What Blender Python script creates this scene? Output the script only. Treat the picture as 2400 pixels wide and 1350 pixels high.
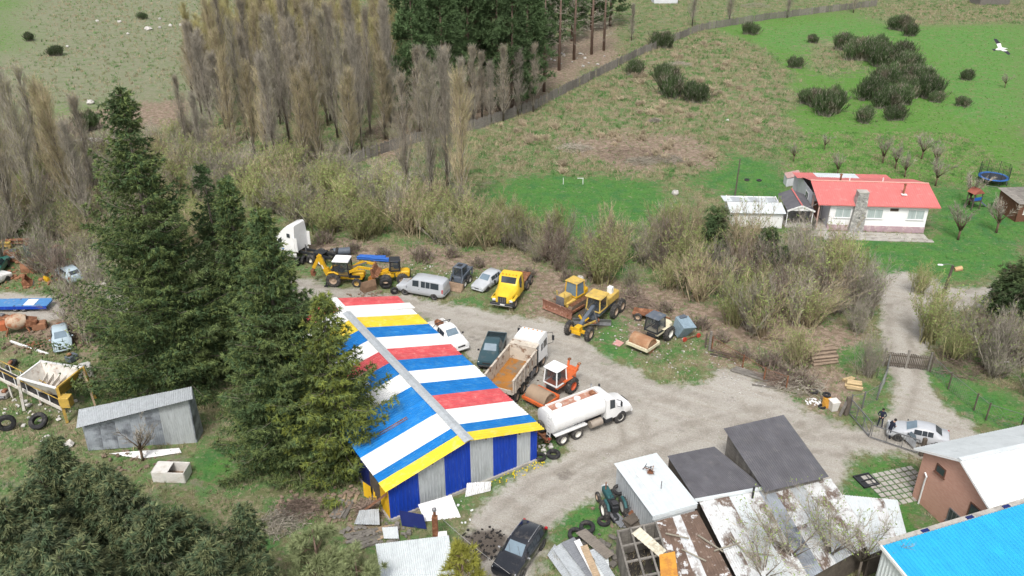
import bpy, math, random
import numpy as np
from mathutils import Vector, Matrix
for _o in list(bpy.data.objects): bpy.data.objects.remove(_o)
SC = bpy.context.scene
COL = SC.collection
PI = math.pi
# ---------------------------------------------------------------- camera, sky, sun, exposure
CAM_F, CAM_P, CAM_H = 1990.0, math.radians(27.4), 39.8      # focal length in 2400-px units, pitch down, height in metres
cam_d = bpy.data.cameras.new('camera'); cam = bpy.data.objects.new('camera', cam_d); COL.objects.link(cam)
cam_d.sensor_width = 36; cam_d.lens = 36 * CAM_F / 2400; cam_d.clip_start = 0.5; cam_d.clip_end = 4000
cam.location = (0, 0, CAM_H); cam.rotation_euler = (PI / 2 - CAM_P, 0, 0)
SC.camera = cam
SUN_EL, SUN_AZ = math.radians(55), math.radians(192)        # azimuth clockwise from +Y: behind the camera
W = bpy.data.worlds.new('World'); SC.world = W; W.use_nodes = True
_n, _l = W.node_tree.nodes, W.node_tree.links
_bg = _n['Background']; _sky = _n.new('ShaderNodeTexSky'); _sky.sky_type = 'NISHITA'; _sky.sun_disc = False
_sky.sun_elevation = SUN_EL; _sky.sun_rotation = SUN_AZ; _sky.air_density = 1.0; _sky.dust_density = 4.0; _sky.ozone_density = 1.0
_hs = _n.new('ShaderNodeHueSaturation'); _hs.inputs['Saturation'].default_value = 0.30
_l.new(_sky.outputs[0], _hs.inputs['Color']); _l.new(_hs.outputs[0], _bg.inputs[0]); _bg.inputs[1].default_value = 0.135
_sd = bpy.data.lights.new('sun', 'SUN'); _sd.energy = 1.7; _sd.angle = math.radians(13); _sd.color = (1, 0.965, 0.91)
sun = bpy.data.objects.new('sun', _sd); COL.objects.link(sun)
sun.rotation_euler = Vector((-math.sin(SUN_AZ) * math.cos(SUN_EL), -math.cos(SUN_AZ) * math.cos(SUN_EL), -math.sin(SUN_EL))).to_track_quat('-Z', 'Y').to_euler()
SC.view_settings.view_transform = 'Standard'; SC.view_settings.look = 'None'; SC.view_settings.gamma = 1
SC.view_settings.use_curve_mapping = False; SC.view_settings.exposure = 0.5
SC.render.engine = 'CYCLES'; SC.cycles.max_bounces = 5; SC.cycles.diffuse_bounces = 2; SC.cycles.glossy_bounces = 2
SC.cycles.transmission_bounces = 3; SC.cycles.use_denoising = True; SC.cycles.denoiser = 'OPENIMAGEDENOISE'; SC.cycles.denoising_input_passes = 'RGB_ALBEDO_NORMAL'; SC.cycles.denoising_prefilter = 'ACCURATE'

# ---------------------------------------------------------------- measuring: a ground point seen in the photograph
def G(px, py, z=0.0):
    u, v = (px - 1200) / CAM_F, (py - 675) / CAM_F
    dy = math.cos(CAM_P) - v * math.sin(CAM_P); dz = -math.sin(CAM_P) - v * math.cos(CAM_P)
    t = (z - CAM_H) / dz
    return Vector((u * t, dy * t, z))
def GY(px, py, y):                                           # where that sight line reaches world y
    u, v = (px - 1200) / CAM_F, (py - 675) / CAM_F
    dy = math.cos(CAM_P) - v * math.sin(CAM_P); dz = -math.sin(CAM_P) - v * math.cos(CAM_P)
    t = y / dy
    return Vector((u * t, y, CAM_H + dz * t))
def height_of(bpx, tpx):                                     # base pixel, top pixel -> metres
    b = G(*bpx); return max(0.2, GY(tpx[0], tpx[1], b.y).z)

# ---------------------------------------------------------------- materials
MATS = {}
def M(name, c, rough=.7, metal=0., c2=None, s=2., lo=.52, hi=.6, var=.14, vs=3., fine=.10, fs=30., bump=0., bs=60., rnd=0., spec=.3, c3=None, s3=6., lo3=.6, hi3=.66, coat=0., stretch=None, emit=0, alpha=1.):
    if name in MATS: return MATS[name]
    m = bpy.data.materials.new(name); m.use_nodes = True; MATS[name] = m
    nt = m.node_tree; N, L = nt.nodes, nt.links
    b = N['Principled BSDF']; b.inputs['Roughness'].default_value = rough; b.inputs['Metallic'].default_value = metal
    b.inputs['Specular IOR Level'].default_value = spec
    if coat: b.inputs['Coat Weight'].default_value = coat; b.inputs['Coat Roughness'].default_value = .08
    tc = N.new('ShaderNodeTexCoord'); oi = N.new('ShaderNodeObjectInfo')
    add = N.new('ShaderNodeVectorMath'); add.operation = 'ADD'
    sc = N.new('ShaderNodeVectorMath'); sc.operation = 'SCALE'; sc.inputs[0].default_value = (37, 19, 53); L.new(oi.outputs['Random'], sc.inputs['Scale'])
    L.new(tc.outputs['Object'], add.inputs[0]); L.new(sc.outputs[0], add.inputs[1])
    co = add.outputs[0]
    if stretch:
        mp = N.new('ShaderNodeMapping'); mp.inputs['Scale'].default_value = stretch; L.new(co, mp.inputs[0]); co = mp.outputs[0]
    def noise(scale, det=4):
        t = N.new('ShaderNodeTexNoise'); t.inputs['Scale'].default_value = scale; t.inputs['Detail'].default_value = det; t.inputs['Roughness'].default_value = .62
        L.new(co, t.inputs['Vector']); return t.outputs['Fac']
    def ramp(fac, lo, hi, a=0., bb=1.):
        r = N.new('ShaderNodeMapRange'); r.inputs[1].default_value = lo; r.inputs[2].default_value = hi; r.inputs[3].default_value = a; r.inputs[4].default_value = bb
        L.new(fac, r.inputs[0]); return r.outputs[0]
    def mix(fac, A, B, mode='MIX'):
        x = N.new('ShaderNodeMix'); x.data_type = 'RGBA'; x.blend_type = mode
        if isinstance(fac, (int, float)): x.inputs[0].default_value = fac
        else: L.new(fac, x.inputs[0])
        for i, q in ((6, A), (7, B)):
            if isinstance(q, tuple): x.inputs[i].default_value = (*q, 1) if len(q) == 3 else q
            else: L.new(q, x.inputs[i])
        return x.outputs[2]
    cur = tuple(c)
    if c2: cur = mix(ramp(noise(s, 6), lo, hi), cur, tuple(c2))
    if c3: cur = mix(ramp(noise(s3, 5), lo3, hi3), cur, tuple(c3))
    def vmul(col, fac):
        x = N.new('ShaderNodeVectorMath'); x.operation = 'SCALE'
        if isinstance(col, tuple): x.inputs[0].default_value = col[:3]
        else: L.new(col, x.inputs[0])
        L.new(fac, x.inputs['Scale']); return x.outputs[0]
    if var: cur = vmul(cur, ramp(noise(vs), .3, .7, 1 - var, 1 + var))
    if fine: cur = vmul(cur, ramp(noise(fs, 2), .3, .7, 1 - fine, 1 + fine))
    if rnd: cur = vmul(cur, ramp(oi.outputs['Random'], 0, 1, 1 - rnd, 1 + rnd))
    if isinstance(cur, tuple): b.inputs['Base Color'].default_value = (*cur, 1)
    else: L.new(cur, b.inputs['Base Color'])
    if bump:
        bp = N.new('ShaderNodeBump'); bp.inputs['Strength'].default_value = bump; bp.inputs['Distance'].default_value = .02
        L.new(noise(bs, 3), bp.inputs['Height']); L.new(bp.outputs[0], b.inputs['Normal'])
    if alpha < 1: b.inputs['Alpha'].default_value = alpha
    if emit: b.inputs['Emission Strength'].default_value = emit; b.inputs['Emission Color'].default_value = (*c, 1)
    return m
def S(r, g, b):                                              # sRGB 0-255 seen on a lit neutral surface -> linear
    return tuple(((q / 255) / 12.92 if q < 11 else ((q / 255 + .055) / 1.055) ** 2.4) for q in (r, g, b))

# ---------------------------------------------------------------- mesh builder
class MB:
    def __init__(s): s.v = []; s.f = []; s.m = []
    def add(s, vs, fs, m=0):
        o = len(s.v); s.v.extend([tuple(q) for q in vs]); s.f.extend([tuple(i + o for i in f) for f in fs]); s.m.extend([m] * len(fs)); return s
    def quad(s, a, b, c, d, m=0): return s.add([a, b, c, d], [(0, 1, 2, 3)], m)
    def poly(s, pts, m=0): return s.add(pts, [tuple(range(len(pts)))], m)
    def box(s, c, z, rz=0, m=0, ch=0):
        x, y, h = z[0] / 2, z[1] / 2, z[2] / 2
        if ch:
            k = min(ch, x * .9, y * .9, h * .9)
            def ring(ix, zz):
                X, Y = x - ix, y - ix; q = k
                return [(X, Y - q, zz), (X - q, Y, zz), (-X + q, Y, zz), (-X, Y - q, zz), (-X, -Y + q, zz), (-X + q, -Y, zz), (X - q, -Y, zz), (X, -Y + q, zz)]
            rings = [ring(k, -h), ring(0, -h + k), ring(0, h - k), ring(k, h)]
            vs = sum(rings, []); fs = [(7, 6, 5, 4, 3, 2, 1, 0), tuple(range(24, 32))]
            for r in range(3):
                for i in range(8): j = (i + 1) % 8; fs.append((r * 8 + i, r * 8 + j, r * 8 + 8 + j, r * 8 + 8 + i))
        else:
            vs = [(i, j, k) for i in (-x, x) for j in (-y, y) for k in (-h, h)]
            fs = [(0, 1, 3, 2), (4, 6, 7, 5), (0, 4, 5, 1), (2, 3, 7, 6), (0, 2, 6, 4), (1, 5, 7, 3)]
        ca, sa = math.cos(rz), math.sin(rz)
        return s.add([(c[0] + p[0] * ca - p[1] * sa, c[1] + p[0] * sa + p[1] * ca, c[2] + p[2]) for p in vs], fs, m)
    def beam(s, p0, p1, w, h=None, up=(0, 0, 1), m=0):
        p0, p1 = Vector(p0), Vector(p1); h = h or w; d = (p1 - p0)
        if d.length < 1e-6: return s
        d.normalize(); u = Vector(up); a = d.cross(u)
        if a.length < 1e-3: a = d.cross(Vector((1, 0, 0)))
        a.normalize(); b = a.cross(d); a = a * (w / 2); b = b * (h / 2)
        vs = [q + i * a + j * b for q in (p0, p1) for i in (-1, 1) for j in (-1, 1)]
        return s.add(vs, [(0, 1, 3, 2), (4, 6, 7, 5), (0, 4, 5, 1), (2, 3, 7, 6), (0, 2, 6, 4), (1, 5, 7, 3)], m)
    def tube(s, path, r, n=6, m=0, caps=True):
        P = [Vector(p) for p in path]; R = r if isinstance(r, (list, tuple)) else [r] * len(P); o = []; fs = []
        for i, p in enumerate(P):
            d = (P[min(i + 1, len(P) - 1)] - P[max(i - 1, 0)])
            if d.length < 1e-9: d = Vector((0, 0, 1))
            d.normalize(); a = d.cross(Vector((0.13, 0.21, 1)))
            if a.length < .05: a = d.cross(Vector((1, 0, 0)))
            a.normalize(); b = d.cross(a)
            o += [p + R[i] * (math.cos(2 * PI * k / n) * a + math.sin(2 * PI * k / n) * b) for k in range(n)]
        for i in range(len(P) - 1):
            for k in range(n): j = (k + 1) % n; fs.append((i * n + k, i * n + j, i * n + n + j, i * n + n + k))
        if caps: fs += [tuple(range(n - 1, -1, -1)), tuple(range((len(P) - 1) * n, len(P) * n))]
        return s.add(o, fs, m)
    def cyl(s, p0, p1, r, r1=None, n=12, m=0): return s.tube([p0, p1], [r, r if r1 is None else r1], n, m)
    def lathe(s, prof, c=(0, 0, 0), axis='z', n=16, m=0, closed=False):
        vs = []; fs = []
        for (r, h) in prof:
            for k in range(n):
                a = 2 * PI * k / n; x, y = r * math.cos(a), r * math.sin(a)
                q = {'z': (x, y, h), 'y': (x, h, -y), 'x': (h, x, y)}[axis]
                vs.append((c[0] + q[0], c[1] + q[1], c[2] + q[2]))
        L = len(prof)
        for i in range(L if closed else L - 1):
            for k in range(n): j = (k + 1) % n; i2 = (i + 1) % L; fs.append((i * n + k, i * n + j, i2 * n + j, i2 * n + k))
        return s.add(vs, fs, m)
    def extr(s, prof, y0, y1, m=0):                          # profile in x,z, swept along y
        n = len(prof); vs = [(x, y0, z) for x, z in prof] + [(x, y1, z) for x, z in prof]
        fs = [tuple(range(n)), tuple(range(2 * n - 1, n - 1, -1))] + [(i, i + n, (i + 1) % n + n, (i + 1) % n) for i in range(n)]
        return s.add(vs, fs, m)
    def loft(s, rings, m=0, caps=True):
        n = len(rings[0]); vs = sum([list(r) for r in rings], []); fs = []
        for i in range(len(rings) - 1):
            for k in range(n): j = (k + 1) % n; fs.append((i * n + k, i * n + j, i * n + n + j, i * n + n + k))
        if caps: fs += [tuple(range(n - 1, -1, -1)), tuple(range((len(rings) - 1) * n, len(rings) * n))]
        return s.add(vs, fs, m)
    def sheet(s, a, b, c, d, pitch=.2, amp=.018, trap=False, m=0, seg=1, jit=0, rng=None):
        # corrugated sheet: a->b is the low edge (waves follow one another along it), d->c the opposite edge
        a, b, c, d = map(Vector, (a, b, c, d)); nrm = (b - a).cross(d - a); nrm.normalize()
        if nrm.z < 0: nrm = -nrm
        wv = [(0, -1), (.3, -1), (.42, 1), (.58, 1), (.7, -1)] if trap else [(0, -1), (.25, 0), (.5, 1), (.75, 0)]
        n = max(1, int(round((b - a).length / pitch))); us = [((i + q[0]) / n, q[1]) for i in range(n) for q in wv] + [(1, -1)]
        vs = []; fs = []; k = len(us)
        for j in range(seg + 1):
            t = j / seg
            for u, h in us:
                q = a.lerp(b, u).lerp(d.lerp(c, u), t) + nrm * (h * amp)
                if jit and rng: q = q + nrm * rng.uniform(-jit, jit)
                vs.append(q)
        for j in range(seg):
            for i in range(k - 1): fs.append((j * k + i, j * k + i + 1, (j + 1) * k + i + 1, (j + 1) * k + i))
        return s.add(vs, fs, m)
    def build(s, name, mat, parent=None, smooth=0, loc=None):
        me = bpy.data.meshes.new(name); me.from_pydata(s.v, [], s.f)
        for q in (mat if isinstance(mat, (list, tuple)) else [mat]): me.materials.append(q)
        if any(s.m): me.polygons.foreach_set('material_index', s.m)
        if smooth:
            me.polygons.foreach_set('use_smooth', [True] * len(s.f)); me.set_sharp_from_angle(angle=math.radians(smooth))
        me.update()
        return link(name, me, parent, loc)
def link(name, me, parent=None, loc=None, rz=0, sc=None):
    o = bpy.data.objects.new(name, me); COL.objects.link(o)
    if parent: o.parent = parent
    if loc is not None: o.location = loc
    if rz: o.rotation_euler = (0, 0, rz)
    if sc: o.scale = sc if isinstance(sc, (tuple, list)) else (sc, sc, sc)
    return o
def tag(o, label=None, cat=None, group=None, kind=None):
    if label: o['label'] = label
    if cat: o['category'] = cat
    if group: o['group'] = group
    if kind: o['kind'] = kind
    return o
def T(name, label, cat, loc=(0, 0, 0), rz=0, group=None):
    o = bpy.data.objects.new(name, None); COL.objects.link(o); o.empty_display_size = .3
    o.location = loc; o.rotation_euler = (0, 0, rz); return tag(o, label, cat, group)
def np_mesh(name, V, F, mats, mi=None, smooth=False):        # V (n,3), F (k,3 or 4)
    me = bpy.data.meshes.new(name); V = np.asarray(V, np.float32); F = np.asarray(F, np.int32); k, w = F.shape
    me.vertices.add(len(V)); me.vertices.foreach_set('co', V.ravel()); me.loops.add(k * w); me.loops.foreach_set('vertex_index', F.ravel())
    me.polygons.add(k); me.polygons.foreach_set('loop_start', np.arange(0, k * w, w, dtype=np.int32))
    if mi is not None: me.polygons.foreach_set('material_index', np.asarray(mi, np.int32))
    for q in mats: me.materials.append(q)
    if smooth: me.polygons.foreach_set('use_smooth', [True] * k)
    me.update(calc_edges=True); me.validate(); return me
# ================================================================ GROUND
YARD = [(640,640),(700,650),(760,672),(850,676),(930,690),(1050,712),(1150,728),(1180,740),(1240,742),(1300,752),(1345,772),(1390,806),(1420,838),(1470,866),(1530,890),(1590,905),(1640,905),(1690,870),(1720,862),(1790,898),(1850,925),(1880,958),(1960,984),(1990,1002),(2060,1002),(2095,985),(2250,1000),(2300,1010),(2300,1080),(2150,1075),(2000,1060),(1960,1085),(1975,1140),(1940,1200),(1560,1180),(1440,1140),(1400,1160),(1340,1200),(1290,1240),(1262,1300),(1240,1420),(1040,1420),(1060,1330),(1095,1240),(1150,1160),(1230,1105),(1300,1085),(1340,1050),(1300,1000),(1240,930),(1120,850),(1040,790),(980,740),(900,700),(760,700),(640,690)]
TRACK = [(2060,1010),(2085,970),(2100,930),(2095,890),(2080,862),(2068,820),(2060,760),(2055,700),(2030,655),(2120,632),(2190,650),(2215,682),(2310,672),(2480,640),(2480,700),(2320,715),(2215,735),(2180,775),(2165,830),(2172,868),(2180,915),(2230,965),(2290,1000),(2300,1020)]
LROAD = [(-60,690),(140,688),(330,690),(330,735),(140,745),(-60,730)]
LUSH = [[(1105,455),(1150,422),(1280,410),(1430,414),(1550,436),(1590,500),(1500,620),(1460,640),(1380,600),(1330,560),(1200,520),(1120,480)],
        [(1920,560),(2030,560),(2200,560),(2420,550),(2420,650),(2250,660),(2060,650),(1990,600)],
        [(1690,350),(1790,360),(1850,420),(1850,470),(1720,470),(1660,430)],[(1300,395),(1345,395),(1350,420),(1290,425)],[(1255,330),(1290,330),(1280,385),(1250,380)],
        [(2180,440),(2420,430),(2420,560),(2180,560)],
        [(1390,780),(1440,740),(1460,745),(1440,800),(1480,840),(1540,862),(1600,830),(1610,800),(1570,840),(1500,868),(1440,845),(1400,815)],
        [(1080,690),(1110,684),(1160,715),(1140,728),(1090,712)],
        [(2070,870),(2090,905),(2095,950),(2070,985),(2000,985),(1990,960),(2050,930)],
        [(2160,870),(2200,870),(2420,960),(2420,1000),(2300,990),(2220,950)],
        [(1400,1160),(1450,1145),(1440,1200),(1400,1240),(1290,1330),(1270,1330),(1300,1240),(1350,1195)],
        [(1230,1100),(1290,1062),(1330,1055),(1300,1110),(1200,1150),(1120,1170),(1100,1140)],
        [(450,1060),(540,1040),(560,1120),(470,1200),(430,1140)],
        [(600,1075),(680,1075),(690,1130),(650,1160)],[(590,1230),(650,1220),(640,1300),(600,1310)],
        [(2010,1070),(2140,1070),(2140,1180),(2200,1260),(2000,1250),(1960,1140)],
        [(700,640),(760,640),(740,665),(690,650)],[(1990,780),(2070,800),(2060,860),(1980,850)],[(2122,872),(2134,872),(2152,930),(2140,938)],[(1700,880),(1760,905),(1740,915),(1690,905)]]
MEADOW = [[(1660,60),(1780,40),(2060,20),(2060,60),(2160,62),(2420,50),(2420,440),(1850,420),(1840,300),(1860,200),(1770,120)],
          [(100,240),(260,245),(300,262),(220,280),(110,275)],[(-60,-20),(20,-20),(30,120),(-60,150)]]
LIME = [(1780,70),(2050,30),(2060,60),(2160,70),(2420,55),(2420,300),(2220,260),(2180,120),(2080,80),(1960,100),(1860,130),(1780,110)]
DRY = [[(1480,100),(1650,80),(1780,110),(1860,180),(1850,330),(1700,340),(1600,420),(1420,420),(1130,380),(1130,300),(1250,260),(1400,180)],
       [(1890,90),(2000,95),(1990,180),(1900,170)],[(2060,15),(2400,10),(2400,50),(2160,60),(2060,40)],
       [(500,1080),(560,1080),(620,1300),(560,1380),(520,1380)],[(380,1000),(460,960),(540,1000),(560,1080),(470,1050)],
       [(-40,760),(250,740),(260,860),(-40,820)],[(-40,980),(200,960),(200,1100),(-40,1050)],[(560,1180),(700,1190),(690,1260),(580,1300)]]
SOIL = [[(850,300),(1300,100),(1440,40),(1460,130),(1350,190),(1260,230),(1140,280),(850,390)],[(120,270),(430,230),(440,300),(250,300),(180,340),(120,320)],
        [(1300,320),(1480,310),(1640,330),(1640,390),(1480,400),(1340,370)],[(1240,650),(1300,645),(1400,720),(1350,752),(1270,742),(1230,735)],
        [(1440,745),(1490,725),(1540,780),(1500,800),(1470,830),(1430,790)],[(1600,790),(1680,810),(1800,880),(1860,930),(1920,920),(2000,930),(1980,970),(1900,965),(1790,890),(1660,850)],
        [(1880,830),(2020,880),(2010,950),(1880,935)],[(600,560),(800,560),(1150,600),(1500,650),(1700,720),(2040,760),(2040,830),(1700,820),(1480,720),(1200,650),(950,620),(650,600)],
        [(560,370),(760,360),(760,410),(600,415)],[(980,950),(1080,900),(1240,1040),(1230,1060)],[(780,1160),(890,1150),(920,1230),(820,1260)],[(60,720),(240,740),(240,830),(60,800)]]
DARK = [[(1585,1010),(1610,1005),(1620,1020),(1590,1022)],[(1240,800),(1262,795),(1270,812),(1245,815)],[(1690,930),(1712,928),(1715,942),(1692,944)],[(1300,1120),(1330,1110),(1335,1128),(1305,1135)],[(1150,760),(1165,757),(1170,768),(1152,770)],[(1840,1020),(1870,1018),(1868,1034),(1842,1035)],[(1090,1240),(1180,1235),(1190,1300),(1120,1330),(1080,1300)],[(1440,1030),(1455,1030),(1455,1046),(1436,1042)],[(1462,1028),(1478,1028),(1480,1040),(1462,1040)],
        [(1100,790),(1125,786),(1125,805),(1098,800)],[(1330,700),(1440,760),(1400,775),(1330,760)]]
_axis = lambda segs: np.concatenate([np.arange(a, b, st) for a, b, st in segs] + [[segs[-1][1]]])
GX = _axis([(-1600, -400, 150), (-400, -180, 22), (-180, -72, 3), (-72, 84, .5), (84, 186, 3), (186, 400, 22), (400, 1600, 150)])
GYY = _axis([(-400, 0, 40), (0, 27, 3), (27, 100, .5), (100, 150, .8), (150, 290, 1.8), (290, 500, 20), (500, 2400, 160)])
XX, YY = np.meshgrid(GX, GYY); NXg, NYg = len(GX), len(GYY)
def vnoise(X, Y, s, seed=0):
    r = np.random.RandomState(seed); t = np.zeros(X.shape)
    for k in range(6):
        a = r.uniform(0, 2 * PI); fq = s * r.uniform(.6, 1.7); t += np.sin((X * math.cos(a) + Y * math.sin(a)) * fq + r.uniform(0, 6))
    return t / 6
def warp(X, Y):                                               # wander every zone edge by a metre or so
    k = 2.2 * np.clip(Y / 70, .6, 2.6)
    return X + k * (.9 * vnoise(X, Y, .45, 21) + .8 * vnoise(X, Y, 1.3, 22) + .5 * vnoise(X, Y, 3.1, 25)), Y + k * (1.1 * vnoise(X, Y, .45, 23) + .9 * vnoise(X, Y, 1.3, 24) + .5 * vnoise(X, Y, 3.1, 26))
def in_poly(poly, X, Y):
    q = [G(max(-900, x), max(-60, y)) for x, y in poly]; r = np.zeros(X.shape, bool); n = len(q)
    for i in range(n):
        a, b = q[i], q[(i + 1) % n]
        c = ((a.y > Y) != (b.y > Y)) & (X < (b.x - a.x) * (Y - a.y) / ((b.y - a.y) if abs(b.y - a.y) > 1e-9 else 1e-9) + a.x)
        r ^= c
    return r
def zone(polys, blur=2, wk=1.):
    w = np.zeros(XX.shape)
    wx, wy = warp(XX, YY); wx, wy = XX + (wx - XX) * wk, YY + (wy - YY) * wk
    for p in polys: w = np.maximum(w, in_poly(p, wx, wy).astype(float))
    for _ in range(blur):
        q = np.pad(w, 1, 'edge'); w = (q[:-2, 1:-1] + q[2:, 1:-1] + q[1:-1, :-2] + q[1:-1, 2:] + 2 * q[1:-1, 1:-1]) / 6
    return w
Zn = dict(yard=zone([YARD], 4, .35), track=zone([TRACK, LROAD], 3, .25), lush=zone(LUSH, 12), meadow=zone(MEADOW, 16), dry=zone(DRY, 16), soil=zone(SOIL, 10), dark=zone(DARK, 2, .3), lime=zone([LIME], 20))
def path_dist(pxs):
    P = [G(*p) for p in pxs]; d = np.full(XX.shape, 1e9)
    for a, b in zip(P, P[1:]):
        ex, ey = b.x - a.x, b.y - a.y; t = np.clip(((XX - a.x) * ex + (YY - a.y) * ey) / (ex * ex + ey * ey), 0, 1); d = np.minimum(d, np.hypot(XX - a.x - t * ex, YY - a.y - t * ey))
    return d
RUTS = [[(700, 672), (900, 705), (1050, 735), (1200, 775), (1350, 830), (1500, 900), (1700, 960), (1900, 1010), (2040, 1012), (2100, 960), (2125, 880), (2110, 800), (2105, 720), (2190, 700), (2310, 688)], [(1150, 1400), (1170, 1230), (1260, 1145), (1400, 1085), (1600, 1015), (1800, 965), (2000, 1015), (2180, 1010)], [(1000, 745), (1300, 870), (1480, 960), (1490, 1050), (1350, 1130), (1190, 1260)], [(1050, 760), (1200, 790), (1450, 900), (1640, 990), (1960, 1050)]]
Zn['rut'] = np.max([np.exp(-((np.abs(path_dist(p)) - .85) / .32) ** 2) for p in RUTS], 0)
Zn['field'] = zone([[(-80, -20), (600, -20), (560, 110), (520, 240), (480, 330), (300, 380), (-80, 380)]], 14)
Zn['dirt'] = np.maximum(Zn['yard'], Zn['track'])
_near = ((XX > -170) & (XX < 180) & (YY > 20) & (YY < 285)).astype(float)
HZ = (.10 * (vnoise(XX, YY, .9, 3) + .6 * vnoise(XX, YY, 2.3, 5)) * (1 - Zn['dirt']) * (1 - .7 * Zn['lush']) + .02 * vnoise(XX, YY, 1.3, 8)) * _near - .02
def sample(A, x, y):                                          # bilinear lookup on the grid
    x, y = np.atleast_1d(np.asarray(x, float)), np.atleast_1d(np.asarray(y, float))
    i = np.clip(np.searchsorted(GX, x) - 1, 0, NXg - 2); j = np.clip(np.searchsorted(GYY, y) - 1, 0, NYg - 2)
    u = np.clip((x - GX[i]) / (GX[i + 1] - GX[i]), 0, 1); v = np.clip((y - GYY[j]) / (GYY[j + 1] - GYY[j]), 0, 1)
    return A[j, i] * (1 - u) * (1 - v) + A[j, i + 1] * u * (1 - v) + A[j + 1, i] * (1 - u) * v + A[j + 1, i + 1] * u * v
def ground_z(x, y): return float(sample(HZ, x, y)[0])
def ground_material():
    m = bpy.data.materials.new('ground_soil_and_turf'); m.use_nodes = True; nt = m.node_tree; N, L = nt.nodes, nt.links
    b = N['Principled BSDF']; b.inputs['Roughness'].default_value = .95; b.inputs['Specular IOR Level'].default_value = .1
    tc = N.new('ShaderNodeTexCoord')
    def noise(s, det=5, rough=.6, mp=None):
        t = N.new('ShaderNodeTexNoise'); t.inputs['Scale'].default_value = s; t.inputs['Detail'].default_value = det; t.inputs['Roughness'].default_value = rough
        if mp:
            q = N.new('ShaderNodeMapping'); q.inputs['Scale'].default_value = mp[0]; q.inputs['Rotation'].default_value = (0, 0, mp[1]); L.new(tc.outputs['Object'], q.inputs[0]); L.new(q.outputs[0], t.inputs['Vector'])
        else: L.new(tc.outputs['Object'], t.inputs['Vector'])
        return t.outputs['Fac']
    def math_(op, a, bq):
        x = N.new('ShaderNodeMath'); x.operation = op
        for i, q in enumerate((a, bq)):
            if isinstance(q, (int, float)): x.inputs[i].default_value = q
            else: L.new(q, x.inputs[i])
        return x.outputs[0]
    def rng(f, lo, hi, a=0., bb=1.):
        r = N.new('ShaderNodeMapRange'); r.inputs[1].default_value = lo; r.inputs[2].default_value = hi; r.inputs[3].default_value = a; r.inputs[4].default_value = bb; L.new(f, r.inputs[0]); return r.outputs[0]
    def mix(f, A, B):
        x = N.new('ShaderNodeMix'); x.data_type = 'RGBA'
        if isinstance(f, (int, float)): x.inputs[0].default_value = f
        else: L.new(f, x.inputs[0])
        for i, q in ((6, A), (7, B)):
            if isinstance(q, tuple): x.inputs[i].default_value = (*q, 1)
            else: L.new(q, x.inputs[i])
        return x.outputs[2]
    def attr(n):
        a = N.new('ShaderNodeAttribute'); a.attribute_name = n; s = N.new('ShaderNodeSeparateColor'); L.new(a.outputs['Color'], s.inputs[0]); return s.outputs
    z1, z2, z3 = attr('zone_a'), attr('zone_b'), attr('zone_c')
    nb, nm, nf, nx = noise(.35, 6), noise(1.6, 6), noise(9, 4, .7), noise(34, 3, .7)
    def wgt(w, k=.9, soft=.14, n=nm):                          # edge of a patch broken up by noise
        return rng(math_('ADD', w, math_('MULTIPLY', math_('SUBTRACT', n, .5), k)), .5 - soft, .5 + soft)
    def chain_(pairs, first):
        c = first
        for f, lo, hi, col, *amt in pairs: c = mix(rng(f, lo, hi, 0, amt[0] if amt else 1.), c, col)
        return c
    n2, n3, n4, n5 = noise(.55, 7, .65), noise(1.1, 7, .68), noise(2.3, 6, .7), noise(4.2, 5, .7)
    tan, olive, green, grey = (.31, .245, .165), (.140, .152, .072), (.058, .155, .040), (.205, .20, .15)
    base = chain_([(n3, .48, .58, tan), (n2, .47, .57, green, .85), (n4, .55, .64, (.235, .21, .13), .8), (n5, .58, .66, (.36, .30, .21), .6), (nb, .55, .66, grey, .7)], olive)
    mead = chain_([(nm, .40, .60, (.080, .200, .036)), (n2, .50, .64, (.150, .205, .070), .9), (n3, .58, .68, (.215, .225, .105), .7), (n5, .60, .68, (.055, .16, .03), .7)], (.105, .225, .045))
    lime = chain_([(nm, .42, .60, (.100, .235, .055)), (n2, .47, .60, (.155, .215, .078), .9), (n3, .54, .64, (.070, .185, .045), .8), (n5, .58, .68, (.055, .15, .036), .6), (n4, .60, .68, (.21, .22, .11), .5)], (.080, .215, .048))
    dry = chain_([(n3, .47, .55, (.30, .235, .165)), (n2, .47, .56, (.075, .165, .048), .85), (n4, .54, .62, (.34, .285, .20), .9), (nb, .54, .64, (.27, .20, .15), .7), (n5, .60, .67, (.10, .14, .055), .6)], (.165, .165, .09))
    field = chain_([(n3, .46, .56, (.255, .235, .175)), (n2, .52, .62, (.125, .18, .085), .7), (n4, .55, .64, (.30, .275, .21), .7), (n5, .58, .66, (.12, .13, .08), .6)], (.185, .20, .125))
    soil = chain_([(nm, .42, .60, (.31, .235, .185)), (n3, .54, .64, (.14, .145, .07), .7), (nf, .60, .68, (.43, .39, .34), .7)], (.185, .14, .102))
    lush = chain_([(nm, .42, .58, (.085, .205, .048)), (n2, .46, .60, (.050, .150, .050), .9), (n3, .52, .64, (.125, .190, .060), .85), (n4, .56, .68, (.19, .19, .10), .6), (n5, .57, .66, (.035, .110, .03), .7)], (.062, .178, .040))
    def streak(sx, sy, ang, det=6):
        q = N.new('ShaderNodeMapping'); q.vector_type = 'TEXTURE'; q.inputs['Scale'].default_value = (sx, sy, 1); q.inputs['Rotation'].default_value = (0, 0, math.radians(ang)); L.new(tc.outputs['Object'], q.inputs[0]); t = N.new('ShaderNodeTexNoise'); t.inputs['Scale'].default_value = 1; t.inputs['Detail'].default_value = det; t.inputs['Roughness'].default_value = .65; L.new(q.outputs[0], t.inputs['Vector']); return t.outputs['Fac']
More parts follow.
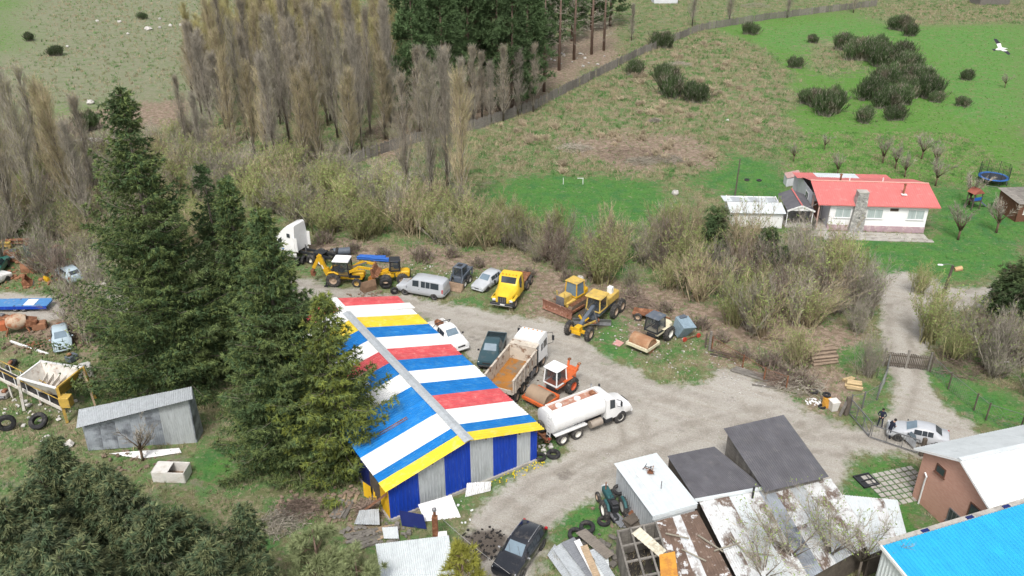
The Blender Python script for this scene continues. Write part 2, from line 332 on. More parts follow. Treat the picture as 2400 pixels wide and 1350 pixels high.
    dirt = chain_([(nb, .38, .62, (.365, .34, .30)), (streak(9, .8, -33), .42, .68, (.425, .405, .365), .7), (streak(7, .5, -24), .52, .66, (.32, .285, .235), .5), (n2, .52, .64, (.295, .265, .225), .65), (n4, .58, .68, (.36, .33, .285), .5), (nx, .62, .70, (.62, .60, .57), .8), (n5, .62, .70, (.33, .295, .245), .5)], (.395, .37, .33))
    dirt = mix(math_('MULTIPLY', z3[1], rng(n2, .38, .58, .25, .95)), dirt, (.27, .245, .21))
    c = mix(wgt(z3[2], 2.5, .3, n3), base, field)
    c = mix(wgt(z1[1], 3.6, .3, n3), c, mead); c = mix(wgt(z3[0], 3.0, .35), c, lime); c = mix(wgt(z1[2], 4., .3, n2), c, dry); c = mix(wgt(z2[0], 4., .3, n4), c, soil); c = mix(wgt(z1[0], 3.6, .25, n3), c, lush)
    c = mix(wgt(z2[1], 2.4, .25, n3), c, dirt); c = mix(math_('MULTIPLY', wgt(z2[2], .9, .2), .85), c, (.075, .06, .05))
    sc = N.new('ShaderNodeVectorMath'); sc.operation = 'SCALE'; L.new(c, sc.inputs[0]); L.new(math_('MULTIPLY', rng(nf, .25, .75, .74, 1.26), rng(nx, .3, .7, .82, 1.18)), sc.inputs['Scale'])
    L.new(sc.outputs[0], b.inputs['Base Color'])
    bp = N.new('ShaderNodeBump'); bp.inputs['Strength'].default_value = .6; bp.inputs['Distance'].default_value = .06; L.new(math_('ADD', nf, math_('MULTIPLY', nx, .5)), bp.inputs['Height']); L.new(bp.outputs[0], b.inputs['Normal'])
    return m
GROUND_M = ground_material()
_V = np.stack([XX.ravel(), YY.ravel(), HZ.ravel()], 1)
_ix = (np.arange(NYg - 1)[:, None] * NXg + np.arange(NXg - 1)[None, :]); _F = np.stack([_ix, _ix + 1, _ix + NXg + 1, _ix + NXg], -1)
def cellmean(A): return (A[:-1, :-1] + A[1:, :-1] + A[:-1, 1:] + A[1:, 1:]) / 4
_cls = np.zeros(_ix.shape, int); _cls[cellmean(Zn['lush']) > .5] = 3; _cls[cellmean(Zn['yard']) > .5] = 1; _cls[(cellmean(Zn['track']) > .5) & (_cls != 1)] = 2
for _k, _nm in ((0, 'ground'), (1, 'dirt_yard'), (2, 'dirt_road'), (3, 'lawn')):
    fs = _F[_cls == _k]; used, inv = np.unique(fs, return_inverse=True)
    me = np_mesh(_nm, _V[used], inv.reshape(-1, 4), [GROUND_M], smooth=True)
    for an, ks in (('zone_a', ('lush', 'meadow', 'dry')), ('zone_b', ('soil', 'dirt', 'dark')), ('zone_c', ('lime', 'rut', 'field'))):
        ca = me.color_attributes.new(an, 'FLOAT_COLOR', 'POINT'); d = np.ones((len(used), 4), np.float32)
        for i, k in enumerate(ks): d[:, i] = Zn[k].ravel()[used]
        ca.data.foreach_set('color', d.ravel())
    tag(link(_nm, me), kind='structure')

# ---------------------------------------------------------------- grass that nobody could count
def ribbons(P0, P1, w, rs):                                   # one slim triangle per blade or twig
    n = len(P0); d = P1 - P0; r = rs.normal(size=(n, 3)); s = np.cross(d, r); s /= (np.linalg.norm(s, axis=1, keepdims=True) + 1e-9); s *= (np.asarray(w).reshape(-1, 1) * .5)
    V = np.empty((n, 3, 3)); V[:, 0] = P0 - s; V[:, 1] = P0 + s; V[:, 2] = P1
    return V.reshape(-1, 3), np.arange(3 * n).reshape(-1, 3)
def scatter(weight, n, box, rs):
    x = rs.uniform(box[0], box[1], n); y = rs.uniform(box[2], box[3], n); k = sample(weight, x, y) > rs.uniform(.25, 1, n); return x[k], y[k]
def grass(name, label, weight, n, box, h, blades, w, mat, seed):
    rs = np.random.RandomState(seed); x, y = scatter(weight, n, box, rs); k = len(x); z = sample(HZ, x, y)
    hh = h * rs.uniform(.5, 1.3, k); X = np.repeat(x, blades) + rs.normal(0, h * .25, k * blades); Y = np.repeat(y, blades) + rs.normal(0, h * .25, k * blades)
    P0 = np.stack([X, Y, np.repeat(z, blades) - .03], 1); H2 = np.repeat(hh, blades)
    P1 = P0 + np.stack([rs.normal(0, .38, k * blades) * H2, rs.normal(0, .38, k * blades) * H2, H2], 1)
    V, F = ribbons(P0, P1, w * rs.uniform(.6, 1.3, k * blades), rs)
    return tag(link(name, np_mesh(name, V, F, [mat])), label, 'grass', kind='stuff')
blade_g = M('green_blades', (.085, .215, .048), rough=.8, var=.35, vs=.6, fine=.3, fs=5, c2=(.17, .22, .08), s=.5, lo=.48, hi=.62)
blade_y = M('meadow_blades', (.13, .24, .055), rough=.8, var=.35, vs=.5, fine=.3, fs=5, c2=(.28, .28, .13), s=.6, c3=(.07, .19, .04), s3=.3)
blade_d = M('dry_blades', (.42, .34, .23), rough=.9, var=.3, vs=.5, fine=.3, fs=4, c2=(.21, .215, .11), s=.5, lo=.47, hi=.58, c3=(.09, .20, .055), s3=.4, lo3=.49, hi3=.56)
_nd = (1 - Zn['dirt']) * _near
grass('lawn_grass', 'short bright green grass of the lawns and verges', np.clip(Zn['lush'] * 1.2, 0, 1) * _nd, 90000, (-35, 84, 36, 118), .14, 4, .05, blade_g, 1)
grass('verge_grass', 'rough mixed grass and weeds round the yard edges', np.clip(.85 - Zn['lush'] - .5 * Zn['soil'], 0, 1) * _nd, 110000, (-60, 70, 34, 130), .32, 5, .05, blade_d, 2)
grass('hillside_grass', 'tall dry tussock grass on the slope behind the lawn', np.clip(Zn['dry'] + .45 * (1 - Zn['lush']) - .5 * Zn['meadow'], 0, 1) * _nd * (1 - .9 * Zn['lime']) * (1 - .75 * Zn['soil']), 80000, (-150, 150, 105, 262), .62, 6, .10, blade_d, 3)
grass('meadow_grass', 'yellow green meadow grass sloping up to the hedge', Zn['meadow'] * _nd * (1 - .7 * Zn['dry']), 55000, (-150, 150, 96, 262), .22, 4, .09, blade_y, 4)
# ================================================================ VEGETATION
def norm(a): return a / (np.linalg.norm(a, axis=-1, keepdims=True) + 1e-9)
def kids(P0, P1, n, rs, lo, hi, ang, ln, up=0., jit=.3):       # n children along each parent, turned away by ang
    k = len(P0); t = rs.uniform(lo, hi, (k, n)); B = (P0[:, None] + (P1 - P0)[:, None] * t[..., None]).reshape(-1, 3)
    D = np.repeat(norm(P1 - P0), n, 0); R = rs.normal(size=D.shape); S_ = norm(np.cross(D, R)); a = np.asarray(ang) * rs.uniform(.6, 1.4, (k * n, 1))
    d = norm(D * np.cos(a) + S_ * np.sin(a) + np.array([0, 0, up])); Ln = ln * rs.uniform(1 - jit, 1 + jit, (k * n, 1)) * (1 - .45 * t.reshape(-1, 1))
    return B, B + d * Ln
class TM:                                                       # collects triangles with a material number
    def __init__(s): s.V = []; s.F = []; s.m = []; s.o = 0
    def put(s, V, F, m):
        s.V.append(V); s.F.append(F + s.o); s.o += len(V); s.m.append(np.full(len(F), m) if np.isscalar(m) else m)
    def rib(s, P0, P1, w, rs, m=0): V, F = ribbons(P0, P1, np.broadcast_to(w, (len(P0),)), rs); s.put(V, F, m)
    def mesh(s, name, mats): return np_mesh(name, np.concatenate(s.V), np.concatenate(s.F), mats, np.concatenate(s.m))
def trunk_mesh(name, paths, mat, n=6):
    b = MB()
    for path, r in paths: b.tube(path, r, n)
    me = bpy.data.meshes.new(name); me.from_pydata(b.v, [], b.f); me.materials.append(mat); me.polygons.foreach_set('use_smooth', [True] * len(b.f)); me.update(); return me
bark_g = M('grey_bark', (.17, .145, .12), rough=.95, var=.3, vs=2, fine=.25, fs=14, stretch=(4, 4, .6))
bark_b = M('brown_bark', (.12, .082, .056), rough=.95, var=.3, vs=2, fine=.25, fs=14, stretch=(4, 4, .6))
bark_r = M('reddish_pine_bark', (.20, .14, .11), rough=.95, var=.3, vs=2, fine=.25, fs=14, stretch=(4, 4, .6))
tw_grey = M('grey_brown_twigs', (.315, .285, .235), rough=.95, var=.3, vs=.5, fine=.2, fs=4, rnd=.2)
tw_tan = M('tan_twigs', (.38, .315, .205), rough=.95, var=.3, vs=.5, fine=.2, fs=4, rnd=.2)
tw_olive = M('olive_budding_twigs', (.30, .285, .14), rough=.95, var=.3, vs=.5, fine=.2, fs=4, rnd=.25)
tw_yel = M('yellowish_willow_twigs', (.40, .355, .165), rough=.95, var=.3, vs=.5, fine=.2, fs=4, rnd=.2)
tw_red = M('dark_reddish_twigs', (.21, .16, .13), rough=.95, var=.3, vs=.5, fine=.2, fs=4, rnd=.2)
leaf_y = M('young_yellow_green_leaves', (.22, .29, .085), rough=.8, var=.3, vs=.6, fine=.2, fs=5, rnd=.2)
leaf_b = M('dark_broom_stems', (.072, .115, .044), rough=.85, var=.35, vs=.7, fine=.25, fs=5, rnd=.25, c2=(.125, .115, .075), s=.5)
need_d = M('dark_spruce_needles', (.072, .118, .048), rough=.75, var=.35, vs=.5, fine=.25, fs=4, c2=(.115, .15, .058), s=.35, spec=.25)
need_o = M('olive_spruce_needles', (.128, .170, .056), rough=.75, var=.35, vs=.5, fine=.25, fs=4, c2=(.07, .10, .04), s=.4, spec=.25)
need_y = M('yellow_green_spruce_needles', (.19, .225, .048), rough=.75, var=.35, vs=.5, fine=.25, fs=4, c2=(.09, .125, .03), s=.4, spec=.25)
need_p = M('pine_needles', (.090, .145, .060), rough=.75, var=.35, vs=.6, fine=.25, fs=4, rnd=.2, spec=.25)
need_l = M('pale_pine_needles', (.25, .29, .14), rough=.7, var=.25, vs=.8, fine=.2, fs=6, spec=.25)
need_g = M('golden_pine_needles', (.28, .28, .055), rough=.7, var=.25, vs=.8, fine=.2, fs=6, spec=.25)
cone_m = M('brown_cones', (.17, .115, .06), rough=.9, var=.3, vs=2)
tip_m = M('pale_bare_branch', (.30, .275, .22), rough=.9, var=.2)

pale_br = M('pale_grey_branches', (.40, .365, .305), rough=.95, var=.25, vs=.8)
def poplar(seed, h, spread, mats):
    rs = np.random.RandomState(seed); tm = TM(); nb = 110; mats = (*mats, pale_br)
    z = h * rs.uniform(.02, .93, nb); az = rs.uniform(0, 2 * PI, nb); a = rs.uniform(.12, .42, nb); ln = (h * .33) * (1 - .88 * z / h) * rs.uniform(.7, 1.2, nb) * spread
    P0 = np.stack([0 * z, 0 * z, z], 1); P1 = P0 + np.stack([np.sin(a) * np.cos(az), np.sin(a) * np.sin(az), np.cos(a)], 1) * ln[:, None]; P1[:, 2] = np.minimum(P1[:, 2], h * 1.0 + rs.uniform(-1, .3, nb))
    tm.rib(P0, P1, .11, rs, np.where(rs.rand(nb) < .6, 2, 0)); Q0, Q1 = kids(P0, P1, 9, rs, .15, 1, .42, 2.1, .45); tm.rib(Q0, Q1, .036, rs, 0)
    R0, R1 = kids(Q0, Q1, 5, rs, .15, 1, .5, .9, .5); tm.rib(R0, R1, .024, rs, np.where(rs.rand(len(R0)) < .35, 1, 0))
    return tm.mesh('poplar_crown', mats), trunk_mesh('poplar_trunk', [([(0, 0, -.2), (.05, .03, h * .4), (0, 0, h * .97)], [.2, .13, .015])], bark_g, 6)
def shrub(seed, h, w, mats, nst=34, leaf=.3, lean=(0, 0), dens=1.):
    rs = np.random.RandomState(seed); tm = TM()
    az = rs.uniform(0, 2 * PI, nst); a = np.abs(rs.normal(0, .42, nst)) + .05; ln = h * rs.uniform(.45, .9, nst); b = rs.normal(0, w * .10, (nst, 3)); b[:, 2] = -.05
    d = np.stack([np.sin(a) * np.cos(az) * (w / h) * 1.2 + lean[0], np.sin(a) * np.sin(az) * (w / h) * 1.2 + lean[1], np.cos(a)], 1); P0 = b; P1 = b + norm(d) * ln[:, None]
    tm.rib(P0, P1, .06, rs, 0); Q0, Q1 = kids(P0, P1, int(11 * dens), rs, .12, 1, .5, h * .30, .3); Q1 += np.array([lean[0], lean[1], 0]) * .3; tm.rib(Q0, Q1, .026, rs, 0)
    R0, R1 = kids(Q0, Q1, int(9 * dens), rs, .1, 1, .6, h * .13, .22); R1 += np.array([lean[0], lean[1], 0]) * .15; tm.rib(R0, R1, .019, rs, np.where(rs.rand(len(R0)) < .35, 1, 0))
    k = rs.rand(len(R0)) < leaf; L0 = R0[k] + (R1[k] - R0[k]) * rs.uniform(.3, 1, (k.sum(), 1)); tm.rib(L0, L0 + rs.normal(0, .09, L0.shape), .07, rs, 2)
    paths = [([tuple(b[i]), tuple(b[i] + (P1[i] - b[i]) * .75)], [.05, .015]) for i in range(0, nst, 2)]
    return tm.mesh('shrub_crown', mats), trunk_mesh('shrub_stems', paths, mats[0], 5)
def small_tree(seed, h, mats, leaf=0., spread=1.):              # bare orchard tree with a short trunk
    rs = np.random.RandomState(seed); tm = TM(); n = 9; az = rs.uniform(0, 2 * PI, n); a = rs.uniform(.25, .75, n) * spread; ln = h * rs.uniform(.45, .7, n)
    P0 = np.tile([0, 0, h * .3], (n, 1)) + rs.normal(0, .05, (n, 3)); P1 = P0 + np.stack([np.sin(a) * np.cos(az), np.sin(a) * np.sin(az), np.cos(a)], 1) * ln[:, None]
    tm.rib(P0, P1, .10, rs, 0); Q0, Q1 = kids(P0, P1, 9, rs, .2, 1, .6, h * .28, .25); tm.rib(Q0, Q1, .05, rs, 0); R0, R1 = kids(Q0, Q1, 8, rs, .1, 1, .6, h * .14, .2); tm.rib(R0, R1, .03, rs, 1)
    if leaf:
        k = rs.rand(len(R0)) < leaf; L0 = R1[k]; tm.rib(L0, L0 + rs.normal(0, .09, L0.shape), .09, rs, 2)
    paths = [([(0, 0, -.1), (.03, 0, h * .3)], [.11, .085])] + [([tuple(P0[i]), tuple(P0[i] * .3 + P1[i] * .7)], [.06, .015]) for i in range(n)]
    return tm.mesh('orchard_crown', mats), trunk_mesh('orchard_trunk', paths, bark_b if not leaf else bark_g, 6)
def broom(seed, r, h, mats):                                     # several spiky clumps growing into one another
    rs = np.random.RandomState(seed); tm = TM(); P0s = []; P1s = []
    for c in range(9):
        az, q = rs.uniform(0, 2 * PI), math.sqrt(rs.rand()) * (c > 0); cx, cy, hh = r * .62 * q * math.cos(az), r * .62 * q * math.sin(az), h * rs.uniform(.55, 1.05) * (1 - .3 * q); n = 70
        a = np.abs(rs.normal(0, .38, n)); z = rs.uniform(0, 2 * PI, n); d = np.stack([np.sin(a) * np.cos(z), np.sin(a) * np.sin(z), np.cos(a)], 1); p = np.tile([cx, cy, -.05], (n, 1)) + rs.normal(0, .2, (n, 3)) * [1, 1, 0]; P0s.append(p); P1s.append(p + d * hh * rs.uniform(.7, 1.15, (n, 1)))
    P0, P1 = np.concatenate(P0s), np.concatenate(P1s); tm.rib(P0, P1, .06, rs, 1); Q0, Q1 = kids(P0, P1, 8, rs, .2, 1, .32, h * .36, .5); tm.rib(Q0, Q1, .06, rs, 0); R0, R1 = kids(Q0, Q1, 3, rs, .2, 1, .4, h * .18, .5); tm.rib(R0, R1, .05, rs, np.where(rs.rand(len(R0)) < .15, 1, 0))
    return tm.mesh('broom_crown', mats)
def sprays(tm, C, D, ln, wd, rs, m, nn=5, spread=.75, droop=0.):  # little fans of needled twiglets at C along D
    k = len(C); D2 = np.repeat(norm(D), nn, 0); R = rs.normal(size=D2.shape) * spread; d = norm(D2 + R + np.array([0, 0, -droop])); L = ln * rs.uniform(.6, 1.3, (k * nn, 1)); B = np.repeat(C, nn, 0)
    mm = m if np.isscalar(m) else np.repeat(m, nn)
    tm.rib(B, B + d * L, wd, rs, mm)
def spruce(seed, h, r, mats, nwh=34, sparse=0., droop=.25, lean_long=None, per=9, wild=.2, cones=.04, size=.34, base=.04, power=.85):
    rs = np.random.RandomState(seed); tm = TM(); C0 = []; D0 = []; M0 = []; twigs = []; limbs = []
    for i in range(nwh):
        t = (i + .3) / nwh; z = h * (base + (1 - base) * t); R = r * (1 - t) ** power * (1 + wild * rs.normal()) + .25; n = max(3, int(per * (.5 + .6 * (1 - t)) + rs.randint(0, 2)))
        if rs.rand() < sparse: n = max(2, n // 2)
        a0 = rs.uniform(0, 2 * PI)
        for k in range(n):
            az = a0 + 2 * PI * k / n + rs.normal(0, .22); Lr = R * rs.uniform(.72, 1.16)
            if lean_long and rs.rand() < lean_long[2] and abs(((az - lean_long[0] + PI) % (2 * PI)) - PI) < .6: Lr *= lean_long[1]
            el = .45 * t - droop * (1 - t) + rs.normal(0, .08); o = np.array([math.cos(az), math.sin(az), 0]); zz = z + rs.normal(0, h * .012)
            ns = max(3, int(Lr / .30)); q = (np.arange(ns) + .6) / ns; curve = zz + Lr * q * math.sin(el) - .10 * Lr * np.sin(q * PI) + .16 * Lr * q ** 2.2
            A = np.stack([o[0] * Lr * q, o[1] * Lr * q, curve], 1); limbs.append((np.array([0, 0, zz]), A[int(ns * .5)], A[-1]))
            sd = np.array([-o[1], o[0], 0])
            for s_ in (-1, 1):
                wl = (.42 * Lr * (1 - q) + .22) * rs.uniform(.6, 1.2, ns); keep = q > .14
                for f_ in (.3, .65, 1.0):
                    P = A + sd * s_ * (wl * f_)[:, None] + o * (wl * f_ * .45)[:, None] + np.array([0, 0, -1]) * (wl * f_ * .22)[:, None] + rs.normal(0, .06, A.shape)
                    kk = keep & (rs.rand(ns) < 1 - .25 * (f_ > .9)); C0.append(P[kk]); D0.append(np.tile(o * .75 + sd * s_ * .6 + np.array([0, 0, -.1]), (kk.sum(), 1)))
                    M0.append(np.where(rs.rand(kk.sum()) < .25 + .35 * q[kk], 1, 0))
            C0.append(A); D0.append(np.tile(o, (ns, 1))); M0.append(np.where(rs.rand(ns) < .5, 1, 0))
    C = np.concatenate(C0); D = np.concatenate(D0); Mm = np.concatenate(M0)
    sprays(tm, C, D, size, size * .25, rs, Mm, 7, .6, .12)
    k = (rs.rand(len(C)) < cones) & (C[:, 2] > h * .45); c = C[k]; tm.rib(c, c + np.array([0, 0, -.22]) + rs.normal(0, .03, c.shape), .08, rs, 2)
    up = np.stack([rs.normal(0, .05, 40), rs.normal(0, .05, 40), h * rs.uniform(.93, 1.0, 40)], 1); sprays(tm, up, np.tile([0, 0, 1.], (40, 1)), size, size * .3, rs, 1, 4, .6)
    paths = [([(0, 0, -.2), (0, 0, h * .5), (0, 0, h)], [h * .016, h * .009, .02])] + [([tuple(a), tuple(b), tuple(c)], [.045, .028, .008]) for a, b, c in limbs[::2]]
    return tm.mesh('spruce_crown', mats), trunk_mesh('spruce_trunk', paths, bark_g, 5)
def pine(seed, h, r, mats, tufts=520, needle=.5, wd=.07, base=.3, nn=16, trunk_m=None, branches=60, bare=False, rr=1.):
    rs = np.random.RandomState(seed); tm = TM(); n = branches; t = rs.uniform(base, .98, n); az = rs.uniform(0, 2 * PI, n); L = r * (1 - ((t - base) / (1 - base)) ** 1.15 * .88) * rs.uniform(.6, 1.1, n)
    P0 = np.stack([0 * t, 0 * t, t * h], 1); P1 = P0 + np.stack([np.cos(az) * L, np.sin(az) * L, L * rs.uniform(.0, .5, n)], 1); tm.rib(P0, P1, .10, rs, 1)
    Q0, Q1 = kids(P0, P1, 6, rs, .35, 1, .6, r * .35, .25); tm.rib(Q0, Q1, .05, rs, 1)
    if not bare:
        C = np.concatenate([P1, Q1, Q0 + (Q1 - Q0) * .55, np.stack([rs.normal(0, .2, 12), rs.normal(0, .2, 12), h * rs.uniform(.95, 1.01, 12)], 1)]); D = np.concatenate([P1 - P0, Q1 - Q0, Q1 - Q0, np.tile([0, 0, 1.], (12, 1))])
        if len(C) > tufts: s_ = rs.permutation(len(C))[:tufts]; C, D = C[s_], D[s_]
        sprays(tm, C, norm(D) + np.array([0, 0, .35]), needle, wd, rs, 0, nn, .8 * rr)
    else:
        R0, R1 = kids(Q0, Q1, 6, rs, .2, 1, .6, r * .16, 0); tm.rib(R0, R1, .03, rs, 1)
    return tm.mesh('pine_crown', mats), trunk_mesh('pine_trunk', [([(0, 0, -.2), (.06, 0, h * .5), (0, 0, h)], [h * .013 + .05, h * .009 + .03, .03])], trunk_m or bark_r, 7)
def tree(name, meshes, loc, label, cat='tree', group=None, rz=0, sc=1, tilt=(0, 0)):
    t = T(name, label, cat, loc, rz, group); t.rotation_euler = (tilt[0], tilt[1], rz); t.scale = sc if isinstance(sc, tuple) else (sc, sc, sc)
    cr, tr = meshes; link('crown', cr, t); 
    if tr: link('trunk', tr, t)
    return t
def at(px, py): p = G(px, py); p.z = ground_z(p.x, p.y) - .02; return p
RV = random.Random(11)
# ---- the spruces beside the striped shed
def spr(bpx, tpx, r, seed, label, mats, **k):
    h = height_of(bpx, tpx); tree('spruce_tree', spruce(seed, h, r, mats, **k), at(*bpx), label, group='spruces beside the striped shed')
spr((425, 893), (278, 205), 5.4, 21, 'tallest dark spruce with long bare limbs reaching out to the left', [need_d, need_o, cone_m], nwh=40, sparse=.15, droop=.30, lean_long=(PI * .95, 1.5, .5), wild=.22, per=11)
spr((600, 860), (520, 420), 3.4, 22, 'slender spruce with brown cones behind the broad one', [need_d, need_o, cone_m], nwh=32, droop=.34, wild=.10, cones=.14, per=11)
spr((690, 1052), (612, 500), 4.9, 23, 'broad conical spruce with brown cone clusters in the middle', [need_d, need_o, cone_m], nwh=36, droop=.36, wild=.08, cones=.10, per=12)
spr((800, 1088), (738, 690), 4.1, 24, 'bright yellow green spruce overhanging the striped roof', [need_o, need_y, cone_m], nwh=25, droop=.22, wild=.16, per=8, cones=.02)
spr((545, 800), (455, 385), 2.6, 25, 'thin dark spruce with a bare tip between two larger ones', [need_d, need_d, cone_m], nwh=26, droop=.3, sparse=.3)
spr((660, 850), (607, 490), 3.0, 26, 'lighter green spruce peeping out behind the broad conical one', [need_o, need_y, cone_m], nwh=24, droop=.3, wild=.1)
for bx_, tx_ in (((425, 560), (105, 578)), ((430, 480), (168, 495))): pass
# ---- dense conifers in the lower left corner
need_c = M('olive_brown_conifer_needles', (.155, .175, .082), rough=.75, var=.35, vs=.5, fine=.25, fs=4, c2=(.105, .125, .065), s=.4, spec=.25)
need_e = M('grey_green_conifer_needles', (.078, .115, .058), rough=.75, var=.35, vs=.5, fine=.25, fs=4, c2=(.055, .08, .045), s=.4, spec=.25)
DCON = [spruce(31 + i, 12, 3.0, [need_e, need_c, cone_m], nwh=30, droop=.05, per=11, size=.34, wild=.12, cones=.02, power=.8) for i in range(2)]
for i, (x, y, h, lb) in enumerate([(40, 1050, 11, 'leftmost dark conifer at the edge of the picture below the tyres'), (185, 1130, 10, 'dark conifer just below the blue bin'), (330, 1105, 10.5, 'dark conifer in front of the grey shed wall'),
        (450, 1150, 10, 'rightmost dark conifer of the lower clump, below the open white box'), (110, 1240, 12, 'olive conifer low in the left corner'), (270, 1230, 11.5, 'olive conifer in the middle of the lower clump'),
        (250, 1120, 10, 'dark conifer between the blue bin and the open white box'), (490, 1180, 9.5, 'dark conifer below the open white box to its right'), (30, 1120, 11, 'dark conifer on the left edge below the big tyres'), (545, 1290, 8.5, 'outermost conifer of the lower clump beside the dry grass strip'), (525, 1215, 9, 'slender conifer at the right end of the lower clump'), (90, 1165, 11, 'dark conifer between the leftmost one and the blue bin'), (500, 1300, 10, 'conifer at the bottom edge nearest the pale pine'), (310, 1330, 11.5, 'conifer cut by the bottom edge in the middle of the clump'),
        (400, 1270, 11, 'conifer at the bottom edge of the lower clump, right side'), (20, 1300, 12, 'conifer cut off by the bottom left corner'), (200, 1330, 12, 'conifer cut off by the bottom edge of the picture')]):
    p = G(x, y, h); p.z = -.1
    tree('conifer_tree', DCON[i % 2], p, lb, group='dense conifers in the lower left corner', rz=i * 1.3, sc=h / 12, tilt=(-.10, .12))
# ---- long-needled pines at the bottom edge
PN = pine(41, 7.5, 2.6, [need_l, bark_b], tufts=140, needle=.50, wd=.055, base=.25, nn=90, branches=44, rr=1.3); PG = pine(42, 7.0, 2.2, [need_g, bark_b], tufts=120, needle=.48, wd=.055, base=.25, nn=90, branches=38, rr=1.3)
for x, y, h, ms, lb, s in [(735, 1262, 6.5, PN, 'pale green long needled pine at the bottom edge left of the corrugated hut', .95), (830, 1300, 5.5, PN, 'smaller pale pine touching the corrugated hut roof', .78), (1082, 1288, 6., PG, 'golden green young pine right of the corrugated hut', .85)]:
    p = G(x, y, h); p.z = 0; tree('pine_tree', ms, p, lb, group='young pines at the bottom edge', rz=x, sc=s)
# ---- dark pine stand at the top
PB = [pine(51 + i, 23, 4.6, [need_p, bark_b], tufts=1500, needle=.8, wd=.13, base=.06 + .03 * i, nn=20, branches=170) for i in range(3)]
PD = [pine(61 + i, 22, 2.6, [need_p, tw_grey], bare=True, base=.12, branches=70) for i in range(2)]
for i, (x, y) in enumerate([(975, 268), (1040, 245), (1100, 205), (1165, 200), (1010, 190), (1080, 150), (1200, 262), (1235, 232), (1255, 165), (1150, 130), (1290, 130), (1340, 95), (1385, 70), (1430, 60), (960, 150), (1220, 105), (1020, 110), (1100, 95)]):
    tree('pine_tree', PB[i % 3], at(x, y), 'dark green pine of the stand behind the slat fence', group='dark pines behind the slat fence', rz=i * 2.1, sc=RV.uniform(.85, 1.1))
for i, (x, y) in enumerate([(1310, 165), (1386, 128), (1415, 118), (1275, 215), (1345, 140)]):
    tree('bare_pine', PD[i % 2], at(x, y), 'bare pole like pine trunk standing on the brown slope at the stand edge', group='bare trunks at the pine stand edge', rz=i * 1.7, sc=RV.uniform(.9, 1.05))
# ---- poplars
PM = [(tw_grey, tw_tan), (tw_grey, tw_grey), (tw_tan, tw_olive), (tw_grey, tw_olive), (tw_yel, tw_olive)]
POP = [poplar(70 + i, 18, 1.0, PM[i]) for i in range(5)]
def scatter_px(poly, spacing, rnd):
    q = [G(*p) for p in poly]; xs = [p.x for p in q]; ys = [p.y for p in q]; out = []
    y = min(ys)
    while y < max(ys):
        x = min(xs)
        while x < max(xs):
            a, b = x + rnd.uniform(-.45, .45) * spacing, y + rnd.uniform(-.45, .45) * spacing
            c = False; n = len(q)
            for i in range(n):
                u, v = q[i], q[(i + 1) % n]
                if (u.y > b) != (v.y > b) and a < (v.x - u.x) * (b - u.y) / (v.y - u.y) + u.x: c = not c
            if c: out.append((a, b))
            x += spacing
        y += spacing
    return out
GROVE = [(470, 330), (590, 402), (740, 405), (850, 385), (930, 345), (960, 300), (920, 170), (930, 75), (640, 50), (540, 90), (455, 170), (440, 250)]
for i, (x, y) in enumerate(scatter_px(GROVE, 4.5, RV)):
    far = y > 150; k = RV.choice([2, 4, 4, 4]) if far else RV.choice([0, 0, 1, 1, 3, 2])
    tree('poplar_tree', POP[k], (x, y, ground_z(x, y)), ('yellowish bare tree crowded at the far back of the poplar grove' if far else 'olive tinged bare poplar among the grey ones of the grove' if k > 1 else 'grey brown bare poplar in the front part of the crowded grove'), group='bare poplars of the grove', rz=RV.uniform(0, 6), sc=(RV.uniform(.75, 1.15), RV.uniform(.75, 1.15), RV.uniform(.6, 1.08) * (.8 if far else 1)), tilt=(RV.gauss(0, .035), RV.gauss(0, .035)))
for i, (x, y, s, lb) in enumerate([(955, 462, .86, 'slim bare poplar left of the pair beside the lawn corner'), (1012, 478, .98, 'bare poplar in the middle of the row beside the lawn corner'), (1085, 500, 1.0, 'tall bare poplar nearest the bright green lawn corner'), (1050, 462, 1.02, 'bare poplar behind the row beside the lawn corner'),
        (40, 545, 1.05, 'bare poplar at the left edge above the rusty machines'), (110, 560, 1.0, 'bare poplar just left of the tallest spruce limbs'), (175, 520, .95, 'bare poplar right beside the tallest spruce, left of it'), (75, 470, .9, 'bare poplar behind the left edge group'), (235, 500, .8, 'thin bare poplar half hidden by the tallest spruce'), (-20, 500, 1.0, 'bare poplar cut by the left edge of the picture'), (150, 470, .9, 'bare poplar among the back row left of the tallest spruce'), (215, 560, .75, 'short bare poplar in front of the tallest spruce limbs'), (20, 440, .95, 'bare poplar in the back row at the left edge'), (110, 430, .85, 'bare poplar at the back of the left group'), (330, 430, .6, 'slim poplar showing right of the tallest spruce'), (480, 400, .6, 'slim poplar at the left foot of the grove'), (440, 350, .6, 'slim poplar standing left of the grove'), (10, 620, .9, 'bare poplar standing in front at the left edge')]):
    tree('poplar_tree', POP[(i * 3) % 4], at(x, y), lb, group='bare poplars standing apart', rz=i, sc=(s * 1.1, s * 1.1, s))
for i, (x, y, s) in enumerate([(985, 322, .75), (1020, 318, .6), (1050, 308, .72), (1085, 305, .62), (1110, 300, .7), (1150, 290, .55), (1180, 285, .66), (1215, 272, .6), (1250, 262, .62), (1000, 300, .7), (1130, 280, .6), (1622, 62, .62), (1708, 58, .62), (1845, 42, .5), (2000, 30, .5), (1480, 95, .45)]):
    tree('poplar_tree', POP[i % 2], at(x, y), 'bare poplar growing along the slat fence', group='bare poplars along the slat fence', rz=i, sc=(s * 1.3, s * 1.3, s))
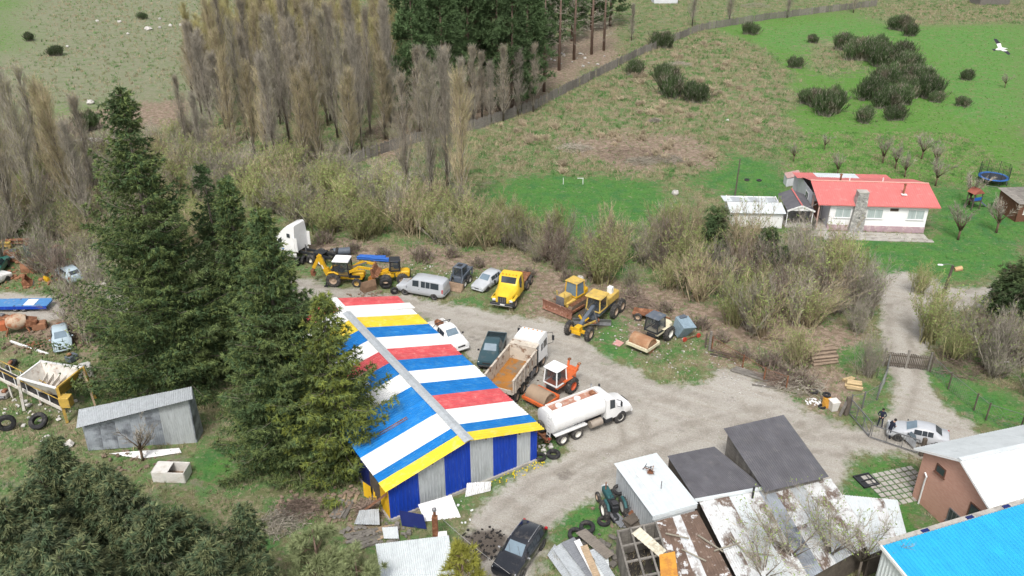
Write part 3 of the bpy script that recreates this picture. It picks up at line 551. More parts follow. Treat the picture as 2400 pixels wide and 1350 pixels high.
# ---- thicket of willow shrubs behind the parked machines
SM = [(tw_grey, tw_tan, leaf_y), (tw_tan, tw_olive, leaf_y), (tw_olive, tw_tan, leaf_y), (tw_grey, tw_grey, leaf_y), (tw_red, tw_grey, leaf_y), (tw_tan, tw_tan, leaf_y)]
KIND = ['greyish tan', 'tan budding', 'olive budding', 'bare grey', 'dark reddish bare', 'feathery tan']
SHR = [shrub(80 + i, 4.6, 3.9, SM[i], leaf=[.22, .42, .55, .10, .03, .2][i]) for i in range(6)]
BRU = shrub(90, 1.6, 3.2, (tw_red, tw_grey, leaf_y), nst=40, leaf=.02)
BAND1 = [(395, 385), (560, 400), (650, 425), (830, 430), (880, 462), (980, 500), (1120, 520), (1200, 530), (1220, 590), (1130, 610), (950, 582), (760, 552), (640, 520), (500, 500), (420, 450)]
BAND2 = [(1190, 560), (1300, 570), (1400, 600), (1490, 620), (1540, 560), (1620, 575), (1680, 590), (1800, 600), (1900, 620), (2020, 640), (2045, 700), (2040, 800), (1930, 815), (1820, 820), (1740, 800), (1640, 735), (1500, 690), (1420, 670), (1300, 650), (1200, 625)]
for i, (x, y) in enumerate(scatter_px(BAND1, 3.1, RV)):
    k = RV.choice([0, 0, 1, 2, 2, 3, 5]); s = RV.uniform(.8, 1.45)
    tree('willow_shrub', SHR[k], (x, y, ground_z(x, y)), KIND[k] + ' willow of the thicket behind the parked machines', 'shrub', 'willow thicket behind the machines', RV.uniform(0, 6), (s * 1.1, s * 1.1, s))
for i, (x, y) in enumerate(scatter_px(BAND2, 3.1, RV)):
    k = RV.choice([0, 0, 1, 2, 3, 3, 4, 4, 5]); s = RV.uniform(.65, 1.5)
    tree('willow_shrub', SHR[k], (x, y, ground_z(x, y)), KIND[k] + ' willow of the thicket between the lawn and the yard', 'shrub', 'willow thicket below the lawn', RV.uniform(0, 6), (s * .95, s * .95, s * 1.05))
for i, (x, y, k, s, lb) in enumerate([(1215, 575, 5, 1.1, 'tan feathery willow left of the lawn gap above the bulldozer'), (1300, 590, 2, 1.15, 'yellowish willow in the middle of the lawn front'), (1420, 590, 5, 1.15, 'tan willow at the right end of the lawn gap'), (1610, 610, 5, 1.45, 'tall tan willow left of the dark evergreen'), (1745, 640, 5, 1.55, 'tall tan willow in front of the white shed'), (1850, 690, 3, 1.4, 'grey willow below the house path'), (1950, 700, 2, 1.4, 'olive willow at the bend of the dirt track'), (2010, 730, 3, 1.2, 'grey willow at the edge of the dirt track'), (2155, 690, 2, .7, 'yellow budding willow at the track fork'), (2180, 800, 2, 1.25, 'pale yellow willow to the right of the wooden gate'), (2265, 830, 0, 1.1, 'bare willow right of the pale yellow one'), (2330, 870, 3, 1.2, 'bare grey willow beside the mesh fence'), (2390, 850, 0, 1.2, 'bare willow at the right edge of the picture'), (1560, 560, 0, 1.0, 'bare willow on the lawn side of the thicket'), (1860, 860, 1, .9, 'willow sapling left of the firewood stack'), (2030, 880, 3, .8, 'thin bare willow above the cut logs'), (1720, 760, 2, 1.0, 'green budding willow above the old fence posts')]):
    tree('willow_shrub', SHR[k], at(x, y), lb, 'shrub', 'taller willows standing out of the thicket', i * 1.1, (s * 1.0, s * 1.0, s * 1.22))
LEANW = shrub(97, 6, 3.0, (tw_tan, tw_grey, leaf_y), nst=18, leaf=.04, lean=(.75, .1)); tree('leaning_willow', LEANW, at(1895, 745), 'pale willow blown over to the right towards the house lawn', 'shrub')
for i, (x, y) in enumerate([(760, 570), (830, 590), (900, 600), (990, 610), (1060, 600), (1120, 625), (1480, 700), (1560, 730), (1640, 770), (1690, 800), (1740, 840), (1800, 860), (1840, 880), (1880, 900), (1240, 650), (1330, 655), (200, 700), (240, 760), (180, 640)]):
    tree('bramble', (BRU[0], BRU[1]), at(x, y), 'low tangle of dark reddish bramble at the foot of the thicket', 'bramble', 'brambles at the foot of the thicket', RV.uniform(0, 6), RV.uniform(.8, 1.3))
for i, (x, y) in enumerate([(100, 640), (150, 650), (200, 620), (230, 680), (190, 770), (215, 800), (232, 745), (205, 770), (240, 790), (175, 730), (300, 400), (380, 420), (260, 440), (330, 560), (40, 430), (480, 470), (440, 420), (150, 430)]):
    tree('bare_shrub', SHR[[3, 4, 0][i % 3]], at(x, y), 'bare grey brown bush among the scrap left of the spruces', 'shrub', 'bare bushes left of the spruces', i, RV.uniform(.9, 1.4))
BAND3 = [(-70, 330), (90, 330), (200, 370), (380, 360), (470, 300), (540, 350), (600, 410), (560, 470), (600, 530), (620, 575), (450, 590), (300, 640), (120, 600), (-70, 560)]
for i, (x, y) in enumerate(scatter_px(BAND3, 3.6, RV)):
    k = RV.choice([0, 3, 3, 2, 5, 4]); s = RV.uniform(.8, 1.35)
    tree('bare_shrub', SHR[k], (x, y, ground_z(x, y)), KIND[k] + ' bush of the scrub behind the spruces', 'shrub', 'bare scrub behind the spruces', RV.uniform(0, 6), (s * 1.05, s * 1.05, s))
BAND4 = [(2235, 830), (2330, 800), (2460, 810), (2460, 960), (2380, 930), (2260, 860), (2190, 840)]
for i, (x, y) in enumerate(scatter_px(BAND4, 2.4, RV)):
    k = RV.choice([0, 3, 3, 2, 4]); s = RV.uniform(.6, 1.1)
    tree('bare_shrub', SHR[k], (x, y, ground_z(x, y)), KIND[k] + ' bush of the thicket right of the dirt track', 'shrub', 'bare thicket right of the track', RV.uniform(0, 6), (s, s, s))
for i, (x, y) in enumerate(scatter_px([(520, 350), (600, 400), (740, 400), (850, 380), (980, 325), (1130, 285), (1240, 258), (1140, 235), (950, 290), (800, 350), (600, 360)], 4.0, RV)):
    s = RV.uniform(.5, .9); tree('undergrowth_shrub', SHR[RV.choice([3, 4, 0])], (x, y, ground_z(x, y)), 'dark bare undergrowth bush at the foot of the poplar grove', 'shrub', 'undergrowth of the poplar grove', RV.uniform(0, 6), s)
straw_m = M('straw_clump', (.50, .42, .30), rough=.95, var=.25, vs=.6, rnd=.2)
TUS = shrub(98, .9, 1.1, (straw_m, straw_m, leaf_y), nst=36, leaf=.0)
for i, (x, y) in enumerate(scatter_px([(1150, 300), (1350, 230), (1500, 150), (1650, 95), (1780, 130), (1850, 200), (1830, 330), (1640, 400), (1420, 410), (1140, 380)], 3.4, RV)):
    x, y = x + RV.uniform(-2, 2), y + RV.uniform(-2, 2)
    if math.sin(x * .35 + 1.3 * math.sin(y * .21)) + math.sin(y * .3 + x * .12) > .35: tree('tussock', TUS, (x, y, ground_z(x, y)), 'tall dry tussock clump on the slope below the slat fence', 'tussock', 'dry tussocks on the slope', RV.uniform(0, 6), RV.uniform(.6, 1.7))
# ---- evergreen columns in the thicket
EV = spruce(99, 7, 1.5, [leaf_b, need_d, cone_m], nwh=22, droop=-.5, per=7, size=.34, power=.45, cones=0)
for x, y, s, lb in [(1668, 632, 1.0, 'dark columnar evergreen left of the white shed'), (1790, 650, .8, 'dark young evergreen in front of the white shed corner'), (1825, 680, .7, 'dark evergreen sapling beside the house path'), (2385, 770, 1.1, 'dark evergreen at the right edge beside the track'), (2340, 745, .8, 'dark rounded evergreen left of the right edge one')]:
    tree('evergreen_tree', EV, at(x, y), lb, rz=x, sc=(s * 1.15, s * 1.15, s))
# ---- broom bushes on the meadow
BRO = [broom(101 + i, 2.6, 2.5, [leaf_b, tw_grey]) for i in range(2)]
for i, (x, y, s, lb) in enumerate([(1925, 262, 1.55, 'large round dark broom bush nearest the middle of the meadow'), (2010, 140, 1.5, 'dark broom at the left end of the long clump'), (2070, 152, 1.6, 'dark broom on top of the long clump'), (2120, 172, 1.4, 'dark broom at the right shoulder of the long clump'), (2060, 205, 1.3, 'dark broom in the hollow of the long clump'), (2045, 235, 1.3, 'olive broom beside the tall yellowish stems'), (2105, 240, 1.2, 'dark broom at the lower end of the long clump'), (2165, 225, 1.3, 'dark broom at the right end of the long clump'), (2200, 240, .7, 'small dark broom just right of the long clump'), (1985, 118, 1.2, 'dark broom at the far left tip of the long clump'), (2042, 125, 1.4, 'dark broom behind the left half of the long clump'), (2098, 150, 1.5, 'dark broom in the upper middle of the long clump'), (2142, 165, 1.3, 'dark broom at the upper right of the long clump'), (2148, 200, 1.3, 'dark broom on the right flank of the long clump'), (2095, 196, 1.3, 'dark broom in the very middle of the long clump'), (2130, 225, 1.1, 'dark broom on the lower right of the long clump'), (2075, 250, 1.1, 'dark broom on the lower left of the long clump'), (1900, 245, 1.0, 'dark broom left of the large round one'), (2272, 188, .7, 'lone round dark bush on the open meadow'), (2257, 248, .55, 'lone small bush below the round one on the meadow'), (2015, 284, .9, 'low reddish dark bush below the large round broom'), (2095, 280, .8, 'twiggy bush at the foot of the clump'), (1585, 225, 1.5, 'dark broom on the dry slope below the fence'), (1560, 190, 1.1, 'dark broom touching the slat fence'), (1620, 240, 1.2, 'dark broom at the right of the dry slope group'), (1490, 175, .9, 'small broom against the slat fence'), (1550, 110, 1.3, 'dark broom at the fence corner'), (2105, 70, 1.2, 'reddish dark broom at the top of the meadow'), (2140, 85, 1.0, 'dark broom at the top right of the meadow clump'), (1760, 80, .9, 'olive bush at the start of the green meadow'), (195, 305, 1.1, 'dark broom beside the pale rubble heap'), (130, 130, .7, 'small bush on the far left field'), (75, 95, .7, 'small bush near the left edge of the far field'), (335, 45, .6, 'small bush on the upper far field'), (1860, 160, .8, 'dark bush left of the bare sandy bank'), (1905, 100, .6, 'twiggy bush above the bare sandy bank')]):
    tree('broom_bush', (BRO[i % 2], None), at(x, y), lb, 'bush', 'broom bushes on the slope', i * 1.9, (s * 1.1, s * 1.1, s * 1.25))
# ---- orchard round the house
ORC = [small_tree(111 + i, 3.4, (bark_g, tw_grey, leaf_y)) for i in range(3)]
for i, (x, y, s, lb) in enumerate([(2068, 383, 1.1, 'bare orchard tree behind the red roof, first of the back row'), (2098, 396, 1.05, 'bare orchard tree behind the red roof, second of the back row'), (2160, 372, 1.15, 'bare orchard tree at the top of the back row'), (2192, 390, 1.0, 'bare orchard tree at the right end of the back row'), (2120, 415, 1.0, 'low bare orchard tree just above the roof ridge'), (2192, 436, 1.15, 'bare orchard tree right of the roof ridge'), (1962, 410, .9, 'bare tree behind the grey roof patch'), (1860, 378, .8, 'thin sapling left of the house roof'), (1932, 350, .7, 'thin sapling on the meadow behind the house'), (2245, 562, 1.25, 'bare orchard tree right of the house front'), (2335, 545, 1.3, 'bare orchard tree beside the brown hut'), (2270, 480, 1.3, 'bare tree beside the trampoline and the play tower'), (2180, 180, .7, 'wispy bare sapling on the open meadow'), (2355, 205, .8, 'grey sapling on the meadow below the bird')]):
    tree('orchard_tree', ORC[i % 3], at(x, y), lb, group='bare orchard trees round the house', rz=i * 2.2, sc=s)
# ---- budding tree over the rusty roofs
BUD = small_tree(121, 6.5, (tw_grey, tw_grey, leaf_y), leaf=.5, spread=1.1)
for x, y, h, lb in [(1880, 1175, 6.2, 'budding bare tree in front of the rusty white roofs, left'), (1980, 1165, 6.4, 'budding bare tree in front of the rusty white roofs, middle'), (2050, 1200, 5.5, 'budding bare tree beside the blue roof corner'), (1810, 1240, 5.5, 'leafy budding tree at the bottom edge over the rusty roof')]:
    p = G(x, y, h); p.z = 0; tree('budding_tree', BUD, p, lb, group='budding trees over the rusty roofs', rz=x, sc=h / 6.5)
tree('bare_tree', ORC[1], at(335, 1080), 'small bare tree in front of the grey shed wall', rz=1, sc=1.0)
# ================================================================ BUILDINGS
RB = random.Random(5)
paint_w = M('white_roof_paint', (.80, .80, .79), rough=.45, var=.05, vs=.6, fine=.03, c2=(.64, .63, .60), s=1.2, lo=.56, hi=.75, c3=(.55, .52, .47), s3=5, lo3=.64, hi3=.72, rnd=.03)
paint_b = M('blue_roof_paint', (.012, .185, .52), rough=.45, var=.12, vs=.7, fine=.05, c2=(.06, .27, .54), s=1.5, lo=.5, hi=.75, c3=(.16, .30, .48), s3=5, lo3=.62, hi3=.72, rnd=.08)
paint_r = M('faded_red_roof_paint', (.60, .10, .11), rough=.5, var=.10, vs=.7, fine=.05, c2=(.68, .22, .21), s=1.6, lo=.48, hi=.75, c3=(.60, .30, .28), s3=5, lo3=.62, hi3=.72, rnd=.06)
paint_y = M('yellow_roof_paint', (.76, .57, .045), rough=.5, var=.08, vs=.7, fine=.05, c2=(.78, .66, .24), s=1.6, lo=.52, hi=.78, c3=(.62, .52, .22), s3=5, lo3=.63, hi3=.72, rnd=.05)
wall_b = M('blue_wall_paint', (.010, .050, .38), rough=.5, var=.15, vs=1.2, fine=.06, c2=(.04, .10, .42), s=3, lo=.56, hi=.72, stretch=(3, 3, .5))
wall_nb = M('dark_navy_metal', (.012, .022, .12), rough=.5, var=.15, vs=1.2)
wall_y = M('yellow_wall_paint', (.62, .38, .02), rough=.55, var=.15, vs=1.2, c2=(.35, .22, .05), s=2, lo=.6, hi=.75)
galv = M('galvanised_metal', (.50, .53, .55), rough=.42, metal=.25, var=.12, vs=1, fine=.05, c2=(.40, .42, .44), s=2.5, lo=.5, hi=.7, stretch=(3, 3, .6))
galv_w = M('pale_zinc_roof', (.66, .70, .71), rough=.45, metal=.15, var=.08, vs=.8, c2=(.55, .59, .60), s=1.5, lo=.55, hi=.75)
galv_r = M('rust_streaked_zinc_roof', (.66, .67, .67), rough=.5, metal=.1, var=.12, vs=.8, c2=(.17, .125, .10), s=.55, lo=.51, hi=.57, c3=(.45, .42, .40), s3=2.2, lo3=.54, hi3=.62, stretch=(1.6, 1, 1))
galv_rr = M('heavily_rusted_roof', (.155, .105, .08), rough=.8, var=.25, vs=1, fine=.15, c2=(.60, .60, .60), s=1.1, lo=.56, hi=.60, c3=(.30, .24, .20), s3=3)
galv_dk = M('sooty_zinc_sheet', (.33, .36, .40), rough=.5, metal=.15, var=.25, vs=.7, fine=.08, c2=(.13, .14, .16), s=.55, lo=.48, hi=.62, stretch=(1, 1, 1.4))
roof_dk = M('dark_grey_corrugated_roof', (.115, .113, .125), rough=.7, var=.18, vs=.7, fine=.08, c2=(.15, .145, .15), s=1.5, lo=.52, hi=.75, spec=.25)
roof_red = M('salmon_red_roof', (.57, .165, .155), rough=.6, var=.08, vs=.8, fine=.05, c2=(.62, .25, .23), s=1.3, lo=.55, hi=.75)
roof_cyan = M('bright_blue_roof_paint', (.03, .36, .62), rough=.4, var=.08, vs=.6, fine=.04, c2=(.03, .38, .68), s=1)
wood_g = M('weathered_grey_wood', (.20, .185, .165), rough=.9, var=.3, vs=2, fine=.2, fs=20, rnd=.22, stretch=(1, 1, 6))
wood_d = M('dark_weathered_wood', (.105, .088, .072), rough=.9, var=.3, vs=2, fine=.2, fs=20, rnd=.2)
wood_t = M('tan_lumber', (.36, .27, .18), rough=.85, var=.25, vs=2, fine=.15, rnd=.2)
conc = M('old_concrete', (.40, .38, .345), rough=.9, var=.2, vs=1, fine=.12, c2=(.26, .24, .215), s=1.2, lo=.5, hi=.66)
stone_m = M('chimney_stone', (.31, .305, .29), rough=.95, var=.3, vs=3, fine=.2, fs=9, c2=(.46, .45, .42), s=2.5, lo=.5, hi=.6)
white_p = M('white_wall_paint', (.80, .80, .80), rough=.6, var=.04, vs=1)
grey_wall = M('pale_grey_and_shaded_wall', (.62, .63, .66), rough=.7, var=.08, vs=1)  # also on the white house's side walls, their shaded tone put into the colour
plinth_m = M('mauve_plinth_paint', (.42, .30, .33), rough=.8, var=.12, vs=1.5, c2=(.52, .42, .42), s=2)
glass_d = M('dark_glass', (.045, .055, .065), rough=.06, var=.1, spec=.6)
glass_c = M('curtained_glass', (.40, .46, .46), rough=.18, var=.2, vs=6, spec=.6, stretch=(3, .2, .1))
frame_w = M('white_frame', (.78, .78, .77), rough=.5, var=.04)
frame_br = M('brown_frame', (.13, .065, .045), rough=.6, var=.15)
dark_in = M('shade_painted_interior', (.05, .045, .04), rough=.95, var=.2)  # shade inside the roofless shed, put into a near-black floor colour
rust = M('rusty_iron', (.20, .085, .045), rough=.9, var=.3, vs=2, fine=.2, c2=(.30, .15, .085), s=4, lo=.5, hi=.62)
steel = M('dull_steel', (.20, .20, .21), rough=.5, metal=.4, var=.2, vs=3)
black_m = M('black_rubber', (.028, .028, .03), rough=.85, var=.3, vs=4, c2=(.085, .078, .07), s=3, lo=.52, hi=.7)

def sheets(parent, a, b, c, d, n, mats, name='roof_sheet', pitch=.2, amp=.018, trap=False, seg=1, jit=.012, over=.03, labels=None):
    # a->b low edge, d->c upper edge: n separate corrugated sheets side by side, each lapping the next
    a, b, c, d = map(Vector, (a, b, c, d))
    for i in range(n):
        u0, u1 = i / n - (over / max(.1, (b - a).length) if i else 0), (i + 1) / n
        z = Vector((0, 0, .004 * (i % 2) + RB.uniform(0, jit))); mt = mats[i % len(mats)] if isinstance(mats, list) else mats
        q = MB().sheet(a.lerp(b, u0) + z, a.lerp(b, u1) + z, d.lerp(c, u1) + z, d.lerp(c, u0) + z, pitch, amp, trap, seg=seg, jit=.004 if seg > 1 else 0, rng=RB).build(name, mt, parent, smooth=50 if not trap else 0)
def wall(parent, pts, mat, name='wall', t=.08, inward=None):    # flat wall with thickness, pts around its face
    P = [Vector(p) for p in pts]; nrm = (P[1] - P[0]).cross(P[-1] - P[0]).normalized()
    if inward is not None and nrm.dot(Vector(inward) - P[0]) < 0: nrm = -nrm
    Q = [p + nrm * t for p in P]; n = len(P); b = MB()
    b.add(P + Q, [tuple(range(n)), tuple(range(2 * n - 1, n - 1, -1))] + [(i, i + n, (i + 1) % n + n, (i + 1) % n) for i in range(n)])
    return b.build(name, mat, parent)
def window(parent, p, w, h, nrm_rz, glass=None, frame=None, sill=True, bars=1, name='window'):
    # p: centre on the wall face; nrm_rz: direction the window looks towards
    e = bpy.data.objects.new(name, None); fm = MB(); fr = .07
    for z0 in (-h / 2, h / 2): fm.box((0, 0.02, z0), (w + fr, .06, fr))
    for x0 in (-w / 2, w / 2): fm.box((x0, .021, 0), (fr, .06, h - fr))
    for k in range(1, bars + 1): fm.box((-w / 2 + w * k / (bars + 1), .02, 0), (.045, .045, h - fr))
    f = fm.build('window', frame or frame_w, parent); f.location = p; f.rotation_euler = (0, 0, nrm_rz - PI / 2)
    g = MB().box((0, .012, 0), (w - .02, .02, h - .02)).build('pane', glass or glass_d, f)
    if sill: MB().box((0, .05, -h / 2 - .06), (w + .2, .12, .04)).build('sill', frame or frame_w, f)
    return f
def beams(parent, lst, mat, name, w=.08, h=None):
    for a, b in lst: MB().beam(a, b, w, h or w).build(name, mat, parent)

# ---------------------------------------------------------------- striped shed
SH = T('striped_shed', 'long shed with roof striped in red, white, yellow and blue sheets', 'shed', (-8.07, 43.07, 0), math.radians(32.5))
WX, WL, EZ, RZ_ = 11.73, 23.0, 3.0, 4.5
CR = dict(y=paint_y, b=paint_b, w=paint_w, r=paint_r)
right = [('y', -.45, .62), ('b', .62, 1.62), ('w', 1.62, 3.72), ('r', 3.72, 5.72), ('b', 5.72, 7.62), ('w', 7.62, 9.6), ('b', 9.6, 11.45), ('r', 11.45, 13.45), ('w', 13.45, 15.5), ('b', 15.5, 17.45), ('y', 17.45, 19.5), ('w', 19.5, 21.85), ('r', 21.85, 23.6)]
left = [('y', -.45, .62), ('b', .62, 1.5), ('w', 1.5, 3.6), ('b', 3.6, 7.55), ('w', 7.55, 9.5), ('b', 9.5, 11.4), ('r', 11.4, 13.3), ('w', 13.3, 15.4), ('b', 15.4, 17.3), ('y', 17.3, 19.3), ('w', 19.3, 21.4), ('r', 21.4, 23.6)]
for side, lst in ((1, right), (-1, left)):
    xe = WX + .32 if side > 0 else -.38; ze = EZ - .03
    for c_, y0, y1 in lst:
        n = max(1, round((y1 - y0) / 1.0)); dx = .35 if (side > 0 and c_ == 'w' and 19 < y0 < 21) else 0
        for i in range(n):
            a, b = y0 + (y1 - y0) * i / n, y0 + (y1 - y0) * (i + 1) / n + .03; z = RB.uniform(0, .012) + .004 * (i % 2); ex = RB.uniform(-.03, .03) + (dx if i == n - 1 else 0)
            MB().sheet((xe + side * ex, a, ze + z), (xe + side * ex, b, ze + z), (WX / 2, b, RZ_ + z), (WX / 2, a, RZ_ + z),   .25, .028, True).build('roof_sheet', CR[c_], SH)
rc = MB()
for i in range(8):
    y0, y1 = -.5 + 24.1 * i / 8, -.5 + 24.1 * (i + 1) / 8 + .05; zz = RZ_ + .085 + .006 * (i % 2)
    MB().add([(WX / 2 - .36, y0, zz - .09), (WX / 2, y0, zz), (WX / 2 + .36, y0, zz - .09), (WX / 2 - .36, y1, zz - .09), (WX / 2, y1, zz), (WX / 2 + .36, y1, zz - .09)], [(0, 1, 4, 3), (1, 2, 5, 4)]).build('ridge_cap', paint_w if i > 6 else galv, SH)
def slope_z(x): return EZ + (RZ_ - EZ) * (1 - abs(x - WX / 2) / (WX / 2))
segs = [('b', 0, 2.21), ('g', 2.21, 4.18), ('b', 4.18, 5.87), ('b', 5.87, 6.19), ('g', 6.19, 8.01), ('b', 8.01, 10.0), ('g', 10.0, 11.15), ('b', 11.15, WX)]
def upright(parent, x0, x1, z0f, z1f, y, mat, name='wall_sheet', pitch=.25, amp=.02, axis='x', bot=0.):
    n = max(2, int(round((x1 - x0) / pitch))); b = MB(); vs = []
    for i in range(n):
        for u, h in ((0, -1), (.3, -1), (.42, 1), (.58, 1), (.7, -1)): vs.append((x0 + (x1 - x0) * (i + u) / n, h))
    vs.append((x1, -1)); k = len(vs); V = []
    for x, h in vs: V.append((x, y - h * amp, bot + RB.uniform(0, .03)) if axis == 'x' else (y - h * amp, x, bot))
    for x, h in vs: V.append((x, y - h * amp, z1f(x)) if axis == 'x' else (y - h * amp, x, z1f(x)))
    return b.add(V, [(i, i + 1, k + i + 1, k + i) for i in range(k - 1)]).build(name, mat, parent)
for c_, a, b in segs:
    n = max(1, round((b - a) / 1.05))
    for i in range(n): upright(SH, a + (b - a) * i / n, a + (b - a) * (i + 1) / n, 0, lambda x: slope_z(x) - .06, 0, wall_b if c_ == 'b' else galv, bot=.12)
upright(SH, .05, 1.5, 0, lambda x: EZ - .1, 0, wall_y, axis='y', bot=.05); upright(SH, 1.5, 3.2, 0, lambda x: EZ - .1, 0, wood_d, axis='y', bot=.1)
for i in range(18): upright(SH, 3.2 + i * 1.1, 4.3 + i * 1.1, 0, lambda x: EZ - .1, 0, wall_nb, axis='y', bot=.1)
for i in range(20): upright(SH, .05 + i * 1.147, .05 + (i + 1) * 1.147, 0, lambda x: EZ - .1, WX, wall_b if i % 3 else galv, axis='y', bot=.1)
for i in range(11): upright(SH, i * WX / 11, (i + 1) * WX / 11, 0, lambda x: slope_z(x) - .06, WL, wall_b if i % 2 else galv, bot=.1)
MB().box((WX / 2, .04, .07), (WX, .36, .22)).box((.02, WL / 2, .06), (.3, WL, .18)).box((WX - .02, WL / 2, .06), (.3, WL, .18)).build('concrete_footing', conc, SH)
for i in range(9):
    x = .4 + i * 1.37; MB().beam((x, -.38, slope_z(x) - .13), (x, .6, slope_z(x) - .13), .07, .12).build('purlin_end', wood_d, SH)
for x0, y0, w_, l_ in ((2.2, 10.2, .9, 1.2), (1.6, 4.6, .30, 2.2), (1.0, 6.6, .4, .7)):
    z = lambda x: EZ + (RZ_ - EZ) * (x / (WX / 2)) + .035
    MB().add([(x0, y0, z(x0)), (x0 + l_, y0, z(x0 + l_)), (x0 + l_, y0 + w_, z(x0 + l_)), (x0, y0 + w_, z(x0))], [(0, 1, 2, 3)]).build('roof_patch', paint_w if y0 > 9 else rust, SH)
# ---------------------------------------------------------------- grey lean-to beside the spruces
gr, gl = G(460, 1038), G(207, 1056)
LT = T('grey_lean_to', 'grey corrugated lean-to shed with sooty front wall below the spruces', 'shed', gl, 0)
def Lw(v): return Vector(v) - Vector(gl)
tr_, tl_ = GY(440, 938, gr.y + .1), GY(198, 1000, gl.y + .1)
lo_l, lo_r, hi_r, hi_l = GY(178, 1004, gl.y - .35), GY(452, 935, gr.y - .35), GY(449, 906, gr.y + 1.5), GY(184, 960, gl.y + 1.5)
sheets(LT, Lw(lo_l), Lw(lo_r), Lw(hi_r), Lw(hi_l), 8, galv, pitch=.14, amp=.022)
fl, fr_ = Lw(gl), Lw(gr); ul, ur = Lw(tl_), Lw(tr_)
for i in range(7):
    u0, u1 = i / 7, (i + 1) / 7
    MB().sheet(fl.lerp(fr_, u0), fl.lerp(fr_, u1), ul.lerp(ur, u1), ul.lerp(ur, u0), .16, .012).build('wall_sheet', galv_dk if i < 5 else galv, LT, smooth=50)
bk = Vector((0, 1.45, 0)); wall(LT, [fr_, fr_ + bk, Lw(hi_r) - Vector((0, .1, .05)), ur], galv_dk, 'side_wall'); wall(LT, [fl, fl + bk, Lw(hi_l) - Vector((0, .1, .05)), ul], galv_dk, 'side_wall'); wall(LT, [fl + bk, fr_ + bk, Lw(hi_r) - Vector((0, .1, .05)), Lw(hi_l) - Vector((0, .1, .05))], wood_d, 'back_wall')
# ---------------------------------------------------------------- white flat roofed cabin, dark roofs, rusty roofs
CB = T('white_metal_cabin', 'white metal cabin with flat pale roof beside the old tractor', 'cabin', (8.95, 40.9, 0), math.radians(20.5))
sheets(CB, (-.15, -.1, 2.5), (3.15, -.1, 2.5), (3.15, 5.35, 2.56), (-.15, 5.35, 2.56), 3, galv_w, pitch=.35, amp=.007, trap=True)
for i in range(6): upright(CB, i * .87 + .05, (i + 1) * .87 + .05, 0, lambda x: 2.44, .05, galv, axis='y', bot=.05, amp=.015)
for i in range(6): upright(CB, i * .87 + .05, (i + 1) * .87 + .05, 0, lambda x: 2.44, 3.0, galv, axis='y', bot=.05, amp=.015)
wall(CB, [(.05, .05, 0), (3.0, .05, 0), (3.0, .05, 2.42), (.05, .05, 2.42)], galv_w, 'front_wall'); wall(CB, [(.05, 5.2, 0), (3.0, 5.2, 0), (3.0, 5.2, 2.42), (.05, 5.2, 2.42)], galv_w, 'back_wall')
for z in (2.36, 2.26, 2.16): MB().box((1.5, -.03, z), (3.2, .1, .05)).build('fascia', galv_w, CB)
MB().box((1.0, 2.9, 2.59), (.5, 1.9, .03)).build('roof_patch', paint_w, CB)
MB().cyl((1.62, 2.0, 2.5), (1.62, 2.0, 3.15), .03, n=8).build('vent_pipe', steel, CB)
DK = T('dark_flat_roof_shed', 'low shed with dark grey flat roof between white cabin and dark sloping roof', 'shed', (11.8, 42.7, 0))
o = Vector((11.8, 42.7, 0)); q = [Vector(p) - o for p in ((11.85, 42.55, 2.35), (16.6, 43.7, 2.4), (14.35, 48.25, 2.15), (10.85, 47.25, 2.1))]
sheets(DK, q[0], q[1], q[2], q[3], 5, roof_dk, pitch=.15, amp=.018, seg=2)
for i in range(4):
    a, b = q[i], q[(i + 1) % 4]; cc = (q[0] + q[2]) / 2; a = a.lerp(cc, .05); b = b.lerp(cc, .05); wall(DK, [(a.x, a.y, 0), (b.x, b.y, 0), (b.x, b.y, b.z - .08), (a.x, a.y, a.z - .08)], wood_d, inward=(cc.x, cc.y, 1))
MB().beam(q[0] + Vector((0, -.12, -.02)), q[1] + Vector((0, -.12, -.02)), .2, .14).build('eave_flashing', galv_w, DK)
MN = T('dark_sloping_roof_shed', 'wooden shed with dark grey sloping corrugated roof facing the yard', 'shed', (16.2, 43, 0))
o = Vector((16.2, 43, 0)); q = [Vector(p) - o for p in ((16.42, 42.75, 2.75), (21.05, 44.25, 2.75), (19.8, 50.65, 3.15), (15.05, 49.0, 3.15))]
mid1, mid2 = q[0].lerp(q[3], .5), q[1].lerp(q[2], .5)
sheets(MN, q[0], q[1], mid2 + Vector((0, 0, -.012)), mid1 + Vector((0, 0, -.012)), 6, roof_dk, pitch=.16, amp=.02); sheets(MN, mid1 + Vector((0, -.1, .02)), mid2 + Vector((0, -.1, .02)), q[2], q[3], 6, roof_dk, pitch=.16, amp=.02)
cc = (q[0] + q[2]) / 2; qi = [p.lerp(cc, .09) for p in q]
for i in range(4):
    a, b = qi[i], qi[(i + 1) % 4]; n = 18
    for k in range(n):
        u, v = a.lerp(b, k / n), a.lerp(b, (k + .94) / n); s_ = RB.uniform(0, .015); d_ = (cc - u); d_.z = 0; d_.normalize(); u = u + d_ * s_; v = v + d_ * s_
        wall(MN, [(u.x, u.y, 0), (v.x, v.y, 0), (v.x, v.y, v.z - .1), (u.x, u.y, u.z - .1)], wood_g, 'wall_board', .03, inward=(cc.x, cc.y, 1))
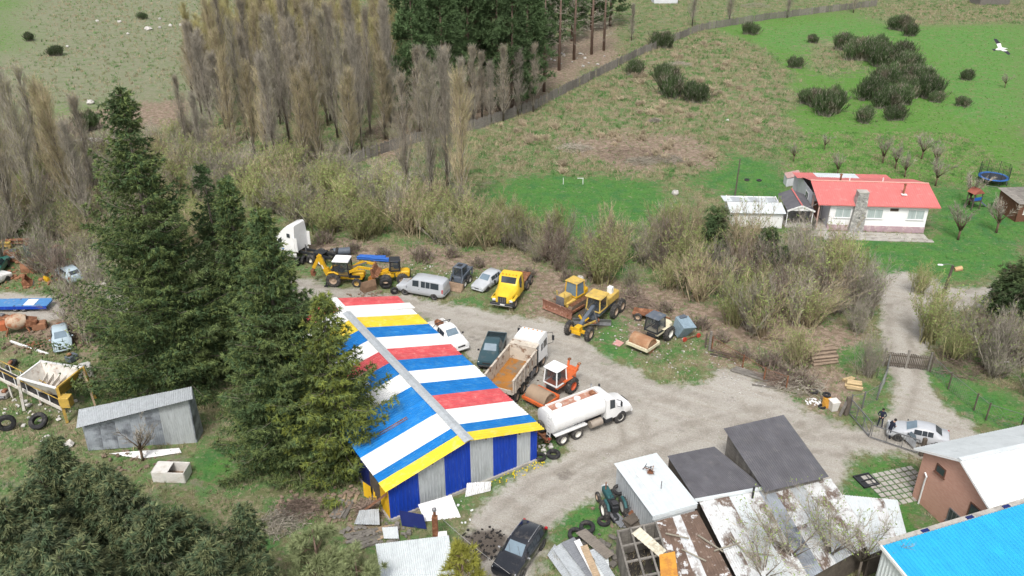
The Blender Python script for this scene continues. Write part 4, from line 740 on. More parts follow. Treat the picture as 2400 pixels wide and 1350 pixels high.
def px_roof(name, label, cpx, zs, n, mats, walls=None, pitch=.16, seg=1, rows=1, cat='shed', swap=False, **kw):
    P = [G(x, y, z) for (x, y), z in zip(cpx, zs)]; o = Vector((P[0].x, P[0].y, 0)); t = T(name, label, cat, o); q = [p - o for p in P]
    for r in range(rows):
        a, b = q[0].lerp(q[3], r / rows), q[1].lerp(q[2], r / rows); c, d = q[1].lerp(q[2], (r + 1) / rows), q[0].lerp(q[3], (r + 1) / rows)
        zz = Vector((0, 0, .022 * r)); sheets(t, a + zz, b + zz, c + zz, d + zz, n, mats, pitch=pitch, seg=seg, **kw)
    cc = sum(q, Vector()) / 4
    if walls:
        for i in range(4):
            a, b = q[i].lerp(cc, .05), q[(i + 1) % 4].lerp(cc, .05); wall(t, [(a.x, a.y, 0), (b.x, b.y, 0), (b.x, b.y, b.z - .12), (a.x, a.y, a.z - .12)], walls, inward=(cc.x, cc.y, 1))
    return t, q
RW, _ = px_roof('rusty_white_roof_shed', 'long low shed with white zinc roof streaked with rust in front of dark roofs', [(1765, 1430), (2050, 1270), (1948, 1122), (1636, 1172)], (2.05, 2.05, 2.2, 2.2), 9, [galv_r, galv_r, galv_w, galv_r, galv_dk, galv_r, galv], walls=wood_d, rows=2)
MB().cyl(_[3].lerp(_[2], .36) + Vector((.2, -.6, 0)), _[3].lerp(_[2], .36) + Vector((.2, -.6, .95)), .07, n=10).build('stove_pipe', M('sooty_pipe', (.03, .03, .03), rough=.6), RW)
px_roof('white_wing_roof_shed', 'white corrugated roof wing nearest the blue roofed building', [(2040, 1300), (2128, 1262), (2104, 1172), (1975, 1160)], (2.0, 1.9, 1.95, 2.1), 4, [galv_w, galv_w, galv_r], walls=wood_d)
px_roof('brown_rusted_roof_shed', 'shed with brown rusted roof beside the open rafters', [(1590, 1430), (1760, 1430), (1634, 1196), (1537, 1222)], (2.05, 2.05, 2.1, 2.1), 5, [galv_rr, galv_rr, galv_r], walls=wood_d, pitch=.2)
# open rafters
P = [G(x, y, 2.05) for x, y in ((1498, 1440), (1602, 1420), (1536, 1226), (1447, 1246))]; o = Vector((P[3].x, P[3].y, 0)); RF = T('roofless_wooden_shed', 'roofless grey wooden shed with open rafters and dark inside', 'shed', o); q = [p - o for p in P]
for k in range(6): MB().beam(q[3].lerp(q[0], k / 5), q[2].lerp(q[1], k / 5), .12, .1).build('rafter', wood_g, RF)
for k in range(4): a, b = q[3].lerp(q[2], k / 3), q[0].lerp(q[1], k / 3); MB().beam(a + Vector((0, 0, .1)), b + Vector((0, 0, .1)), .12, .09).build('purlin', wood_g, RF)
for i in range(4):
    a, b = q[i], q[(i + 1) % 4]; n = max(4, int((b - a).length / .25)); cc = sum(q, Vector()) / 4
    for k in range(n):
        u, v = a.lerp(b, k / n), a.lerp(b, (k + .93) / n); wall(RF, [(u.x, u.y, 0), (v.x, v.y, 0), (v.x, v.y, 2.0), (u.x, u.y, 2.0)], wood_g, 'wall_board', .03, inward=(cc.x, cc.y, 1))
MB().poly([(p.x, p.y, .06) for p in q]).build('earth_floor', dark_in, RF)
# ---------------------------------------------------------------- brick house
BH = T('brick_house', 'salmon brick house with white metal gable roof', 'house', (27.66, 45.5, 0), math.radians(16.4)); HW, HLn = 6.3, 13.0
def brick_material():
    m = bpy.data.materials.new('salmon_brick'); m.use_nodes = True; N, L = m.node_tree.nodes, m.node_tree.links; b = N['Principled BSDF']; b.inputs['Roughness'].default_value = .9
    tc = N.new('ShaderNodeTexCoord'); mp = N.new('ShaderNodeMapping'); mp.inputs['Rotation'].default_value = (0, PI / 2, PI / 2) ; sep = N.new('ShaderNodeSeparateXYZ'); cmb = N.new('ShaderNodeCombineXYZ'); L.new(tc.outputs['Object'], sep.inputs[0]); add = N.new('ShaderNodeMath'); L.new(sep.outputs[0], add.inputs[0]); L.new(sep.outputs[1], add.inputs[1]); L.new(add.outputs[0], cmb.inputs[0]); L.new(sep.outputs[2], cmb.inputs[1])
    t = N.new('ShaderNodeTexBrick'); t.inputs['Scale'].default_value = 1; t.inputs['Brick Width'].default_value = .26; t.inputs['Row Height'].default_value = .1; t.inputs['Mortar Size'].default_value = .008; t.inputs['Color1'].default_value = (.52, .27, .20, 1); t.inputs['Color2'].default_value = (.57, .32, .24, 1); t.inputs['Mortar'].default_value = (.48, .34, .28, 1); L.new(cmb.outputs[0], t.inputs[0]); L.new(t.outputs[0], b.inputs['Base Color']); return m
brick_m = brick_material()
eL, eR, rd = 4.0, 4.0, 5.6   # local: X along ridge, -Y towards camera
gab = [(0, 0, 0), (0, -HW, 0), (0, -HW, eR), (0, -HW / 2, rd), (0, 0, eL)]; wall(BH, gab, brick_m, 'gable_wall', .2, inward=(1, -3, 2)); wall(BH, [(x + HLn, y, z) for x, y, z in gab], brick_m, 'gable_wall', .2, inward=(1, -3, 2))
wall(BH, [(.2, 0, 0), (HLn, 0, 0), (HLn, 0, eL), (.2, 0, eL)], brick_m, 'wall', .2, inward=(1, -3, 2)); wall(BH, [(.2, -HW, 0), (HLn, -HW, 0), (HLn, -HW, eL), (.2, -HW, eL)], brick_m, 'wall', .2, inward=(1, -3, 2))
sheets(BH, (-.45, .5, eL - .12), (HLn + .4, .5, eL - .12), (HLn + .4, -HW / 2, rd + .1), (-.45, -HW / 2, rd + .1), 13, galv_w, pitch=.2, amp=.014)
sheets(BH, (-.45, -HW - .5, eR - .12), (HLn + .4, -HW - .5, eR - .12), (HLn + .4, -HW / 2, rd + .1), (-.45, -HW / 2, rd + .1), 13, paint_w, pitch=.2, amp=.014)
MB().box((HLn / 2, -HW / 2, rd + .14), (HLn + .9, .35, .04)).build('ridge_cap', galv_w, BH)
for y0, z0, y1, z1 in ((.5, eL - .2, -HW / 2, rd + .02), (-HW - .5, eR - .2, -HW / 2, rd + .02)): MB().beam((-.42, y0, z0), (-.42, y1, z1), .04, .16).build('barge_board', frame_w, BH)
window(BH, (-.01, -1.65, 3.55), .75, .6, PI, glass_d, frame_br, bars=0); window(BH, (-.01, -5.0, 2.6), 1.1, 1.3, PI, glass_d, frame_br, bars=0); window(BH, (-.01, -3.6, 1.15), .9, 1.0, PI, glass_d, steel, bars=2)
MB().tube([(-.1, -.75, 0), (-.1, -.75, 2.0), (-.15, -.85, 2.4), (-.1, -.6, 2.6)], .06, 8).build('drain_pipe', frame_w, BH, smooth=60)
# ---------------------------------------------------------------- blue roofed building
BA, BB_ = G(2065, 1280, 4.6), G(2430, 1171, 4.6); e_ = (BB_ - BA).normalized(); pr = Vector((e_.y, -e_.x, 0)); BL = T('blue_roof_building', 'white walled building with bright blue corrugated roof in the lower right corner', 'building', (BA.x, BA.y, 0), math.atan2(e_.y, e_.x))
LB, DB = 13.0, 8.0
sheets(BL, (0, -DB, 3.3), (LB, -DB, 3.3), (LB, 0, 4.6), (0, 0, 4.6), 13, roof_cyan, pitch=.25, amp=.03, trap=True)
wall(BL, [(.15, -.15, 0), (LB, -.15, 0), (LB, -.15, 4.5), (.15, -.15, 4.5)], white_p); wall(BL, [(.15, -DB + .2, 0), (LB, -DB + .2, 0), (LB, -DB + .2, 3.2), (.15, -DB + .2, 3.2)], white_p)
for i in range(8): upright(BL, -DB + .2 + i * .97, -DB + .2 + (i + 1) * .97, 0, lambda y: 4.45 + y * .1625, .12, galv_w, axis='y', bot=.05, amp=.025)
MB().beam((-.05, 0, 4.62), (-.05, -DB, 3.32), .1, .2).build('barge_board', frame_w, BL)
for k in range(5): MB().beam((k * 2.6 - .02, .16, 4.6), (k * 2.6 + 2.57, .16, 4.6), .3, .12).build('gutter', conc, BL)
for x in (3.2, 6.5, 9.3): MB().box((x, .1, 4.69), (.5, .2, .05)).build('gutter_bracket', wall_nb, BL)
# ---------------------------------------------------------------- white house with red roof
WH = T('white_house', 'white clapboard house with salmon red roof and stone chimney', 'house', (36.88, 91.55, 0), math.radians(-4.4)); HL = 11.0; HD = 8.6
def siding(parent, x0, x1, y, z0, z1, mat, name='wall', flip=1):
    b = MB(); n = int((z1 - z0) / .2)
    for i in range(n): za, zb = z0 + (z1 - z0) * i / n, z0 + (z1 - z0) * (i + 1) / n; b.add([(x0, y - .025 * flip, za), (x1, y - .025 * flip, za), (x1, y, zb), (x0, y, zb), (x0, y, za), (x1, y, za)], [(0, 1, 2, 3), (4, 5, 1, 0)])
    b.box(((x0 + x1) / 2, y + .1 * flip, (z0 + z1) / 2), (x1 - x0, .18, z1 - z0)); return b.build(name, mat, parent)
siding(WH, 0, HL, 0, .75, 3.35, white_p); MB().box((HL / 2, .08, .36), (HL + .06, .24, .78)).build('plinth', plinth_m, WH)
wall(WH, [(HL, .2, 0), (HL, HD, 0), (HL, HD, 3.4), (HL, HD / 2, 4.5), (HL, .2, 3.4)], grey_wall, inward=(0, 3, 1)); wall(WH, [(0, .2, 0), (0, 3.0, 0), (0, 3.0, 3.6), (0, .2, 3.4)], grey_wall, 'porch_wall', inward=(3, 1, 1)); wall(WH, [(0, HD, 0), (HL, HD, 0), (HL, HD, 3.4), (0, HD, 3.4)], white_p, inward=(3, 1, 1))
sheets(WH, (-1.55, -.42, 3.36), (HL + 1.15, -.42, 3.36), (HL + 1.15, HD / 2, 4.55), (-1.55, HD / 2, 4.55), 13, roof_red, pitch=.25, amp=.01, trap=True)
sheets(WH, (-1.55, HD + .4, 3.36), (HL + 1.15, HD + .4, 3.36), (HL + 1.15, HD / 2, 4.55), (-1.55, HD / 2, 4.55), 13, roof_red, pitch=.25, amp=.01, trap=True)
MB().box((HL / 2 - .2, HD / 2, 4.58), (HL + 2.7, .3, .04)).build('ridge_cap', M('pale_red_ridge', (.68, .36, .30), rough=.6), WH)
MB().box((HL / 2 - .2, -.44, 3.31), (HL + 2.7, .05, .12)).build('fascia', roof_red, WH)
for x, w_ in ((1.35, 1.75), (4.95, 1.75), (9.55, 1.85)): window(WH, (x + .15, -.03, 2.25), w_, 1.15, -PI / 2, glass_c, frame_w, bars=1)
window(WH, (7.2, -.03, 2.8), .85, .24, -PI / 2, glass_d, frame_br, sill=False, bars=0)
cp = MB()
cp.loft([[(2.35, -.6, 0), (4.0, -.6, 0), (4.0, .6, 0), (2.35, .6, 0)], [(2.6, -.55, 3.3), (3.9, -.55, 3.3), (3.9, .6, 3.3), (2.6, .6, 3.3)], [(2.75, -.5, 4.85), (3.85, -.5, 4.85), (3.85, .55, 4.85), (2.75, .55, 4.85)]]); ch = cp.build('chimney', stone_m, WH)
MB().box((3.3, .02, 4.9), (1.2, 1.12, .1)).build('chimney_cap', conc, ch); MB().box((3.25, -.585, 1.9), (.14, .03, .14)).build('vent_hole', glass_d, ch)
for k in range(26):
    z = .1 + (k // 2) * .36; x = 2.85 + (k % 2) * .6 + RB.uniform(-.15, .15); MB().box((x, -.585 + .012 * z, z), (RB.uniform(.25, .5), .06, RB.uniform(.18, .3)), ch=.03).build('stone', stone_m, ch)
for x, y in ((8.6, 2.0), (2.1, HD / 2 + .6)):
    p_ = MB().cyl((x, y, 3.8), (x, y, 5.1), .11, n=10).build('flue', rust, WH); MB().cyl((x, y, 5.12), (x, y, 5.22), .17, n=10).build('flue_cap', rust, p_)
for x, y in ((3.3, HD / 2 + 1.0), (7.2, HD / 2 + 1.0)): MB().cyl((x, y, 4.1), (x, y, 4.75), .07, n=8).build('vent_pipe', frame_w, WH)
MB().box((8.6, 1.75, 4.02), (.6, .5, .05)).build('flue_flashing', paint_w, WH)
# porch, posts, back wing
for x, y in ((-1.35, -.2), (-1.35, 2.6)): MB().box((x, y, 1.65), (.14, .14, 3.3)).build('porch_post', M('pinkish_post', (.50, .33, .28), rough=.7), WH)
MB().box((-.75, 1.3, .12), (1.5, 3.4, .24)).build('porch_floor', conc, WH); MB().box((-.65, 3.02, 1.35), (.85, .06, 2.1)).build('door', frame_br, WH); MB().box((-1.2, 1.3, .7), (.08, 2.4, .9)).build('porch_rail', M('pinkish_rail', (.40, .26, .22), rough=.8), WH)
wall(WH, [(-1.4, 3.1, 0), (0, 3.1, 0), (0, 3.1, 3.5), (-1.4, 3.1, 3.5)], grey_wall, 'porch_wall', inward=(0, 5, 1)); wall(WH, [(-1.4, 3.1, 0), (-1.4, 10.4, 0), (-1.4, 10.4, 3.2), (-1.4, 3.1, 3.4)], grey_wall, 'wing_wall', inward=(3, 5, 1)); window(WH, (-1.42, 5.2, 2.0), 1.3, 1.5, PI, glass_d, frame_w, bars=1)
sheets(WH, (-2.2, 10.6, 3.3), (HL - 1.6, 10.6, 3.3), (HL - 1.6, HD - .8, 3.55), (-2.2, HD - .8, 3.55), 9, [roof_red, roof_red, galv_w, galv_w, galv_w, galv_w, roof_red, roof_red, roof_red], pitch=.25, amp=.012, trap=True); wall(WH, [(-1.9, 10.4, 0), (HL - 2, 10.4, 0), (HL - 2, 10.4, 3.2), (-1.9, 10.4, 3.2)], grey_wall, 'wing_wall', inward=(3, 5, 1))
MB().box((HL / 2 - 1, -1.2, .03), (HL + 1.8, 1.5, .1)).box((HL / 2 - .3, -2.35, .02), (HL + 1.2, .7, .08)).build('concrete_path', conc, WH)
# carport with little gable
o = G(1838, 530); CPT = T('gabled_carport', 'small gabled carport with grey roof and red ridge between white shed and house', 'carport', o, math.radians(-4))
ra, rb, rl, rr_ = [Vector((0, 0, 0)) for _ in range(4)]
for s_, w_ in ((-1, 1.6), (1, 1.6)):
    sheets(CPT, (1.6 + s_ * w_, -.3, 2.1), (1.6 + s_ * w_, 5.2, 2.1), (1.6, 5.2, 2.75), (1.6, -.3, 2.75), 5, roof_dk, pitch=.18, amp=.012); MB().beam((1.6 + s_ * w_, -.34, 2.06), (1.6, -.34, 2.72), .05, .2).build('barge_board', frame_w, CPT)
    for y in (0, 2.5, 5): MB().box((1.6 + s_ * 1.45, y, 1.03), (.1, .1, 2.06)).build('post', frame_w, CPT)
MB().poly([(.1, -.28, 2.1), (3.1, -.28, 2.1), (1.6, -.28, 2.68)]).build('gable_panel', white_p, CPT); MB().beam((1.6, -.35, 2.8), (1.6, 5.25, 2.8), .16, .05).build('ridge_cap', roof_red, CPT); MB().box((1.6, 2.4, .02), (3.2, 5.6, .08)).build('concrete_floor', conc, CPT)
wall(CPT, [(3.3, -1.2, 0), (3.3, 1.4, 0), (3.3, 1.4, 1.3), (3.3, -1.2, 1.3)], wood_g, 'screen_wall', inward=(0, 0, 0)); MB().box((2.2, -1.1, .14), (.9, .6, .06), rz=.3).build('loose_board', wood_t, CPT)
# white shed with zinc roof
a_, b_ = G(1712, 533), G(1832, 536); WS = T('white_tin_roof_shed', 'low white shed with pale zinc roof left of the carport', 'shed', a_, math.radians(-3)); WSL = (b_ - a_).length
wall(WS, [(0, 0, 0), (WSL, 0, 0), (WSL, 0, 1.95), (0, 0, 1.95)], white_p, inward=(1, 3, 1)); wall(WS, [(0, 0, 0), (0, 4.6, 0), (0, 4.6, 2.3), (0, 0, 1.95)], white_p, inward=(1, 3, 1)); wall(WS, [(WSL, 0, 0), (WSL, 4.6, 0), (WSL, 4.6, 2.3), (WSL, 0, 1.95)], white_p, inward=(1, 3, 1)); wall(WS, [(0, 4.6, 0), (WSL, 4.6, 0), (WSL, 4.6, 2.2), (0, 4.6, 2.2)], white_p, inward=(1, 3, 1))
sheets(WS, (-.3, -.35, 1.98), (WSL + .2, -.35, 1.98), (WSL + .2, 2.3, 2.35), (-.3, 2.3, 2.35), 6, galv_w, pitch=.18, amp=.014); sheets(WS, (-.6, 4.9, 2.1), (WSL - .2, 4.9, 2.1), (WSL - .2, 2.3, 2.38), (-.6, 2.3, 2.38), 6, [galv_w, galv], pitch=.18, amp=.014)
# little roofs at the edges
px_roof('tin_lean_to', 'tiny lean-to with pinkish tin roof behind the house corner', [(1845, 418), (1880, 412), (1872, 398), (1838, 405)], (1.2, 1.2, 1.4, 1.4), 2, M('pinkish_tin', (.42, .27, .25), rough=.7), walls=grey_wall, pitch=.25)
px_roof('corrugated_hut', 'pale corrugated iron hut roof at the bottom edge between two pines', [(905, 1440), (1080, 1440), (1052, 1255), (880, 1275)], (2.2, 2.2, 2.25, 2.25), 5, galv_w, walls=wood_d, pitch=.12, amp=.022)
BHt = T('brown_hut', 'dark brown wooden hut cut by the right edge near the orchard', 'hut', G(2378, 520), math.radians(4)); wall(BHt, [(0, 0, 0), (5, 0, 0), (5, 0, 2.4), (0, 0, 2.4)], M('brown_boards', (.15, .07, .045), rough=.8, var=.2), inward=(2, 3, 0)); wall(BHt, [(0, 0, 0), (0, 4, 0), (0, 4, 2.6), (0, 0, 2.4)], M('brown_boards', (.2, .1, .06)), inward=(2, 3, 0)); sheets(BHt, (-.3, -.4, 2.4), (5.3, -.4, 2.4), (5.3, 4.3, 2.75), (-.3, 4.3, 2.75), 5, wood_g)
window(BHt, (1.2, -.01, 1.4), .9, .8, -PI / 2, glass_d, frame_w)
# far slip of roofs beyond the slat fence
for i, (x, y, w_, d_, mt, lb) in enumerate([(1560, 8, 7, 5, M('pinkish_tin', (.42, .27, .25)), 'pinkish roofed far shack at the top edge behind the bushes'), (2330, 12, 9, 5, galv_w, 'white roofed far shed at the top right edge'), (2100, -2, 14, 5, wood_d, 'long dark far shed at the top edge right of the fence')]):
    p = G(x, y); t = T('far_shed', lb, 'shed', p, .1 * i); 
    for a, b in (((-w_ / 2, 0), (w_ / 2, 0)), ((w_ / 2, 0), (w_ / 2, d_)), ((-w_ / 2, d_), (w_ / 2, d_)), ((-w_ / 2, 0), (-w_ / 2, d_))): wall(t, [(*a, 0), (*b, 0), (*b, 2.3), (*a, 2.3)], wood_g if i else grey_wall, inward=(0, d_ / 2, 1))
    sheets(t, (-w_ / 2 - .3, -.3, 2.3), (w_ / 2 + .3, -.3, 2.3), (w_ / 2 + .3, d_ + .3, 2.9), (-w_ / 2 - .3, d_ + .3, 2.9), 4, mt, pitch=.5, amp=.03)
# ================================================================ VEHICLES
def P_(name, c, rough=.35, dirt=.18, coat=.3): return M(name, c, rough=rough, var=.07, vs=1.2, fine=.03, coat=coat, c2=tuple(.6 * q + .4 * d for q, d in zip(c, (.30, .26, .21))), s=1.4, lo=.55, hi=.8, spec=.5)
car_silver = P_('silver_paint', (.48, .50, .53)); car_white = P_('white_car_paint', (.80, .80, .79)); car_black = P_('black_car_paint', (.016, .018, .024), .2, coat=.8); car_green = P_('dark_teal_paint', (.035, .075, .09)); car_van = P_('grey_van_paint', (.45, .47, .50))
mach_y = M('machine_yellow', (.66, .38, .02), rough=.5, var=.12, vs=1.5, c2=(.42, .26, .06), s=2, lo=.56, hi=.72); mach_yd = M('faded_machine_yellow', (.58, .40, .10), rough=.6, var=.15, vs=1.5, c2=(.38, .27, .12), s=2, lo=.5, hi=.68)
truck_y = M('truck_yellow', (.74, .50, .035), rough=.4, var=.08, vs=1.5, c2=(.55, .38, .08), s=2, lo=.6, hi=.75, coat=.2); mach_o = M('machine_orange', (.62, .135, .04), rough=.55, var=.14, vs=1.5, c2=(.45, .16, .08), s=2.5, lo=.55, hi=.7)
mach_cr = M('cream_machine_paint', (.68, .62, .45), rough=.55, var=.1, vs=1.5, c2=(.45, .38, .26), s=2.5, lo=.58, hi=.72); mach_gr = M('grey_blue_machine_paint', (.105, .125, .155), rough=.5, var=.15, vs=2, c2=(.2, .19, .18), s=2, lo=.55, hi=.7)
mach_bk = M('black_machine_paint', (.030, .032, .036), rough=.5, var=.2, vs=2); truck_w = M('white_truck_paint', (.80, .80, .79), rough=.4, var=.05, vs=1.2, c2=(.62, .58, .52), s=1.2, lo=.6, hi=.8, coat=.2)
drum_m = M('rust_dusted_drum', (.33, .175, .095), rough=.75, var=.15, vs=1.2, c2=(.40, .26, .16), s=1.6, lo=.45, hi=.65); drum_d = M('dusty_drum', (.34, .25, .175), rough=.85, var=.12, vs=1.2)
blade_m = M('rusted_blade', (.26, .125, .085), rough=.75, var=.2, vs=1.5, c2=(.42, .28, .22), s=1.5, lo=.56, hi=.68, stretch=(.5, 3, 3)); bed_rust = M('rusty_dumper_floor', (.36, .155, .035), rough=.85, var=.2, vs=1, c2=(.24, .17, .11), s=1.1, lo=.5, hi=.58); bed_old = M('scraped_dumper_side', (.56, .50, .42), rough=.8, var=.15, vs=1.5, c2=(.25, .17, .12), s=1.7, lo=.52, hi=.6)
tyre_m = M('dusty_tyre', (.055, .053, .052), rough=.9, var=.3, vs=4, c2=(.13, .115, .10), s=4, lo=.5, hi=.7); rim_s = M('steel_rim', (.45, .45, .45), rough=.4, metal=.4, var=.15); rim_t = M('tan_dusty_rim', (.40, .30, .22), rough=.7, var=.2); rim_y = M('yellow_rim', (.5, .34, .12), rough=.6, var=.2); rim_o = M('orange_rim', (.6, .12, .05), rough=.6); rim_w = M('white_rim', (.70, .68, .62), rough=.6)
lamp_w = M('clear_lamp', (.62, .64, .66), rough=.15, spec=.6, var=.03); lamp_r = M('red_lamp', (.45, .015, .02), rough=.25, spec=.5); lamp_o = M('orange_lamp', (.7, .25, .02), rough=.3); plate_m = M('number_plate', (.7, .7, .68), rough=.4); chrome = M('chrome', (.6, .6, .6), rough=.2, metal=.8, var=.05); trim_k = M('black_plastic_trim', (.035, .035, .037), rough=.6, var=.1); glass_b = M('sky_tinted_glass', (.16, .22, .27), rough=.08, spec=.8, var=.12, vs=2); seat_m = M('cab_seat', (.05, .05, .055), rough=.9)  # glass_b has the reflected sky put into its blue-grey base colour
_wc = {}
def wheel(parent, x, y, r, w, rim=None, side=None, knob=False, z=None, name='wheel', dish=.3):
    k = (round(r, 3), round(w, 3), knob)
    if k not in _wc:
        b = MB(); ri = r * .56; b.lathe([(ri, -w / 2), (r * .9, -w / 2), (r, -w * .34), (r, w * .34), (r * .9, w / 2), (ri, w / 2), (ri, -w / 2)], axis='y', n=22)
        if knob:
            for i in range(18):
                a = 2 * PI * i / 18
                for s_ in (-1, 1): b.box((r * 1.0 * math.cos(a + .08 * s_), s_ * w * .24, r * 1.0 * math.sin(a + .08 * s_)), (.09 * r + .02, w * .44, .09 * r + .02))
        t = b.build('wheel_mesh', tyre_m, None, smooth=40); tm = t.data; bpy.data.objects.remove(t)
        c = MB(); c.lathe([(0, w * .10), (r * .16, w * .16), (r * .18, w * .06), (r * .40, w * .02), (r * .50, w * .38), (r * .57, w * .44), (r * .57, -w * .44), (0.01, -w * .40)], axis='y', n=18); t = c.build('rim_mesh', rim_s, None, smooth=35); rm = t.data; bpy.data.objects.remove(t); _wc[k] = (tm, rm)
    tm, rm = _wc[k]; s_ = side if side is not None else (1 if y > 0 else -1)
    o = link(name, tm, parent, (x, y, r if z is None else z)); rm2 = _wc.setdefault((k, (rim or rim_s).name), None)
    if rm2 is None: rm2 = rm.copy(); rm2.materials.clear(); rm2.materials.append(rim or rim_s); _wc[(k, (rim or rim_s).name)] = rm2
    q = link('rim', rm2, o); q.rotation_euler = (0, 0, 0 if s_ > 0 else PI); return o
def pose(front, rear, side, ht, xf, xr):                       # wheel contacts seen on one side -> location and heading
    a, b = G(*front), G(*rear); h = math.atan2(a.y - b.y, a.x - b.x); c, s_ = math.cos(h), math.sin(h); m = (a + b) / 2; lx, ly = (xf + xr) / 2, side * ht
    return Vector((m.x - (lx * c - ly * s_), m.y - (lx * s_ + ly * c), 0)), h
def ring(x, zb, zm, zt, wm, wt):
    h = [(wm * .86, zb), (wm, zb + .16), (wm * 1.01, (zb + zm) / 2 + .05), (wm * .97, zm), (wt + .015, zt - .07), (wt * .86, zt)]
    return [(x, y, z) for y, z in h] + [(x, -y, z) for y, z in reversed(h)]
class Car:
    def __init__(s, t, secs, mat): s.t = t; s.R = [ring(*q) for q in secs]; MB().loft(s.R).build('body', mat, t, smooth=38)
    def pt(s, i, j, u, v, ka, kb, side):                        # point on the skin between sections i,j (u) and ring points ka,kb (v)
        f = lambda k: k if side > 0 else 11 - k
        A = Vector(s.R[i][f(ka)]).lerp(Vector(s.R[j][f(ka)]), u); B = Vector(s.R[i][f(kb)]).lerp(Vector(s.R[j][f(kb)]), u); return A.lerp(B, v)
    def side_glass(s, i, j, u0=.04, u1=.96, mat=None, v0=.10, v1=.9, name='side_window', both=True):
        for sd in ((1, -1) if both else (1,)):
            o = Vector((0, .012 * sd, .004)); p = [s.pt(i, j, u, v, 3, 4, sd) + o for u, v in ((u0, v0), (u1, v0), (u1, v1), (u0, v1))]; MB().quad(*p).build(name, mat or glass_d, s.t)
    def screen(s, i, j, name, mat, u0=.08, u1=.94, inset=.05):
        A = [Vector(s.R[i][k]) for k in (5, 6)]; B = [Vector(s.R[j][k]) for k in (5, 6)]; wa = [Vector(s.R[i][k]) for k in (4, 7)]; 
        n = (A[1] - A[0]).cross(B[0] - A[0]).normalized(); n = n if n.z > 0 else -n; o = n * .012; f = lambda u: (A[0].lerp(B[0], u), A[1].lerp(B[1], u)); p0, p1 = f(u0); p3, p2 = f(u1)
        MB().quad(p0.lerp(p1, inset) + o, p1.lerp(p0, inset) + o, p2.lerp(p3, inset) + o, p3.lerp(p2, inset) + o).build(name, mat, s.t)
def arches(t, xs, y, r):
    for x in xs:
        for s_ in (-1, 1): MB().lathe([(0.01, y - .08), (r * 1.14, y - .08), (r * 1.14, y + .004), (.01, y + .004)], axis='y', n=18, c=(x, 0, r)).build('wheel_arch', trim_k, t) if s_ > 0 else MB().lathe([(0.01, -y + .08), (r * 1.14, -y + .08), (r * 1.14, -y - .004), (.01, -y - .004)], axis='y', n=18, c=(x, 0, r)).build('wheel_arch', trim_k, t)
def lamps(t, x, y, z, sz, mat, name):
    for s_ in (-1, 1): MB().box((x, y * s_, z), sz, ch=.02).build(name, mat, t)
# ---- grey van
p, h = pose((950.4, 690), (1017.8, 702), 1, .82, 1.6, -1.6); t = T('parked_van', 'silver grey passenger van parked behind the striped shed', 'van', p, h)
c = Car(t, [(2.55, .42, .62, .72, .80, .72), (2.42, .28, .78, .95, .90, .80), (1.75, .26, .98, 1.10, .94, .82), (1.55, .26, 1.02, 1.20, .95, .80), (.75, .26, 1.08, 1.86, .95, .74), (.2, .26, 1.08, 1.93, .95, .78), (-1.2, .26, 1.08, 1.93, .95, .78), (-2.2, .28, 1.08, 1.90, .94, .76), (-2.5, .34, 1.02, 1.78, .92, .72), (-2.58, .42, .95, 1.5, .88, .68)], car_van)
c.screen(3, 4, 'windscreen', glass_b); c.side_glass(4, 5, .05, 1.3); c.side_glass(5, 6, .30, .62); c.side_glass(5, 6, .66, .98); c.side_glass(6, 7, .04, .92)
MB().quad((-2.565, .62, 1.05), (-2.565, -.62, 1.05), (-2.51, -.60, 1.66), (-2.51, .60, 1.66)).build('rear_window', glass_d, t)
arches(t, (1.6, -1.6), .95, .33); [wheel(t, x, y, .33, .21) for x in (1.6, -1.6) for y in (.87, -.87)]
lamps(t, 2.44, .72, .78, (.22, .3, .2), lamp_w, 'headlight'); lamps(t, -2.5, .86, 1.0, (.12, .12, .42), lamp_r, 'tail_light'); lamps(t, 1.35, 1.04, 1.12, (.1, .16, .16), car_van, 'mirror'); MB().box((-2.6, 0, .5), (.08, 1.5, .2), ch=.04).build('rear_bumper', car_van, t); MB().box((0, .962, .9), (.12, .02, .03)).build('door_handle', trim_k, t)
# ---- silver hatchback
p, h = pose((1144, 682), (1170, 664), 1, .72, 1.2, -1.2); t = T('parked_hatchback', 'silver hatchback parked on the grass between skid loader and yellow truck', 'car', p, h)
def hatch(t, mat, arch=True):
    c = Car(t, [(1.98, .36, .52, .58, .68, .60), (1.88, .22, .62, .74, .78, .66), (1.0, .2, .82, .90, .83, .70), (.82, .2, .84, .95, .83, .68), (.15, .2, .88, 1.38, .83, .60), (-.7, .2, .88, 1.42, .83, .60), (-1.35, .2, .90, 1.36, .82, .58), (-1.75, .24, .90, 1.02, .80, .60), (-1.85, .34, .72, .86, .74, .62)], mat)
    c.screen(3, 4, 'windscreen', glass_b); c.side_glass(4, 5, -.25, .5); c.side_glass(4, 5, .54, .98); c.side_glass(5, 6, .05, .7); c.screen(7, 6, 'rear_window', glass_d)
    arches(t, (1.2, -1.2), .83, .29); [wheel(t, x, y, .29, .18) for x in (1.2, -1.2) for y in (.755, -.755)]
    lamps(t, 1.84, .58, .62, (.2, .26, .15), lamp_w, 'headlight'); lamps(t, -1.78, .7, .85, (.12, .14, .2), lamp_r, 'tail_light'); lamps(t, .62, .92, .92, (.08, .14, .12), mat, 'mirror'); MB().box((1.95, 0, .36), (.14, 1.3, .16), ch=.04).build('front_bumper', mat, t); MB().box((2.0, 0, .52), (.03, .5, .1)).build('grille', trim_k, t)
hatch(t, car_silver)
